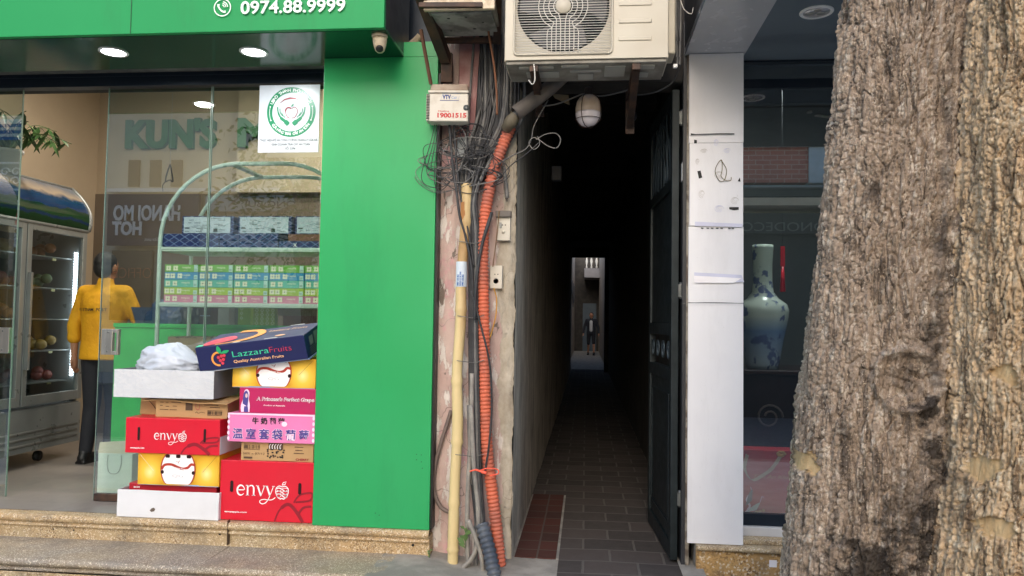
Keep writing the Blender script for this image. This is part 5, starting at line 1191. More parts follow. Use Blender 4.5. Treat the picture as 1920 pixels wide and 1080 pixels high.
# small weeds
def weed(px, py, Y, label, s_=1):
    c = at(px, py, Y); mb = MB(); r__ = random.Random(px)
    for k in range(7):
        a = r__.uniform(0, 6.28); d = Vector((math.cos(a)*.6, -abs(math.sin(a))*.4, r__.uniform(.3,1))).normalized(); L = .045*s_*r__.uniform(.7,1.3); w_ = d.cross(Vector((0,1,.2))).normalized()*L*.22; b = Vector((0, 0, .012*k*s_))
        mb.add([b, b+d*L*.5+w_, b+d*L-Vector((0,0,L*.2)), b+d*L*.5-w_], [(0,1,2),(0,2,3)])
    mb.tube([(0,0,0),(.004,0,.09*s_)], .0015, 5); o = mb.build('weed', M_('weed_green', C(92,122,70), .6)); o.location = c; tag(o, label, 'weed', 'weeds at the foot of the pier')
weed(872, 1028, 3.9, 'small weed growing between the bamboo pole and grey pipes', 1.3); weed(805, 1046, 3.93, 'tiny weed at the step corner left of the bamboo pole', .5)

# ------------------------------------------------------------------ junction box
p0 = at(804, 228, 3.84); p1 = at(878, 170, 3.84); m_jb = M_('yellowed_white_plastic', C(206,200,188), .5, 0, C(180,168,150), 12, .5, .75)
jb = empty('junction_box', ((p0.x+p1.x)/2, 3.84, p0.z), 'yellowed white cable junction box hung beside the green column', 'junction box', None, (0, 0, R(4)))
W, H = p1.x-p0.x, p1.z-p0.z
MB().box(-W/2, W/2, 0, .09, 0, H-.012).build('housing', m_jb, jb, .006)
MB().box(-W/2-.004, W/2+.002, -.008, .095, H-.011, H+.002).build('lid_lip', m_jb, jb, .003)
MB().box(-W/2+.004, W/2-.004, .01, .09, H+.0025, H+.042).build('lid', M_('brown_stained_plastic', C(168,152,136), .6, 0, C(140,120,104), 14), jb, .008)
mb = MB()
for k in range(16): mb.box(-W/2-.013, -W/2+.004, -.0015, .05, .012+.0085*k, .0165+.0085*k)
mb.build('louvre', m_black, jb)
MB().box(-W/2-.014, -W/2-.0005, .002, .08, .006, H-.016).build('side_cover', m_jb, jb)
mb = MB(); F = Matrix.Translation((-W/2, -.0012, 0)) @ FRONT; mblue = M_('deep_blue_print', C(28,56,120), .5); mred = M_('bright_red_print', C(182,30,34), .5)
textw(mb, 'VTV', W*.22, .03, F@Matrix.Translation((W*.34, H*.74, 0)), mblue, bold=.07); textw(mb, 'Cab', W*.14, .02, F@Matrix.Translation((W*.57, H*.745, 0)), M_('sky_print', C(96,140,190), .5), shear=.2)
poly(mb, rect(W*.28, H*.68, W*.76, H*.70), F, mblue); stroke(mb, [(W*.30,H*.72),(W*.36,H*.92),(W*.80,H*.92),(W*.74,H*.72)], .0012, F, M_('sky_print', C(96,140,190), .5))
textw(mb, 'Hotline', W*.28, .013, F@Matrix.Translation((W*.24, H*.31, 0)), mred, bold=.01); textw(mb, '19001515', W*.74, .033, F@Matrix.Translation((W*.22, H*.13, 0)), mred, bold=.045)
mb.build('print', None, jb)
mb = MB(); mb.lathe([(.001,-.004),(.014,-.004),(.016,0)], 18, M=Matrix.Translation((W/2-.01, -.001, H*.45)) @ Matrix.Rotation(R(90), 4, 'X')); mb.build('lock', m_greymetal, jb)
# ------------------------------------------------------------------ sockets
def socket(px0, py0, px1, py1, label, cap):
    a = at(px0, py1, 4.015); b = at(px1, py0, 4.015); W = b.x-a.x; H = b.z-a.z; e = empty('wall_socket', ((a.x+b.x)/2, 4.015, a.z), label, 'socket', 'socket plates on the pier')
    MB().box(-W/2, W/2, 0, .03, 0, H).build('plate', M_('aged_white_plastic', C(196,190,176), .5), e, .003)
    mb = MB()
    for dx in (-.010, .006): mb.cyl((dx+.004,-.0012,H*.62), (dx+.004,.001,H*.62), .0035, n=8)
    mb.build('pin_hole', m_black, e)
    if cap: MB().box(-W/2-.006, W/2+.004, -.02, .031, H-.01, H+.024).build('cap', M_('grey_cap', C(96,90,84), .6), e, .003); MB().cyl((-.0,-.004,H*.35), (0,.002,H*.35), .010).build('knob', M_('aged_white_plastic', C(196,190,176), .5), e); MB().box(-.022,-.010,-.006,0,H*.5,H*.72).build('switch', m_greymetal, e, .001)
    else: MB().lathe([(.001,-.022),(.011,-.02),(.014,0)], 16, M=Matrix.Translation((0,0,H*.33)) @ Matrix.Rotation(R(-90), 4, 'X') @ Matrix.Rotation(R(180), 4, 'X')).build('plug', m_greymetal, e)
socket(931, 404, 957, 451, 'upper white socket plate under a grey cap on the pier', True); socket(918, 498, 942, 541, 'lower white socket plate with a plug and yellow wire', False)
e = MB().tube(spline(spt([(944,312),(948,340),(951,372)], 4.0), 5), .011, 10).build('conduit_stub', m_cable_grey); tag(e, 'short grey conduit stub above the upper socket plate', 'pipe')
p = at(902, 262, 3.99); tag(MB().box(p.x-.012, p.x+.012, 3.985, 3.99, p.z-.05, p.z+.05, None, None).build('paper_scrap', m_whitebox), 'white paper scrap stuck among the cables', 'paper')
p = at(875, 275, 4.02); tag(MB().box(p.x-.05, p.x+.03, 4.01, 4.02, p.z-.06, p.z+.05).build('grey_plate', M_('pale_grey_plate', C(150,156,158), .5)), 'pale grey plate on the pier behind the wire tangle', 'plate')

# ------------------------------------------------------------------ air conditioner
YA = 3.53; a = at(947, 113, YA); b = at(1252, 113, YA); AW = b.x-a.x
m_ac = M_('cream_ac_enamel', C(192,185,168), .4, 0, C(184,175,157), 3, spec=.4); m_acb = M_('dirty_ac_base', C(150,146,136), .6, 0, C(112,106,98), 9, bump=.3, bs=24, bd=.01)
ac = empty('air_conditioner', ((a.x+b.x)/2, YA, a.z), 'cream outdoor air conditioner unit on brackets above the alley entrance', 'air conditioner')
AH, AD = .56, .29; x0 = -AW/2
# front panel with a square grille recess
gx0 = at(964, 60, YA).x-ac.location.x; gx1 = at(1148, 60, YA).x-ac.location.x; gz0 = at(1050, 102, YA).z-a.z; gz1 = gz0+(gx1-gx0)
mb = MB(); mb.box(x0, gx0, 0, .02, 0, AH); mb.box(gx1, AW/2, 0, .02, 0, AH); mb.box(gx0, gx1, 0, .02, 0, gz0); mb.box(gx0, gx1, 0, .02, gz1, AH)
o = mb.build('front_panel', m_ac, ac)
MB().box(x0-.006, AW/2+.006, .0201, AD, .0, AH).build('casing', m_ac, ac, .006)
MB().box(x0-.004, AW/2+.004, -.004, .02, AH, AH+.01).build('top_cover', m_ac, ac, .003)
rim = rrect(gx0, gz0, gx1, gz1, .022, 6); mb = MB(); mb.tube([(x, -.004, z) for x, z in rim]+[(rim[0][0], -.004, rim[0][1])], .0055, 8); mb.build('grille_rim', m_ac, ac)
gc = ((gx0+gx1)/2, (gz0+gz1)/2); GR = (gx1-gx0)/2-.006
# corner plates and dark fan well
mb = MB(); sq = [(gx0+.002,gz0+.002),(gx1-.002,gz0+.002),(gx1-.002,gz1-.002),(gx0+.002,gz1-.002)]
n_ = 48; ci = [(gc[0]+GR*.97*math.cos(2*math.pi*i/n_), .0105, gc[1]+GR*.97*math.sin(2*math.pi*i/n_)) for i in range(n_)]
def sqp(i):
    c_, s__ = math.cos(2*math.pi*i/n_), math.sin(2*math.pi*i/n_); k = 1/max(abs(c_), abs(s__)); return (gc[0]+(GR+.004)*k*c_, .0105, gc[1]+(GR+.004)*k*s__)
so_ = [sqp(i) for i in range(n_)]; mb.add(ci+so_, [(i, (i+1) % n_, n_+(i+1) % n_, n_+i) for i in range(n_)]); mb.build('corner_plate', m_ac, ac)
mb = MB(); mb.lathe([(GR*.2,-.0165),(GR*.99,-.0165)], 40, M=Matrix.Translation((gc[0],0,gc[1])) @ Matrix.Rotation(R(90), 4, 'X')); mb.build('fan_well', M_('fan_well_dark', C(22,24,28), .8), ac)
mb = MB()
for k in range(3):
    vs = [];
    for i in range(7):
        for j in range(5): rr_ = GR*(.2+.72*j/4); t_ = 2*math.pi*k/3+.25*i-.1*j; vs.append((gc[0]+rr_*math.cos(t_), .0155-.0006*i, gc[1]+rr_*math.sin(t_)))
    mb.add(vs, [(i*5+j, i*5+j+1, i*5+j+6, i*5+j+5) for i in range(6) for j in range(4)])
mb.build('fan_blade', M_('fan_dark_grey', C(44,46,50), .5), ac)
m_wire = M_('grille_wire', C(206,202,192), .35); mb = MB(); ns = int((gz1-gz0-.02)/.0125)
for k in range(ns):
    z = gz0+.012+.0125*k; mb.tube([(gx0+.004, -.0005, z), (gx1-.004, -.0005, z)], .0019, 6)
for k in range(-4, 5):
    if k == 0: continue
    xb = gc[0]+k*.0155*1.35-math.copysign(.0075, k)*1.3; rr_ = .045+.021*(abs(k)-1)*1.15
    sg = math.copysign(1, k); pts = [(xb, -.0035, gz0+.006), (xb, -.0035, gc[1]-rr_-.055+.012*(abs(k)))]
    pts += [(gc[0]+sg*rr_*math.cos(t), -.0035, gc[1]+rr_*math.sin(t)) for t in [R(q) for q in (-62,-40,-15,10,40,62)]] + [(xb, -.0035, gc[1]+rr_+.055-.012*abs(k)), (xb, -.0035, gz1-.006)]
    mb.tube(spline(pts, 4), .0022, 6)
mb.build('fan_grille', m_wire, ac)
MB().lathe([(.0005,.006),(.036,.005),(.0385,.0)], 32, M=Matrix.Translation((gc[0],-.004,gc[1])) @ Matrix.Rotation(R(90), 4, 'X')).build('hub_badge', m_ac, ac)
for k in range(5):
    zc = at(1200, 72, YA).z-a.z+.0845*k; X0, X1 = at(1160, 40, YA).x-ac.location.x, at(1222, 40, YA).x-ac.location.x
    MB().box(X0, X1, -.005, .001, zc-.010, zc+.010).build('pressed_rib', m_ac, ac, .0045, 3)
# underside tray
mb = MB(); mb.box(x0+.004, AW/2-.004, .012, AD-.01, -.018, -.0005); o = mb.build('base_tray', m_acb, ac, .004)
mb = MB()
for (u0, u1, v0, v1) in ((.08,.30,.04,.07),(.35,.52,.03,.06),(.12,.33,.12,.2),(.40,.6,.1,.13),(.62,.75,.05,.2),(.45,.55,.16,.24),(.8,.93,.04,.1),(.82,.9,.15,.22)): mb.box(x0+AW*u0, x0+AW*u1, v0, v1, -.024, -.0175)
mb.build('tray_rib', M_('grey_tray_rib', C(170,168,160), .5), ac, .003)
MB().box(AW/2+.0065, AW/2+.05, .12, .27, .06, .40).build('valve_cover', m_ac, ac, .008)
# brackets : thing
def bracket(px, label, yf=3.55, zt_=None, down=.30, bx=0):
    x = at(px, 130, 3.6).x; z = zt_; e = empty('wall_bracket', (x, 4.08, z), label, 'bracket', 'steel wall brackets')
    MB().box(-.02, .02, yf-4.08, 0, -.05, -.019).build('arm', m_darksteel, e, .002)
    MB().add([(-.018,yf-4.06,-.052),(.018,yf-4.06,-.052),(.018,yf-4.02,-.052),(-.018,yf-4.02,-.052),(-.018,-.04,-down),(.018,-.04,-down),(.018,0,-down),(-.018,0,-down)], [(0,1,5,4),(1,2,6,5),(2,3,7,6),(3,0,4,7),(0,3,2,1),(4,5,6,7)]).build('brace', m_darksteel, e, .002)
    MB().box(-.024, .024, -.02, -.001, -down-.03, .02).build('wall_plate', m_darksteel, e, .002); return e
az = a.z
bracket(1002, 'dark steel bracket under the left end of the air conditioner', zt_=az-.0, down=.10); bracket(1192, 'dark steel bracket under the right end of the air conditioner', zt_=az, down=.20)
e = MB().tube(spline(spt([(1001,120),(1003,148),(998,158),(991,150)], 3.52), 6), .0028, 6).build('hook_wire', m_wire); tag(e, 'bent white wire hook hanging under the air conditioner', 'wire')
# cables on the right end of the AC
for k in range(4): cable([(1262+k*5,-30),(1264+k*4,40),(1270+3*k-4*(k % 2),90),(1268+2*k,122)], 3.7, .006, (m_cable, m_cable_grey)[k % 2], 'dark refrigerant cable at the right end of the air conditioner', group='cables at the right end of the air conditioner')
cable([(1276,0),(1283,18),(1296,26),(1300,14)], 3.66, .002, m_wire, 'thin pale wire loop right of the air conditioner', 'wire')
p = at(1266, 124, 3.69); tag(MB().box(p.x-.01, p.x+.01, 3.68, 3.70, p.z-.008, p.z+.008).build('cable_clip', m_white, None, .002), 'small white clip on the cables right of the air conditioner', 'clip')
# pipe lagging under the unit
P = spt([(1062,135),(1030,165),(995,192),(966,213)], [3.95,3.9,3.86,3.84]); e = empty('pipe_cover', P[-1], 'grey half open plastic pipe cover slanting down to the orange conduit', 'pipe')
m_lag = M_('dusty_dark_plastic', C(86,80,76), .6, 0, C(112,104,96), 8)
part('cover_tube', MB().tube(spline(P, 4), .040, 20, caps=False), m_lag, e).modifiers.new('t', 'SOLIDIFY').thickness = .004
part('inner_pipe', MB().tube(spline(spt([(1010,180),(972,212),(955,232)], [3.9,3.87,3.9]), 4), .024, 14), m_cable_grey, e)
part('tape_wrap', MB().tube(spline(spt([(967,216),(958,228),(950,240)], [3.87,3.88,3.93]), 4), [.03]*3+[.034]*3+[.03]*3, 14), M_('brown_tape', C(104,96,80), .6), e)
# big bulb
bp_ = at(1103, 212, 4.0); e = empty('light_bulb', bp_, 'big unlit white bulb in a wire cage hanging at the alley mouth', 'light bulb')
r0 = 24*4.0/1400
mbulb = newmat('frosted_bulb'); mbulb[2].inputs['Base Color'].default_value = C(226,218,222); mbulb[2].inputs['Roughness'].default_value = .25; mbulb[2].inputs['Subsurface Weight'].default_value = .3; mbulb[2].inputs['Subsurface Radius'].default_value = (.05,.05,.05)
MB().lathe([(.001,-.075),(.02,-.073),(.04,-.064),(.055,-.048),(r0-.004,-.03),(r0,-.01),(r0,.0)], 36).build('globe', mbulb[0], e)
MB().lathe([(r0,.0005),(r0*.995,.03),(r0*.9,.06),(r0*.7,.082),(.03,.095),(.001,.097)], 36).build('upper_globe', M_('dusty_bulb_top', C(196,178,158), .4, col2=C(180,160,140)), e)
MB().lathe([(.018,.094),(.022,.1),(.022,.13),(.016,.14)], 16).build('socket', m_darksteel, e)
mb = MB()
for k in range(2):
    th = math.pi*k/2-.5; mb.tube([(math.cos(th)*(r0+.003)*s__, math.sin(th)*(r0+.003)*s__, z_) for s__, z_ in ((.35,.10),(.75,.084),(.95,.06),(1.03,.03),(1.04,-.01),(.98,-.035),(.8,-.058),(.5,-.074),(0,-.079),(-.5,-.074),(-.8,-.058),(-.98,-.035),(-1.04,-.01),(-1.03,.03),(-.95,.06),(-.75,.084),(-.35,.10))], .0022, 6)
mb.tube([((r0+.001)*math.cos(t), (r0+.001)*math.sin(t), -.036) for t in [2*math.pi*i/28 for i in range(29)]], .002, 6)
mb.build('wire_cage', m_darksteel, e)
bp_ = at(1185, 218, 4.5); e = empty('light_bulb', bp_, 'small dim bulb in a black holder inside the alley mouth', 'light bulb')
MB().ell((0,0,-.0), (.03,.03,.034)).build('globe', M_('smoky_bulb', C(90,94,104), .3), e); MB().cyl((0,0,.02), (0,0,.075), .03, .03).build('socket', m_black, e); MB().box(-.015,.015,-.01,.01,.0755,.25).build('strap', m_darksteel, e)
p = at(1045, 325, 5.3); tag(MB().box(p.x-.04, p.x+.03, 5.28, 5.36, p.z-.05, p.z+.05).build('meter_box', M_('dull_grey_box', C(80,82,86), .6), None, .004), 'dim grey meter box on the left alley wall', 'box')
# triangular board under the AC
mb = MB(); T_ = spt([(1040,182),(1068,196),(1066,178),(1036,176)], 4.05); mb.add([p+Vector((0,0,0)) for p in T_]+[p+Vector((0,.02,0)) for p in T_], [(0,1,2,3),(7,6,5,4),(0,4,5,1),(1,5,6,2),(2,6,7,3),(3,7,4,0)]); tag(mb.build('wood_offcut', M_('grey_wood', C(112,100,78), .8)), 'small wooden offcut wedged above the big bulb', 'board')

# ------------------------------------------------------------------ second air conditioner, upper left, on its rack
z2_ = at(860, 20, 3.55).z; X0 = at(795, 20, 3.55).x; X1 = at(928, 20, 3.55).x
e = empty('air_conditioner', ((X0+X1)/2, 3.55, z2_), 'second outdoor unit high on the left, only its dirty grey underside showing', 'air conditioner')
lbox(e, 'casing', X0+.01, X1-.005, 3.56, 3.9, z2_+.012, z2_+.6, m_acb, .005); lbox(e, 'base_tray', X0+.03, X1-.02, 3.58, 3.88, z2_, z2_+.0115, M_('pale_dirty_tray', C(152,152,146), .6, 0, C(104,104,100), 10, .45, .6, bump=.3, bs=20), .003)
lbox(e, 'front_lip', X0, X1, 3.535, 3.5595, z2_+.0, z2_+.05, m_cream, .004)
mb = MB()
for (u, v, r__) in ((.25,.06,.008),(.55,.05,.007),(.62,.2,.009),(.2,.22,.006),(.8,.12,.006),(.35,.3,.005)): mb.cyl((X0+.03+(X1-X0-.05)*u, 3.58+v, z2_-.001), (X0+.03+(X1-X0-.05)*u, 3.58+v, z2_-.0002), r__, n=10)
part('drain_hole', mb, m_black, e)
e = empty('unit_rack', ((X0+X1)/2, 4.0, z2_-.3), 'dark rusty steel rack carrying the upper left unit', 'bracket')
def beam(name, A, B, w_, parent, m=m_darksteel):
    A = Vector(A); B = Vector(B); d = (B-A).normalized(); s1 = d.cross(Vector((0,0,1))); s1 = s1.normalized() if s1.length > .01 else Vector((1,0,0)); s2 = d.cross(s1).normalized(); vs = [P_+s1*w_*q[0]+s2*w_*q[1] for P_ in (A, B) for q in ((-1,-1),(1,-1),(1,1),(-1,1))]
    part(name, MB().add(vs, [(3,2,1,0),(4,5,6,7),(0,1,5,4),(1,2,6,5),(2,3,7,6),(3,0,4,7)]), m, parent, .002)
beam('arm', at(782, -30, 3.5), at(836, 112, 3.93), .028, e); beam('arm', at(934, -40, 3.5), at(932, 78, 3.93), .02, e)
beam('cross_rail', at(826, 76, 3.91), at(932, 76, 3.91), .014, e); beam('cross_rail', at(786, 10, 3.53), at(905, 10, 3.53), .012, e, m_darksteel)
beam('post', at(838, 100, 3.95), at(838, 155, 3.98), .03, e)
beam('rod', at(789, 55, 3.7), at(808, 158, 3.84), .008, e, M_('rusty_rod', C(96,66,48), .7)); 
e = empty('steel_rod', at(932, 170, 3.8), 'thin rusty steel rod hanging beside the cable bunch', 'rod'); part('rod', MB().tube(spline(spt([(908,-20),(916,60),(926,120),(931,172),(932,215)], 3.82), 5), .006, 8), M_('rusty_rod_metal', C(112,72,48), .7), e)
e = MB().tube(spline(spt([(788,68),(776,80),(762,88),(748,94)], 4.1), 5), [.022]*8+[.028]*8, 14).build('drain_hose', M_('wrapped_tape_beige', C(150,136,114), .7, bump=.6, bs=60)); tag(e, 'beige taped hose bending out of the dark gap beside the sign', 'hose')
lb_ = empty('back_board', (-1.0, 4.22, 3.0), 'dark wall panel in the gap between the green sign and the upper unit', 'panel'); lbox(lb_, 'board', -1.35, XP0+.05, 4.2, 4.24, 2.9, 5, m_navy)
# ------------------------------------------------------------------ right shop
YR = 4.05; YG2 = 4.22
xa = at(1291, 500, YR).x; xb = at(1394, 500, YR).x; zs = 2.914; zp = at(1340, 1021, YR).z
rs = empty('antique_shop', ((xa+xb)/2, YR, zp), 'shop front right of the alley with a white clad pillar and dark tinted window', 'shop')
m_wpanel = M_('white_composite_panel', C(240,238,238), .42, ns=2, col2=C(234,232,233), dirt=.16, dcol=C(150,144,136), bump=.03, bs=4, bd=.01); m_charc = M_('charcoal_panel', C(44,46,50), .5)
m_soff = M_('grey_glossy_soffit', C(98,108,116), .14, ns=2, spec=.7)
seams = [at(1340, y, YR).z for y in (268, 424, 568)]; zz = [zp]+seams[::-1]+[zs-.005]
for i in range(4):
    dy = .006 if i == 2 else 0; lbox(rs, 'pillar_cladding', xa+(.003 if i == 2 else 0), xb-(.003 if i == 2 else 0), YR-dy, YR+.16, zz[i]+.0015, zz[i+1]-.0015, m_wpanel, .0015)
lbox(rs, 'pillar_core', xa+.004, xb-.004, YR+.012, YR+.17, zp, zs-.004, m_charc); lbox(rs, 'pillar_side', xa-.028, xa-.001, YR+.03, YR+.17, .15, 3.1, m_charc, .002)
# marks on the pillar
mb = MB(); s_ = YR/FPX; F = pxframe(1291, 1021, YR-.0065, .0); Z = 1021; md = M_('dark_tape', C(26,24,24), .6); ms1 = M_('glue_smudge', C(196,192,188), .5); ms2 = M_('pale_lilac_paper', C(206,206,222), .6)
def pp_(l): return [(x-1291, Z-y) for x, y in l]
for l in ([(1298,279),(1303,280),(1303,286),(1298,286)], [(1304,338),(1310,337),(1313,350),(1307,352)], [(1381,350),(1377,357),(1382,358)], [(1362,405),(1379,405),(1379,410),(1370,411),(1362,409)]): poly(mb, pp_(l), F, md, .6)
for (x, y, rx, ry, t) in ((1316,300,6,3,0),(1358,300,6,4,1),(1338,285,4,6,1),(1312,381,5,7,0),(1372,393,7,6,0),(1344,408,8,6,1),(1304,320,3,5,0),(1343,345,8,6,0)):
    for q in range(3): stroke(mb, [(px_+q*.6, py_+q*.9) for px_, py_ in arc(x-1291, Z-y, rx*(1-.25*q), ry*(1-.25*q), 30*q, 300+20*q, 14)], .7, F, ms1 if t == 0 else ms2, .5)
poly(mb, pp_([(1299,526),(1384,530),(1389,543),(1300,546)]), F, ms2, .5); poly(mb, pp_([(1298,532),(1384,536),(1370,545),(1300,545)]), F, m_wp, .9)
poly(mb, pp_([(1300,432),(1386,436),(1386,442),(1300,440)]), F, ms2, .5)
for x in (1311,1321,1329,1338,1346,1360,1366): poly(mb, pp_([(x,443),(x+5,443.5),(x+4,445.5),(x,445)]), F, md, .7)
poly(mb, pp_([(1292,267),(1300,268.5),(1345,267.5),(1371,268),(1371,270),(1345,269.5),(1292,270.5)]), F, md, .6)
split_parts('pillar_mark', mb, rs)
cable([(1352,300),(1362,318),(1358,338),(1348,338),(1341,322),(1345,308),(1353,300),(1354,318),(1352,330),(1360,338),(1370,338),(1371,332)], YR-.012, .0018, M_('olive_wire', C(120,108,70), .5), 'bit of olive wire knotted on the upper white pillar panel', 'wire')
cable([(1278,570),(1291,568),(1340,567),(1393,569)], YR-.012, .0011, m_cable_grey, 'thin grey string running across the white pillar', 'wire')
p = at(1284, 325, YR+.1); tag(MB().box(xa-.0295, xa-.0285, YR+.04, YR+.1, p.z-.05, p.z+.05).build('sticker', m_white), 'torn white sticker on the dark side of the white pillar', 'sticker')
# soffit
xl_ = at(1285, 97, YR).x
lbox(rs, 'soffit', xl_, 4.5, 3.35, YG2-.03, zs+.0005, zs+.03, m_soff, .001); lbox(rs, 'fascia', xl_, 4.5, 3.33, 3.3495, zs-.01, 4.2, m_charc, .002); lbox(rs, 'fascia_side', xl_, xl_+.02, 3.35, 4.3, zs+.031, 4.2, m_charc)
lbox(rs, 'upper_wall', xl_+.03, 4.5, 4.3, 4.6, zs, 6, m_darkwall)
lbox(rs, 'soffit_panel', xl_+.002, xb+.012, 3.352, YR+.155, zs-.0035, zs, M_('pale_grey_soffit_panel', C(172,174,178), .25, spec=.5), .001)
downlight(1531, 22, zs+.0005, False, 'unlit silver round downlight in the dark grey soffit beside the tree')
zt0, zt1 = at(1450, 150, YG2).z, at(1450, 167, YG2).z; zb0, zb1, zb2 = at(1450, 963, YG2).z, at(1450, 985, YG2).z, at(1450, 1008, YG2-.04).z
lbox(rs, 'transom', xb+.001, 4.5, YG2-.02, YG2+.02, zt1, zt0, m_navy, .002); lbox(rs, 'bottom_rail', xb+.001, 4.5, YG2-.02, YG2+.02, zb1, zb0, m_navy, .002)
lbox(rs, 'white_frame', xb+.001, 4.5, YG2-.05, YG2+.03, zb2, zb1-.001, M_('white_aluminium', C(206,204,202), .4), .003); lbox(rs, 'head_frame', xb+.001, 4.5, YG2-.025, YG2+.02, at(1450,119,YG2).z, zs, m_navy)
m_tint = glassm('tinted_window_glass', (.80,.83,.83,1), 1.6, .27)
wp_ = MB(); wp_.box(xb+.002, 4.5, YG2-.004, YG2+.004, zb0-.002, zt1+.002); part('window_glass', wp_, m_tint, rs); wp_ = MB(); wp_.box(xb+.002, 4.5, YG2-.004, YG2+.004, zt0-.002, at(1450,119,YG2).z+.002); part('window_glass', wp_, m_tint, rs)
x1_ = at(1306, 1040, YR-.03).x
mb = MB(); mb.box(x1_, 4.5, YR-.025, 4.4, .0, zp-.026); part('plinth', mb, m_granite_base, rs)
sweep(nose(YR-.045, zp-.001, .012)[:12]+[(YR-.02, zp-.028)], x1_, 4.5, m_granite, 'plinth_nosing', rs, None, 9); lbox(rs, 'plinth_top', x1_, 4.5, YR-.034, 4.4, zp-.0255, zp-.0015, m_granite); lbox(rs, 'side_mortar', XA1+.05, x1_-.001, YR+.0, 4.3, .1, zp+.03, m_concrete, .006)
lbox(rs, 'sill', xb+.001, 4.5, YR+.03, YG2-.051, zp-.001, zp+.022, m_granite, .004)
p = at(1450, 1058, YR-.03); tag(MB().box(p.x-.02, p.x+.018, YR-.028, YR-.0265, p.z-.016, p.z+.02).build('sticker', m_wp), 'small white sticker on the speckled plinth beside the tree', 'sticker')
# window inside
m_in2 = M_('dim_shop_wall', C(54,58,58), .8)
lbox(rs, 'back_wall', xb-.2, 4.5, 6.0, 6.1, 0, 3.2, m_in2); lbox(rs, 'floor_slab', xb-.2, 4.5, 4.26, 6, .1, .2, m_darksteel); lbox(rs, 'inner_side', xb-.25, xb-.2, 4.3, 6, 0, 3.2, m_in2); lbox(rs, 'ceiling_slab', xb-.2, 4.5, 4.3, 6, 3.2, 3.3, m_in2); lbox(rs, 'far_side', 4.45, 4.5, 4.3, 6, 0, 3.2, m_in2)
Yv = 4.75; vp = at(1430, 690, Yv); zv = vp.z; k_ = Yv/FPX; T0 = at(1437, 467, Yv).z
cab = empty('carved_cabinet', (vp.x+.15, Yv+.1, .2), 'dark lacquered cabinet carrying the big vase behind the window', 'cabinet')
lbox(cab, 'cabinet_body', vp.x-.3, vp.x+.6, Yv-.15, Yv+.4, .2, zv-.03, M_('dark_lacquer', C(44,28,26), .2), .01); lbox(cab, 'cabinet_top', vp.x-.33, vp.x+.63, Yv-.18, Yv+.43, zv-.03, zv, M_('dark_lacquer_top', C(54,32,28), .2), .008)
mb = MB()
for (dx, dz, rr_) in ((.2,-.22,.07),(-.0,-.28,.08),(.35,-.3,.06)): mb.tube([(vp.x+dx+rr_*(1-i*.03)*math.cos(i*.4), Yv-.165, zv+dz+rr_*(1-i*.03)*math.sin(i*.4)) for i in range(24)], .006, 6)
part('scroll_carving', mb, M_('worn_carving', C(110,92,84), .3), cab)
vs_ = empty('vase', (vp.x, Yv, zv), 'tall white and blue porcelain vase seen dimly through the tinted window', 'vase')
prof = [(40*k_,0),(46*k_,14*k_),(56*k_,60*k_),(66*k_,100*k_),(70*k_,115*k_),(58*k_,130*k_),(32*k_,142*k_),(26*k_,170*k_),(27*k_,200*k_),(34*k_,222*k_),(32*k_,224*k_)]
prof = [(r__*k_, z__*k_) for r__, z__ in ((26,0),(29,10),(36,50),(44,88),(46,104),(42,116),(28,126),(19,138),(17,160),(17,190),(19,218),(18.5,224),(14,224))]
mv, nt, b_ = newmat('blue_white_porcelain'); v = coords(nt, (1,1,1)); sp = node(nt, 'ShaderNodeSeparateXYZ'); nt.links.new(v, sp.inputs[0])
f = ramp(nt, noise(nt, v, 11, 3), [(.56, 0.0), (.6, 1.0)]); gl = ramp(nt, mathn(nt, 'MULTIPLY', sp.outputs[2], 1/(224*k_)), [(.0, C(196,208,216)), (.3, C(120,150,190)), (.42, C(216,226,214)), (1, C(206,220,206))])
nt.links.new(mix(nt, mathn(nt, 'MULTIPLY', f, .9), gl, C(84,100,150)), b_.inputs['Base Color']); b_.inputs['Roughness'].default_value = .12
MB().lathe(prof, 40).build('vase_body', mv, vs_)
l = bpy.data.lights.new('lamp', 'AREA'); l.size = .4; l.energy = 10; l.color = (.95,1,.96); lo = bpy.data.objects.new('lamp', l); COL.objects.link(lo); lo.location = (vp.x+.2, 4.8, 3.1); lo.parent = rs; lo.matrix_parent_inverse = Matrix.Translation(-rs.location)  # unseen area light added to make the vase visible
lbox(rs, 'added_fill_panel', vp.x+.05, vp.x+.35, 4.7, 4.9, 3.13, 3.19, m_lamp_on)  # glowing panel added above that light, out of view
rp_ = at(1467, 462, 4.9); e = empty('red_tassel', (rp_.x, 4.9, rp_.z), 'hanging red ornament strip right of the vase', 'ornament'); MB().box(-.012,.016,-.004,.004,-.13,0).build('upper_strip', m_red, e, .003); MB().tube([(.002,0,-.13),(.002,0,-.29)], [.008,.018], 8).build('tassel', m_red, e); MB().tube([(0,0,0),(0,0,3.19-rp_.z)], .001, 5).build('cord', m_charc, e)
gb0 = at(1383, 962, 4.29); gb1 = at(1510, 846, 4.29)
gb = empty('gift_bag', ((gb0.x+gb1.x)/2, 4.29, gb0.z), 'red paper gift bag with ribbon handles at the foot of the tinted window', 'gift bag'); W, H = gb1.x-gb0.x, gb1.z-gb0.z
MB().box(-W/2, W/2, 0, .12, 0, H).build('bag_body', M_('bright_red_paper', C(196,34,44), .4), gb, .003)
mb = MB(); F = Matrix.Translation((-W/2, -.002, 0)) @ FRONT; mgold = M_('gold_print', C(206,160,90), .4)
textw(mb, 'Tâm An Khang', W*.62, .026, F@Matrix.Translation((W*.24, H*.56, 0)), mgold, shear=.35, bold=-.005)
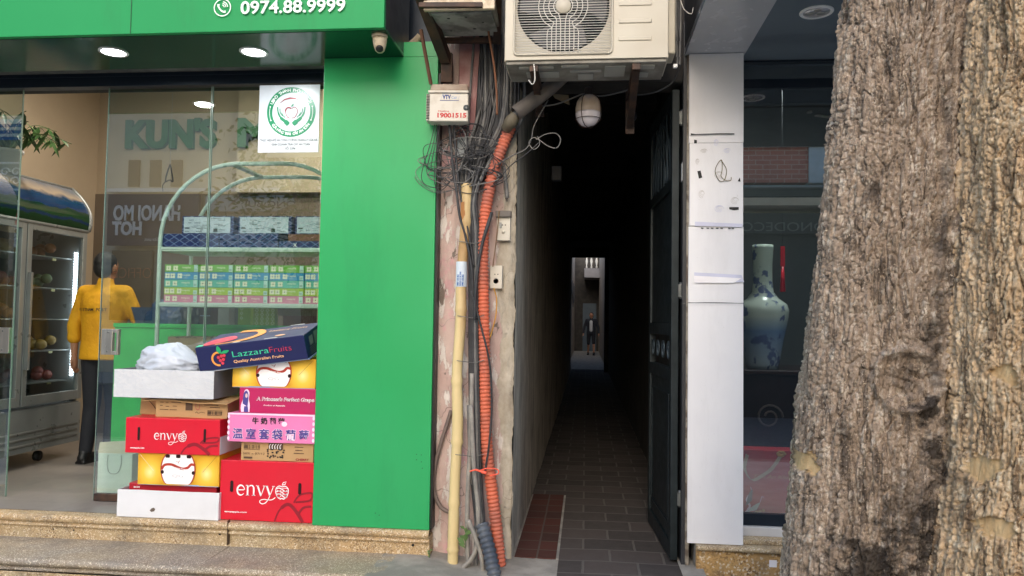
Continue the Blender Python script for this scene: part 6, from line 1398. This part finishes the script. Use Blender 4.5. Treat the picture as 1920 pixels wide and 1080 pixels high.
stroke(mb, spline2([(W*.12,.005),(W*.18,H*.12),(W*.13,H*.22),(W*.2,H*.34),(W*.19,H*.42)]), [.012]*10+[.008]*10+[.003]*5, F, mlp, .0003); poly(mb, spline2([(W*.13,H*.02),(W*.2,H*.1),(W*.33,H*.18),(W*.28,H*.06)],4), F, M_('crane_white', C(206,214,206), .5), .0005)
poly(mb, spline2([(W*.12,H*.12),(W*.16,H*.3),(W*.22,H*.38),(W*.21,H*.2)],4), F, M_('crane_grey', C(120,120,130), .5), .0006); stroke(mb, [(W*.33,H*.18),(W*.36,H*.28),(W*.39,H*.26)], .003, F, mlp, .0007)
for (x_, y_) in ((.33,.045),(.38,.06),(.28,.03)): poly(mb, arc(W*x_, H*y_, .009, .008, 0, 340, 8), F, mgold, .0008)
mb.build('print', None, gb)
mb = MB(); P = spline([(-W*.36,-.005,H*.92),(-W*.40,-.01,H*.7),(-W*.3,-.014,H*.53),(-W*.15,-.014,H*.6),(.0,-.012,H*.72),(W*.14,-.006,H*.93)], 8); vs = []
for p_ in P: vs += [(p_.x-.008, p_.y, p_.z+.006), (p_.x+.008, p_.y-.003, p_.z-.004)]
mb.add(vs, [(2*i, 2*i+1, 2*i+3, 2*i+2) for i in range(len(P)-1)], None, True); mb.build('ribbon_handle', M_('champagne_ribbon', C(196,170,140), .3), gb)
mb = MB()
for k in range(6): mb.ell((W*.14+.016*math.cos(k), -.008, H*.95+.01*math.sin(k)), (.012,.006,.009))
mb.build('bow', mgold, gb)

# ------------------------------------------------------------------ tree
def hash3(ix, iy, iz):
    h = (ix.astype(np.int64)*374761393 + iy.astype(np.int64)*668265263 + iz.astype(np.int64)*2147483647) & 0xffffffff
    h = ((h ^ (h >> 13))*1274126177) & 0xffffffff
    return ((h ^ (h >> 16)) & 0xffffff)/float(0xffffff)
def vnoise(x, y, z=None):
    z = np.zeros_like(x) if z is None else z
    ix, iy, iz = np.floor(x), np.floor(y), np.floor(z); fx, fy, fz = x-ix, y-iy, z-iz
    s = lambda t: t*t*(3-2*t); fx, fy, fz = s(fx), s(fy), s(fz); r = 0
    for a in (0, 1):
        for b in (0, 1):
            for c in (0, 1):
                r = r + hash3(ix+a, iy+b, iz+c)*(fx if a else 1-fx)*(fy if b else 1-fy)*(fz if c else 1-fz)
    return r*2-1
def fbm(x, y, z, o=4, g=.5):
    r = 0; a = 1
    for k in range(o): r = r+a*vnoise(x*2**k+k*13.1, y*2**k, z*2**k+k*5.3); a *= g
    return r
def worley(x, y):
    ix, iy = np.floor(x), np.floor(y); d1 = np.full_like(x, 9.); d2 = np.full_like(x, 9.); cid = np.zeros_like(x)
    for a in (-1, 0, 1):
        for b in (-1, 0, 1):
            jx, jy = ix+a, iy+b; px = jx+hash3(jx, jy, jx*0+1); py = jy+hash3(jx, jy, jx*0+2); d = np.hypot(px-x, py-y)
            n = d < d1; d2 = np.where(n, d1, np.minimum(d2, d)); cid = np.where(n, hash3(jx, jy, jx*0+3), cid); d1 = np.where(n, d, d1)
    return d1, d2, cid
def barkmat(name, base, light, dark, warm):
    m, nt, b = newmat(name); v = coords(nt, (1,1,.4), True); v1 = coords(nt, (1,1,1), True)
    c = ramp(nt, noise(nt, v, 60, 8, .75), [(.34, dark), (.43, base), (.54, warm), (.66, light)])
    big = ramp(nt, noise(nt, v1, 3.2, 4), [(.35, 0.0), (.7, .28)]); c = mix(nt, big, c, warm); c = mix(nt, ramp(nt, noise(nt, coords(nt, (1,1,.13), True), 36, 7, .72), [(.52, 0.0), (.60, .8)]), c, dark)
    cid = node(nt, 'ShaderNodeAttribute', attribute_name='plate'); c = mix(nt, ramp(nt, cid.outputs['Fac'], [(.55, 0.0), (1, .55)]), c, light)
    fl = ramp(nt, noise(nt, v1, 150, 4, .7), [(.60, 0.0), (.66, .9)]); c = mix(nt, fl, c, C(216,200,178))
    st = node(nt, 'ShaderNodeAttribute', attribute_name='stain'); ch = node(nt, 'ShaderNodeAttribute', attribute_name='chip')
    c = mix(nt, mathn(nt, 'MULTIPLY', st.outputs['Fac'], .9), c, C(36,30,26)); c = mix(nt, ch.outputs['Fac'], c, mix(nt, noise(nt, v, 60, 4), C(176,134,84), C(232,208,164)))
    nt.links.new(c, b.inputs['Base Color'])
    rg = mathn(nt, 'SUBTRACT', .82, mathn(nt, 'MULTIPLY', st.outputs['Fac'], .62)); nt.links.new(rg, b.inputs['Roughness']); b.inputs['Specular IOR Level'].default_value = .4
    h = mathn(nt, 'ADD', noise(nt, coords(nt, (1,1,.5), True), 130, 6, .7), mathn(nt, 'MULTIPLY', noise(nt, v1, 380, 3, .6), .4)); bumpn(nt, b, h, .9, .006); return m
def trunk(name, keys, m, parent, seed, res=.0021):
    """keys: (z, cx, cy, r)"""
    zf = np.arange(.70, 2.25, res); zz = np.concatenate([np.arange(-.05, .70, .02), zf, np.arange(2.25, 5.6, .05)])
    K = np.array(keys); cx = np.interp(zz, K[:,0], K[:,1]); cyy = np.interp(zz, K[:,0], K[:,2]); rr = np.interp(zz, K[:,0], K[:,3])
    # smooth
    ker = np.ones(41)/41; pad = lambda a: np.convolve(np.pad(a, 20, mode='edge'), ker, 'valid'); cx, cyy, rr = pad(cx), pad(cyy), pad(rr)
    rm = rr.mean(); front = np.arange(math.pi*1.0, math.pi*2.02, res/rm*1.0) ; back = np.arange(math.pi*.02, math.pi*1.0, .06); th = np.concatenate([front, back+2*math.pi])
    TH, ZZ = np.meshgrid(th, zz); RR = rr[:,None]+0*TH; S = TH*rm; 
    lob = .012*np.sin(TH*3+seed)+.008*np.sin(TH*5+ZZ*1.3+seed*2)+.013*fbm(S*2.2+seed, ZZ*1.1, ZZ*0+seed, 3)
    wx = S+.012*vnoise(S*9, ZZ*5, ZZ*0+seed)+.003*vnoise(S*30, ZZ*18, ZZ*0+seed+2); wz = ZZ+.02*vnoise(S*11+5, ZZ*9, ZZ*0+seed)
    a1, a2, c1 = worley(wx*62+seed, wz*11); b1, b2, c2 = worley(wx*180+seed*3, wz*62+7)
    e1 = np.clip((a2-a1)/.30, 0, 1); e2 = np.clip((b2-b1)/.42, 0, 1)
    ridge = 1-np.abs(fbm(wx*42, wz*3.4, ZZ*0+seed+9, 3))
    d = .0024*(e1-.5)*(.3+1.1*c1)+.0034*(e2-.5)*(.2+1.3*c2)+.0100*(ridge-.6)-.0080*np.exp(-((a2-a1)/.08)**2)*(c1 > .2)-.004*np.exp(-((b2-b1)/.12)**2)*(c2 > .3)+.0030*fbm(S*70, ZZ*40, ZZ*0, 3)+.004*fbm(S*18, ZZ*11, ZZ*0+3, 3)
    g1, g2, c3 = worley(S*34+seed*7, ZZ*42); lump = np.clip(1-g1/.34, 0, 1)*(c3 > .8); d += .006*lump
    return name, m, parent, TH, ZZ, RR, cx, cyy, lob, d, S, c2, c1, lump, len(th), len(zz)
def blobmask(PX, PZ, px, pz, rx, rz, sd, soft=.25):
    q = np.sqrt(((PX-px)/(rx*.74))**2+((PZ-pz)/(rz*.74))**2)+.55*fbm(PX*44+sd, PZ*44, PX*0, 5, .7); return np.clip((1-q)/soft, 0, 1)
def finish(T, stain_shade_spots, chips, burls=()):
    name, m, parent, TH, ZZ, RR, cx, cyy, lob, d, S, c2, c1, lump, nt_, nz_ = T
    RX = RR*(1)+lob
    X = cx[:,None]+RX*np.cos(TH); Y = cyy[:,None]+RX*np.sin(TH)
    # px-like screen position only used to look up where a mark sits on the stem (metres on the stem's face)
    stain = np.zeros_like(X); chip = np.zeros_like(X)
    frontm = np.sin(TH) < .1
    Fv, Rv, Uv = np.array(_F), np.array(_Rt), np.array(_Up); V3 = np.stack([X, Y, ZZ-CAMZ], -1); dd = V3@Fv; PX_ = 960+FPX*(V3@Rv)/dd; PY_ = 540-FPX*(V3@Uv)/dd
    def at_surface(px, py):
        q = (PX_-px)**2+(PY_-py)**2+1e9*(~frontm); k = np.unravel_index(np.argmin(q), q.shape); return Vector((X[k], Y[k], ZZ[k]))
    for (px, py, rx, rz, sd, k) in stain_shade_spots: P = at_surface(px, py); stain = np.maximum(stain, np.minimum(1, k*blobmask(X, ZZ, P.x, P.z, rx*1.2, rz*1.2, sd, .9))*frontm)
    for (px, py, rx, rz, sd) in chips: P = at_surface(px, py); cm = blobmask(X, ZZ, P.x, P.z, rx, rz, sd, .08)*frontm; chip = np.maximum(chip, cm); d = d*(1-.85*cm)-.006*cm
    for (px, py, r_) in burls:
        P = at_surface(px, py); q = np.sqrt((X-P.x)**2+((ZZ-P.z)*.95)**2)/r_*(1+.1*vnoise(S*12, ZZ*12)); ang = np.arctan2(ZZ-P.z, X-P.x)
        msk = (q < 1.7)*frontm; d = d+msk*(.020*np.exp(-((q-1.05)/.15)**2)-.012*np.exp(-(q/.7)**2)+.005*np.sin(q*13+ang)*np.exp(-(q/.9)**4)+.003*np.sin(ang*5+q*6)*(q < 1))
    RX = RX+d; X = cx[:,None]+RX*np.cos(TH); Y = cyy[:,None]+RX*np.sin(TH)
    me = bpy.data.meshes.new(name); nv = X.size; me.vertices.add(nv); me.vertices.foreach_set('co', np.stack([X, Y, ZZ], -1).reshape(-1).astype(np.float32))
    i = np.arange(nz_-1)[:,None]; j = np.arange(nt_)[None,:]; jn = (j+1) % nt_
    q = np.stack([i*nt_+j, i*nt_+jn, (i+1)*nt_+jn, (i+1)*nt_+j], -1).reshape(-1, 4); nf = len(q)
    me.loops.add(nf*4); me.loops.foreach_set('vertex_index', q.reshape(-1).astype(np.int32)); me.polygons.add(nf); me.polygons.foreach_set('loop_start', (np.arange(nf)*4).astype(np.int32)); me.polygons.foreach_set('loop_total', np.full(nf, 4, np.int32))
    me.update(calc_edges=True); me.polygons.foreach_set('use_smooth', np.ones(nf, bool)); me.materials.append(m)
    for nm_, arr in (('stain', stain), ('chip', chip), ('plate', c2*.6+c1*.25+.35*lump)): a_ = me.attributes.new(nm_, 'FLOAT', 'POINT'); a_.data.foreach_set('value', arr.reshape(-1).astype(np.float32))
    me.validate(); o = bpy.data.objects.new(name, me); COL.objects.link(o); o.parent = parent; o.matrix_parent_inverse = Matrix.Translation(-parent.location); return o
tree = empty('street_tree', (1.1, 1.9, 0), 'old street tree with two fused rough barked trunks in front of the right shop', 'tree')
m_bark1 = barkmat('grey_brown_bark', C(153,136,119), C(238,228,212), C(60,50,43), C(173,153,134)); m_bark2 = barkmat('warm_brown_bark', C(200,171,136), C(244,230,202), C(94,74,56), C(214,185,148))
def tk(rows, Yc):
    out = []
    for (py, l, r_) in rows:
        dpt = Yc; a = at(l, py, dpt); b = at(r_, py, dpt); R_ = (b.x-a.x)/2*.985; out.append((a.z, (a.x+b.x)/2, dpt, R_))
    out.sort(); z0, x0_, y0_, r0_ = out[0]; out = [(-.1, x0_+.02, y0_, r0_*1.16)]+out; z1, x1__, y1__, r1_ = out[-1]; out.append((5.6, x1__+.1, y1__, r1_*.8)); return out
T1 = trunk('trunk', tk([(0,1572,1852),(100,1568,1850),(250,1556,1848),(400,1541,1842),(560,1521,1836),(760,1496,1824),(930,1477,1810),(1080,1462,1800)], 1.90), m_bark1, tree, 3.3)
T2 = trunk('trunk', tk([(0,1806,2110),(200,1796,2110),(400,1790,2110),(640,1774,2110),(800,1764,2115),(1000,1744,2120),(1080,1734,2130)], 1.72), m_bark2, tree, 8.1)
finish(T1, [(1735,765,.04,.045,1,1.6),(1752,840,.035,.09,2,1.8),(1720,930,.09,.12,6,.75),(1735,1000,.07,.12,3,1),(1650,1060,.17,.10,4,1.5),(1600,1000,.05,.07,5,.6),(1700,700,.07,.06,9,.35),(1640,360,.018,.025,8,.8),(1772,330,.020,.10,11,.75),(1768,450,.026,.11,12,.8),(1760,560,.030,.11,13,.85),(1750,660,.030,.09,14,.95),(1780,200,.016,.10,15,.65),(1785,90,.014,.08,17,.5),(1695,712,.030,.030,16,.6)], [(1503,868,.032,.032,3),(1487,850,.012,.02,4)], [(1700,712,.056)])  # narrow seam spots paint groove shade; knot centre also darkened; lower ones wet stains
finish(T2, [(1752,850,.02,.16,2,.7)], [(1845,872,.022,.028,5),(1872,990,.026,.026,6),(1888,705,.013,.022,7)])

# ------------------------------------------------------------------ the other side of the street, seen in the glass
def mir(px, py, D, Yg):   # point whose mirror image in the glass plane stands at depth D
    p = at(px, py, D); return Vector((p.x, 2*Yg-D, p.z))
def obox(name, par, px0, px1, py0, py1, D, dep, m, Yg=GY, bev=0):
    a = mir(px0, py1, D, Yg); b = mir(px1, py0, D, Yg); return lbox(par, name, a.x, b.x, a.y-dep, a.y, a.z, b.z, m, bev)
DO = 18.0; yo = 2*GY-DO
op = empty('street_house', (0, yo, 0), 'row house across the street seen mirrored in the fruit shop glass', 'house')
m_sun = M_('cream_render', C(220,207,184), .8, ns=1); m_win = M_('dark_window', C(40,46,52), .2)
lbox(op, 'wall', -16, -2.0, yo-4, yo, 0, 6.95, m_sun)
a = mir(200, 460, DO-.3, GY); b = mir(345, 364, DO-.3, GY)
s1 = empty('shop_sign', (a.x+1, a.y, a.z), 'purple grey signboard with white lettering mirrored in the fruit shop glass', 'sign')
m_pg = M_('purple_grey_board', C(70,72,92), .6); lbox(s1, 'board', a.x, b.x+.4, a.y-.1, a.y, a.z, b.z, m_pg)
def otext(txt, px, py, hpx, wpx, D, m, par, Yg=GY, depth=.02, **k):   # real, readable from the street, so mirrored in the glass; px,py is the lower right corner in the mirror image
    p = mir(px, py, D, Yg); Mx = Matrix.Translation((p.x, p.y+.012, p.z)) @ Matrix(((-1,0,0,0),(0,0,1,0),(0,1,0,0),(0,0,0,1))); s = D/FPX; mb = MB()
    textw(mb, txt, wpx*s, hpx*s*1.4, Mx, m, depth=depth, **k); part('lettering', mb, None, par)
otext('HANOI MO', 338, 413, 30, 140, DO-.4, m_white, s1, bold=.03); otext('HOT', 266, 440, 26, 62, DO-.4, m_white, s1, bold=.04)
otext('Street', 298, 452, 7, 30, DO-.4, m_white, s1)
a = mir(200, 545, DO-.2, GY); b = mir(290, 480, DO-.2, GY)
obox('window', op, 205, 286, 470, 600, DO-.1, .1, m_win)
otext('OFFICE', 284, 522, 22, 80, DO-.15, M_('orange_neon_tube', C(196,110,80), .5), op, bold=-.02)
s2 = empty('shop_sign', (mir(500,380,DO-.3,GY).x, yo, 2), 'pale signboard with dark spaced letters mirrored above the display rack', 'sign'); a = mir(385, 396, DO-.3, GY); b = mir(640, 366, DO-.3, GY); lbox(s2, 'board', a.x, b.x, a.y-.1, a.y, a.z, b.z, M_('pale_grey_board', C(190,188,180), .6))
otext('PHUONG BUI', 600, 388, 12, 150, DO-.4, m_black, s2)
for k in range(3): obox('window', op, 240+40*k, 262+40*k, 300, 350, DO-.05, .1, m_win)
obox('ledge', op, 200, 660, 352, 360, DO-.3, .4, m_white)
# left : clinic sign, balcony, awning
e = empty('clinic_sign', (mir(0,420,12,GY).x, 2*GY-12, 2), 'white signboard with large red letters mirrored in the left glass door', 'sign'); a = mir(-120, 462, 12, GY); b = mir(38, 376, 12, GY); lbox(e, 'board', a.x, b.x, a.y-.1, a.y, a.z, b.z, m_white)
otext('NA', 36, 420, 28, 60, 11.9, M_('strong_red', C(206,30,34), .5), e, bold=.05); otext('M BỆNH', 34, 438, 10, 62, 11.9, m_black, e, bold=.03); otext('N LÂM', 34, 448, 7, 44, 11.9, m_black, e); otext('CỦA', 34, 457, 6, 18, 11.9, m_black, e)
e = empty('balcony', (mir(0,340,12,GY).x, 2*GY-12, 2.6), 'white scrollwork balcony rail mirrored in the left glass door', 'balcony'); mb = MB()
for py in (306, 356): a = mir(-150, py, 12, GY); b = mir(42, py, 12, GY); mb.tube([a, b], .02, 6)
for k in range(9):
    c = mir(-130+20*k, 331, 12, GY)
    for sg in (1, -1): mb.tube([(c.x+.09*sg*(1-i*.05)*math.cos(i*.5), c.y, c.z+.08*sg+.08*(1-i*.05)*math.sin(i*.5)) for i in range(14)], .013, 5)
part('scroll_rail', mb, m_white, e); a = mir(-200, 372, 12, GY); b = mir(46, 359, 12, GY); lbox(e, 'slab', a.x, b.x, a.y-.8, a.y, a.z, b.z, M_('mossy_slab', C(110,120,90), .8))
e = empty('awning', (mir(0,245,11,GY).x, 2*GY-11, 3), 'blue and white striped awning mirrored in the left glass door', 'awning'); mb = MB(); mbl = M_('awning_blue', C(70,120,190), .6)
for k in range(6): a = mir(-150, 226+6*k, 11+.02*k, GY); b = mir(42, 232+6*k, 11+.02*k, GY); mb.box(a.x, b.x, a.y-.02, a.y, b.z, a.z, m_white if k % 2 == 0 else mbl)
part('striped_cloth', mb, None, e)
e = empty('street_house', (mir(0,600,13,GY).x-1, 2*GY-13.2, 0), 'narrow house with the clinic sign across the street at the left', 'house'); lbox(e, 'wall', -12, mir(46,400,12.5,GY).x, 2*GY-12.8, 2*GY-12.5, 0, 4.8, M_('greenish_render', C(120,128,110), .8)); lbox(e, 'shutter', -9, mir(20,400,12.4,GY).x, 2*GY-12.49, 2*GY-12.42, 0, 1.9, m_greymetal)
# right : brick parapet house mirrored in the tinted window
DR = 12.0; yr = 2*YG2-DR
e = empty('brick_house', (mir(1460,600,DR,YG2).x, yr, 0), 'house with a red brick band and white ledges mirrored in the tinted window', 'house')
mbr = brickmat('red_parapet_brick', C(206,100,74), C(184,84,62), C(214,176,154), .22, .075, .008, .3, .8, .5, None, (0,2,1))
xR = mir(1390, 600, DR, YG2).x; lbox(e, 'wall', xR-1.2, xR+6, yr-4, yr-.3, 0, 3.7, m_sun)
def ob2(n, px0, px1, py0, py1, D, dep, m): return obox(n, e, px0, px1, py0, py1, D, dep, m, YG2)
ob2('ledge', 1300, 2400, 265, 275, DR-.1, .5, M_('white_ledge', C(226,222,214), .7)); ob2('brick_band', 1300, 1516, 275.5, 343, DR, .3, mbr); ob2('pier', 1517, 1550, 275.5, 343, DR-.05, .3, M_('pale_pier', C(196,204,204), .7)); ob2('brick_band', 1552, 2400, 275.5, 343, DR, .3, mbr)
ob2('ledge', 1300, 2400, 344, 352, DR-.15, .5, M_('grey_ledge', C(150,154,152), .7)); ob2('fascia', 1300, 2400, 353, 368, DR, .3, M_('slate_fascia', C(88,98,104), .6)); ob2('ledge', 1300, 2400, 369, 385, DR-.25, .6, M_('cream_ledge', C(232,216,190), .7))
ob2('signboard', 1300, 2400, 400, 437, DR-.05, .3, M_('dull_signboard', C(70,74,74), .6)); otext('CADNODECO', 1590, 434, 17, 190, DR-.1, M_('tarnished_letters', C(126,130,126), .5), e, YG2); ob2('shutter', 1300, 2400, 438, 900, DR+.2, .3, M_('dark_shutter', C(52,58,60), .6))
e = empty('tin_roof', (mir(1480,240,10,YG2).x, 2*YG2-10, 3), 'grey tin roof on thin rods mirrored high in the tinted window', 'roof'); a = mir(1250, 277, 11, YG2); b = mir(2200, 150, 8.4, YG2)
part('sheet', MB().add([(a.x,a.y,a.z),(b.x,a.y,a.z),(b.x,b.y,b.z+.15),(a.x+.1,b.y,b.z+.15),(a.x,a.y,a.z+.03),(b.x,a.y,a.z+.03),(b.x,b.y,b.z+.18),(a.x+.1,b.y,b.z+.18)], [(0,1,2,3),(7,6,5,4),(0,4,5,1),(3,2,6,7),(0,3,7,4),(1,5,6,2)]), M_('grey_tin', C(92,98,98), .5), e)
mb = MB()
for k in range(4): p1_ = mir(1450+35*k, 190+10*k, 9.5, YG2); p2_ = mir(1530-20*k, 225-6*k, 10.4, YG2); mb.tube([p1_, p2_], .02, 6)
part('rod', mb, m_steel, e)
# street tree across, leaves catch in the glass
e = empty('street_tree', (-5.2, -4.9, 0), 'leafy street tree across the road mirrored in the fruit shop glass', 'tree')
tr = MB(); tr.tube(spline([(0,0,0),(.1,0,1.5),(-.1,.1,3),(.1,0,4.6)], 6), [.2-.006*i for i in range(19)], 12); lv = MB(); r_ = random.Random(4); cl = []
for k in range(12):
    a = r_.uniform(0,6.28); st = Vector((0,0,2.2+k*.2)); en = Vector((math.cos(a)*r_.uniform(1,2.4), math.sin(a)*r_.uniform(.6,1.6), 3.2+r_.uniform(-.9,2.0))); q = spline([st, st.lerp(en,.5)+Vector((0,0,.3)), en], 5); tr.tube(q, [.06-.005*i for i in range(len(q))], 7); cl += q[4:]
for c in cl:
    for k in range(34):
        p = c+Vector((r_.gauss(0,.32), r_.gauss(0,.3), r_.gauss(0,.26))); d = Vector((r_.uniform(-1,1), r_.uniform(-1,1), r_.uniform(-.9,.2))).normalized(); s_ = d.orthogonal().normalized()*.03; lv.add([p, p+d*.06+s_, p+d*.14, p+d*.06-s_], [(0,1,2,3)])
tr.build('trunk', m_bark1, e); lv.build('crown', M_('street_leaf', C(66,100,44), .5, ns=3, col2=C(104,134,62)), e)
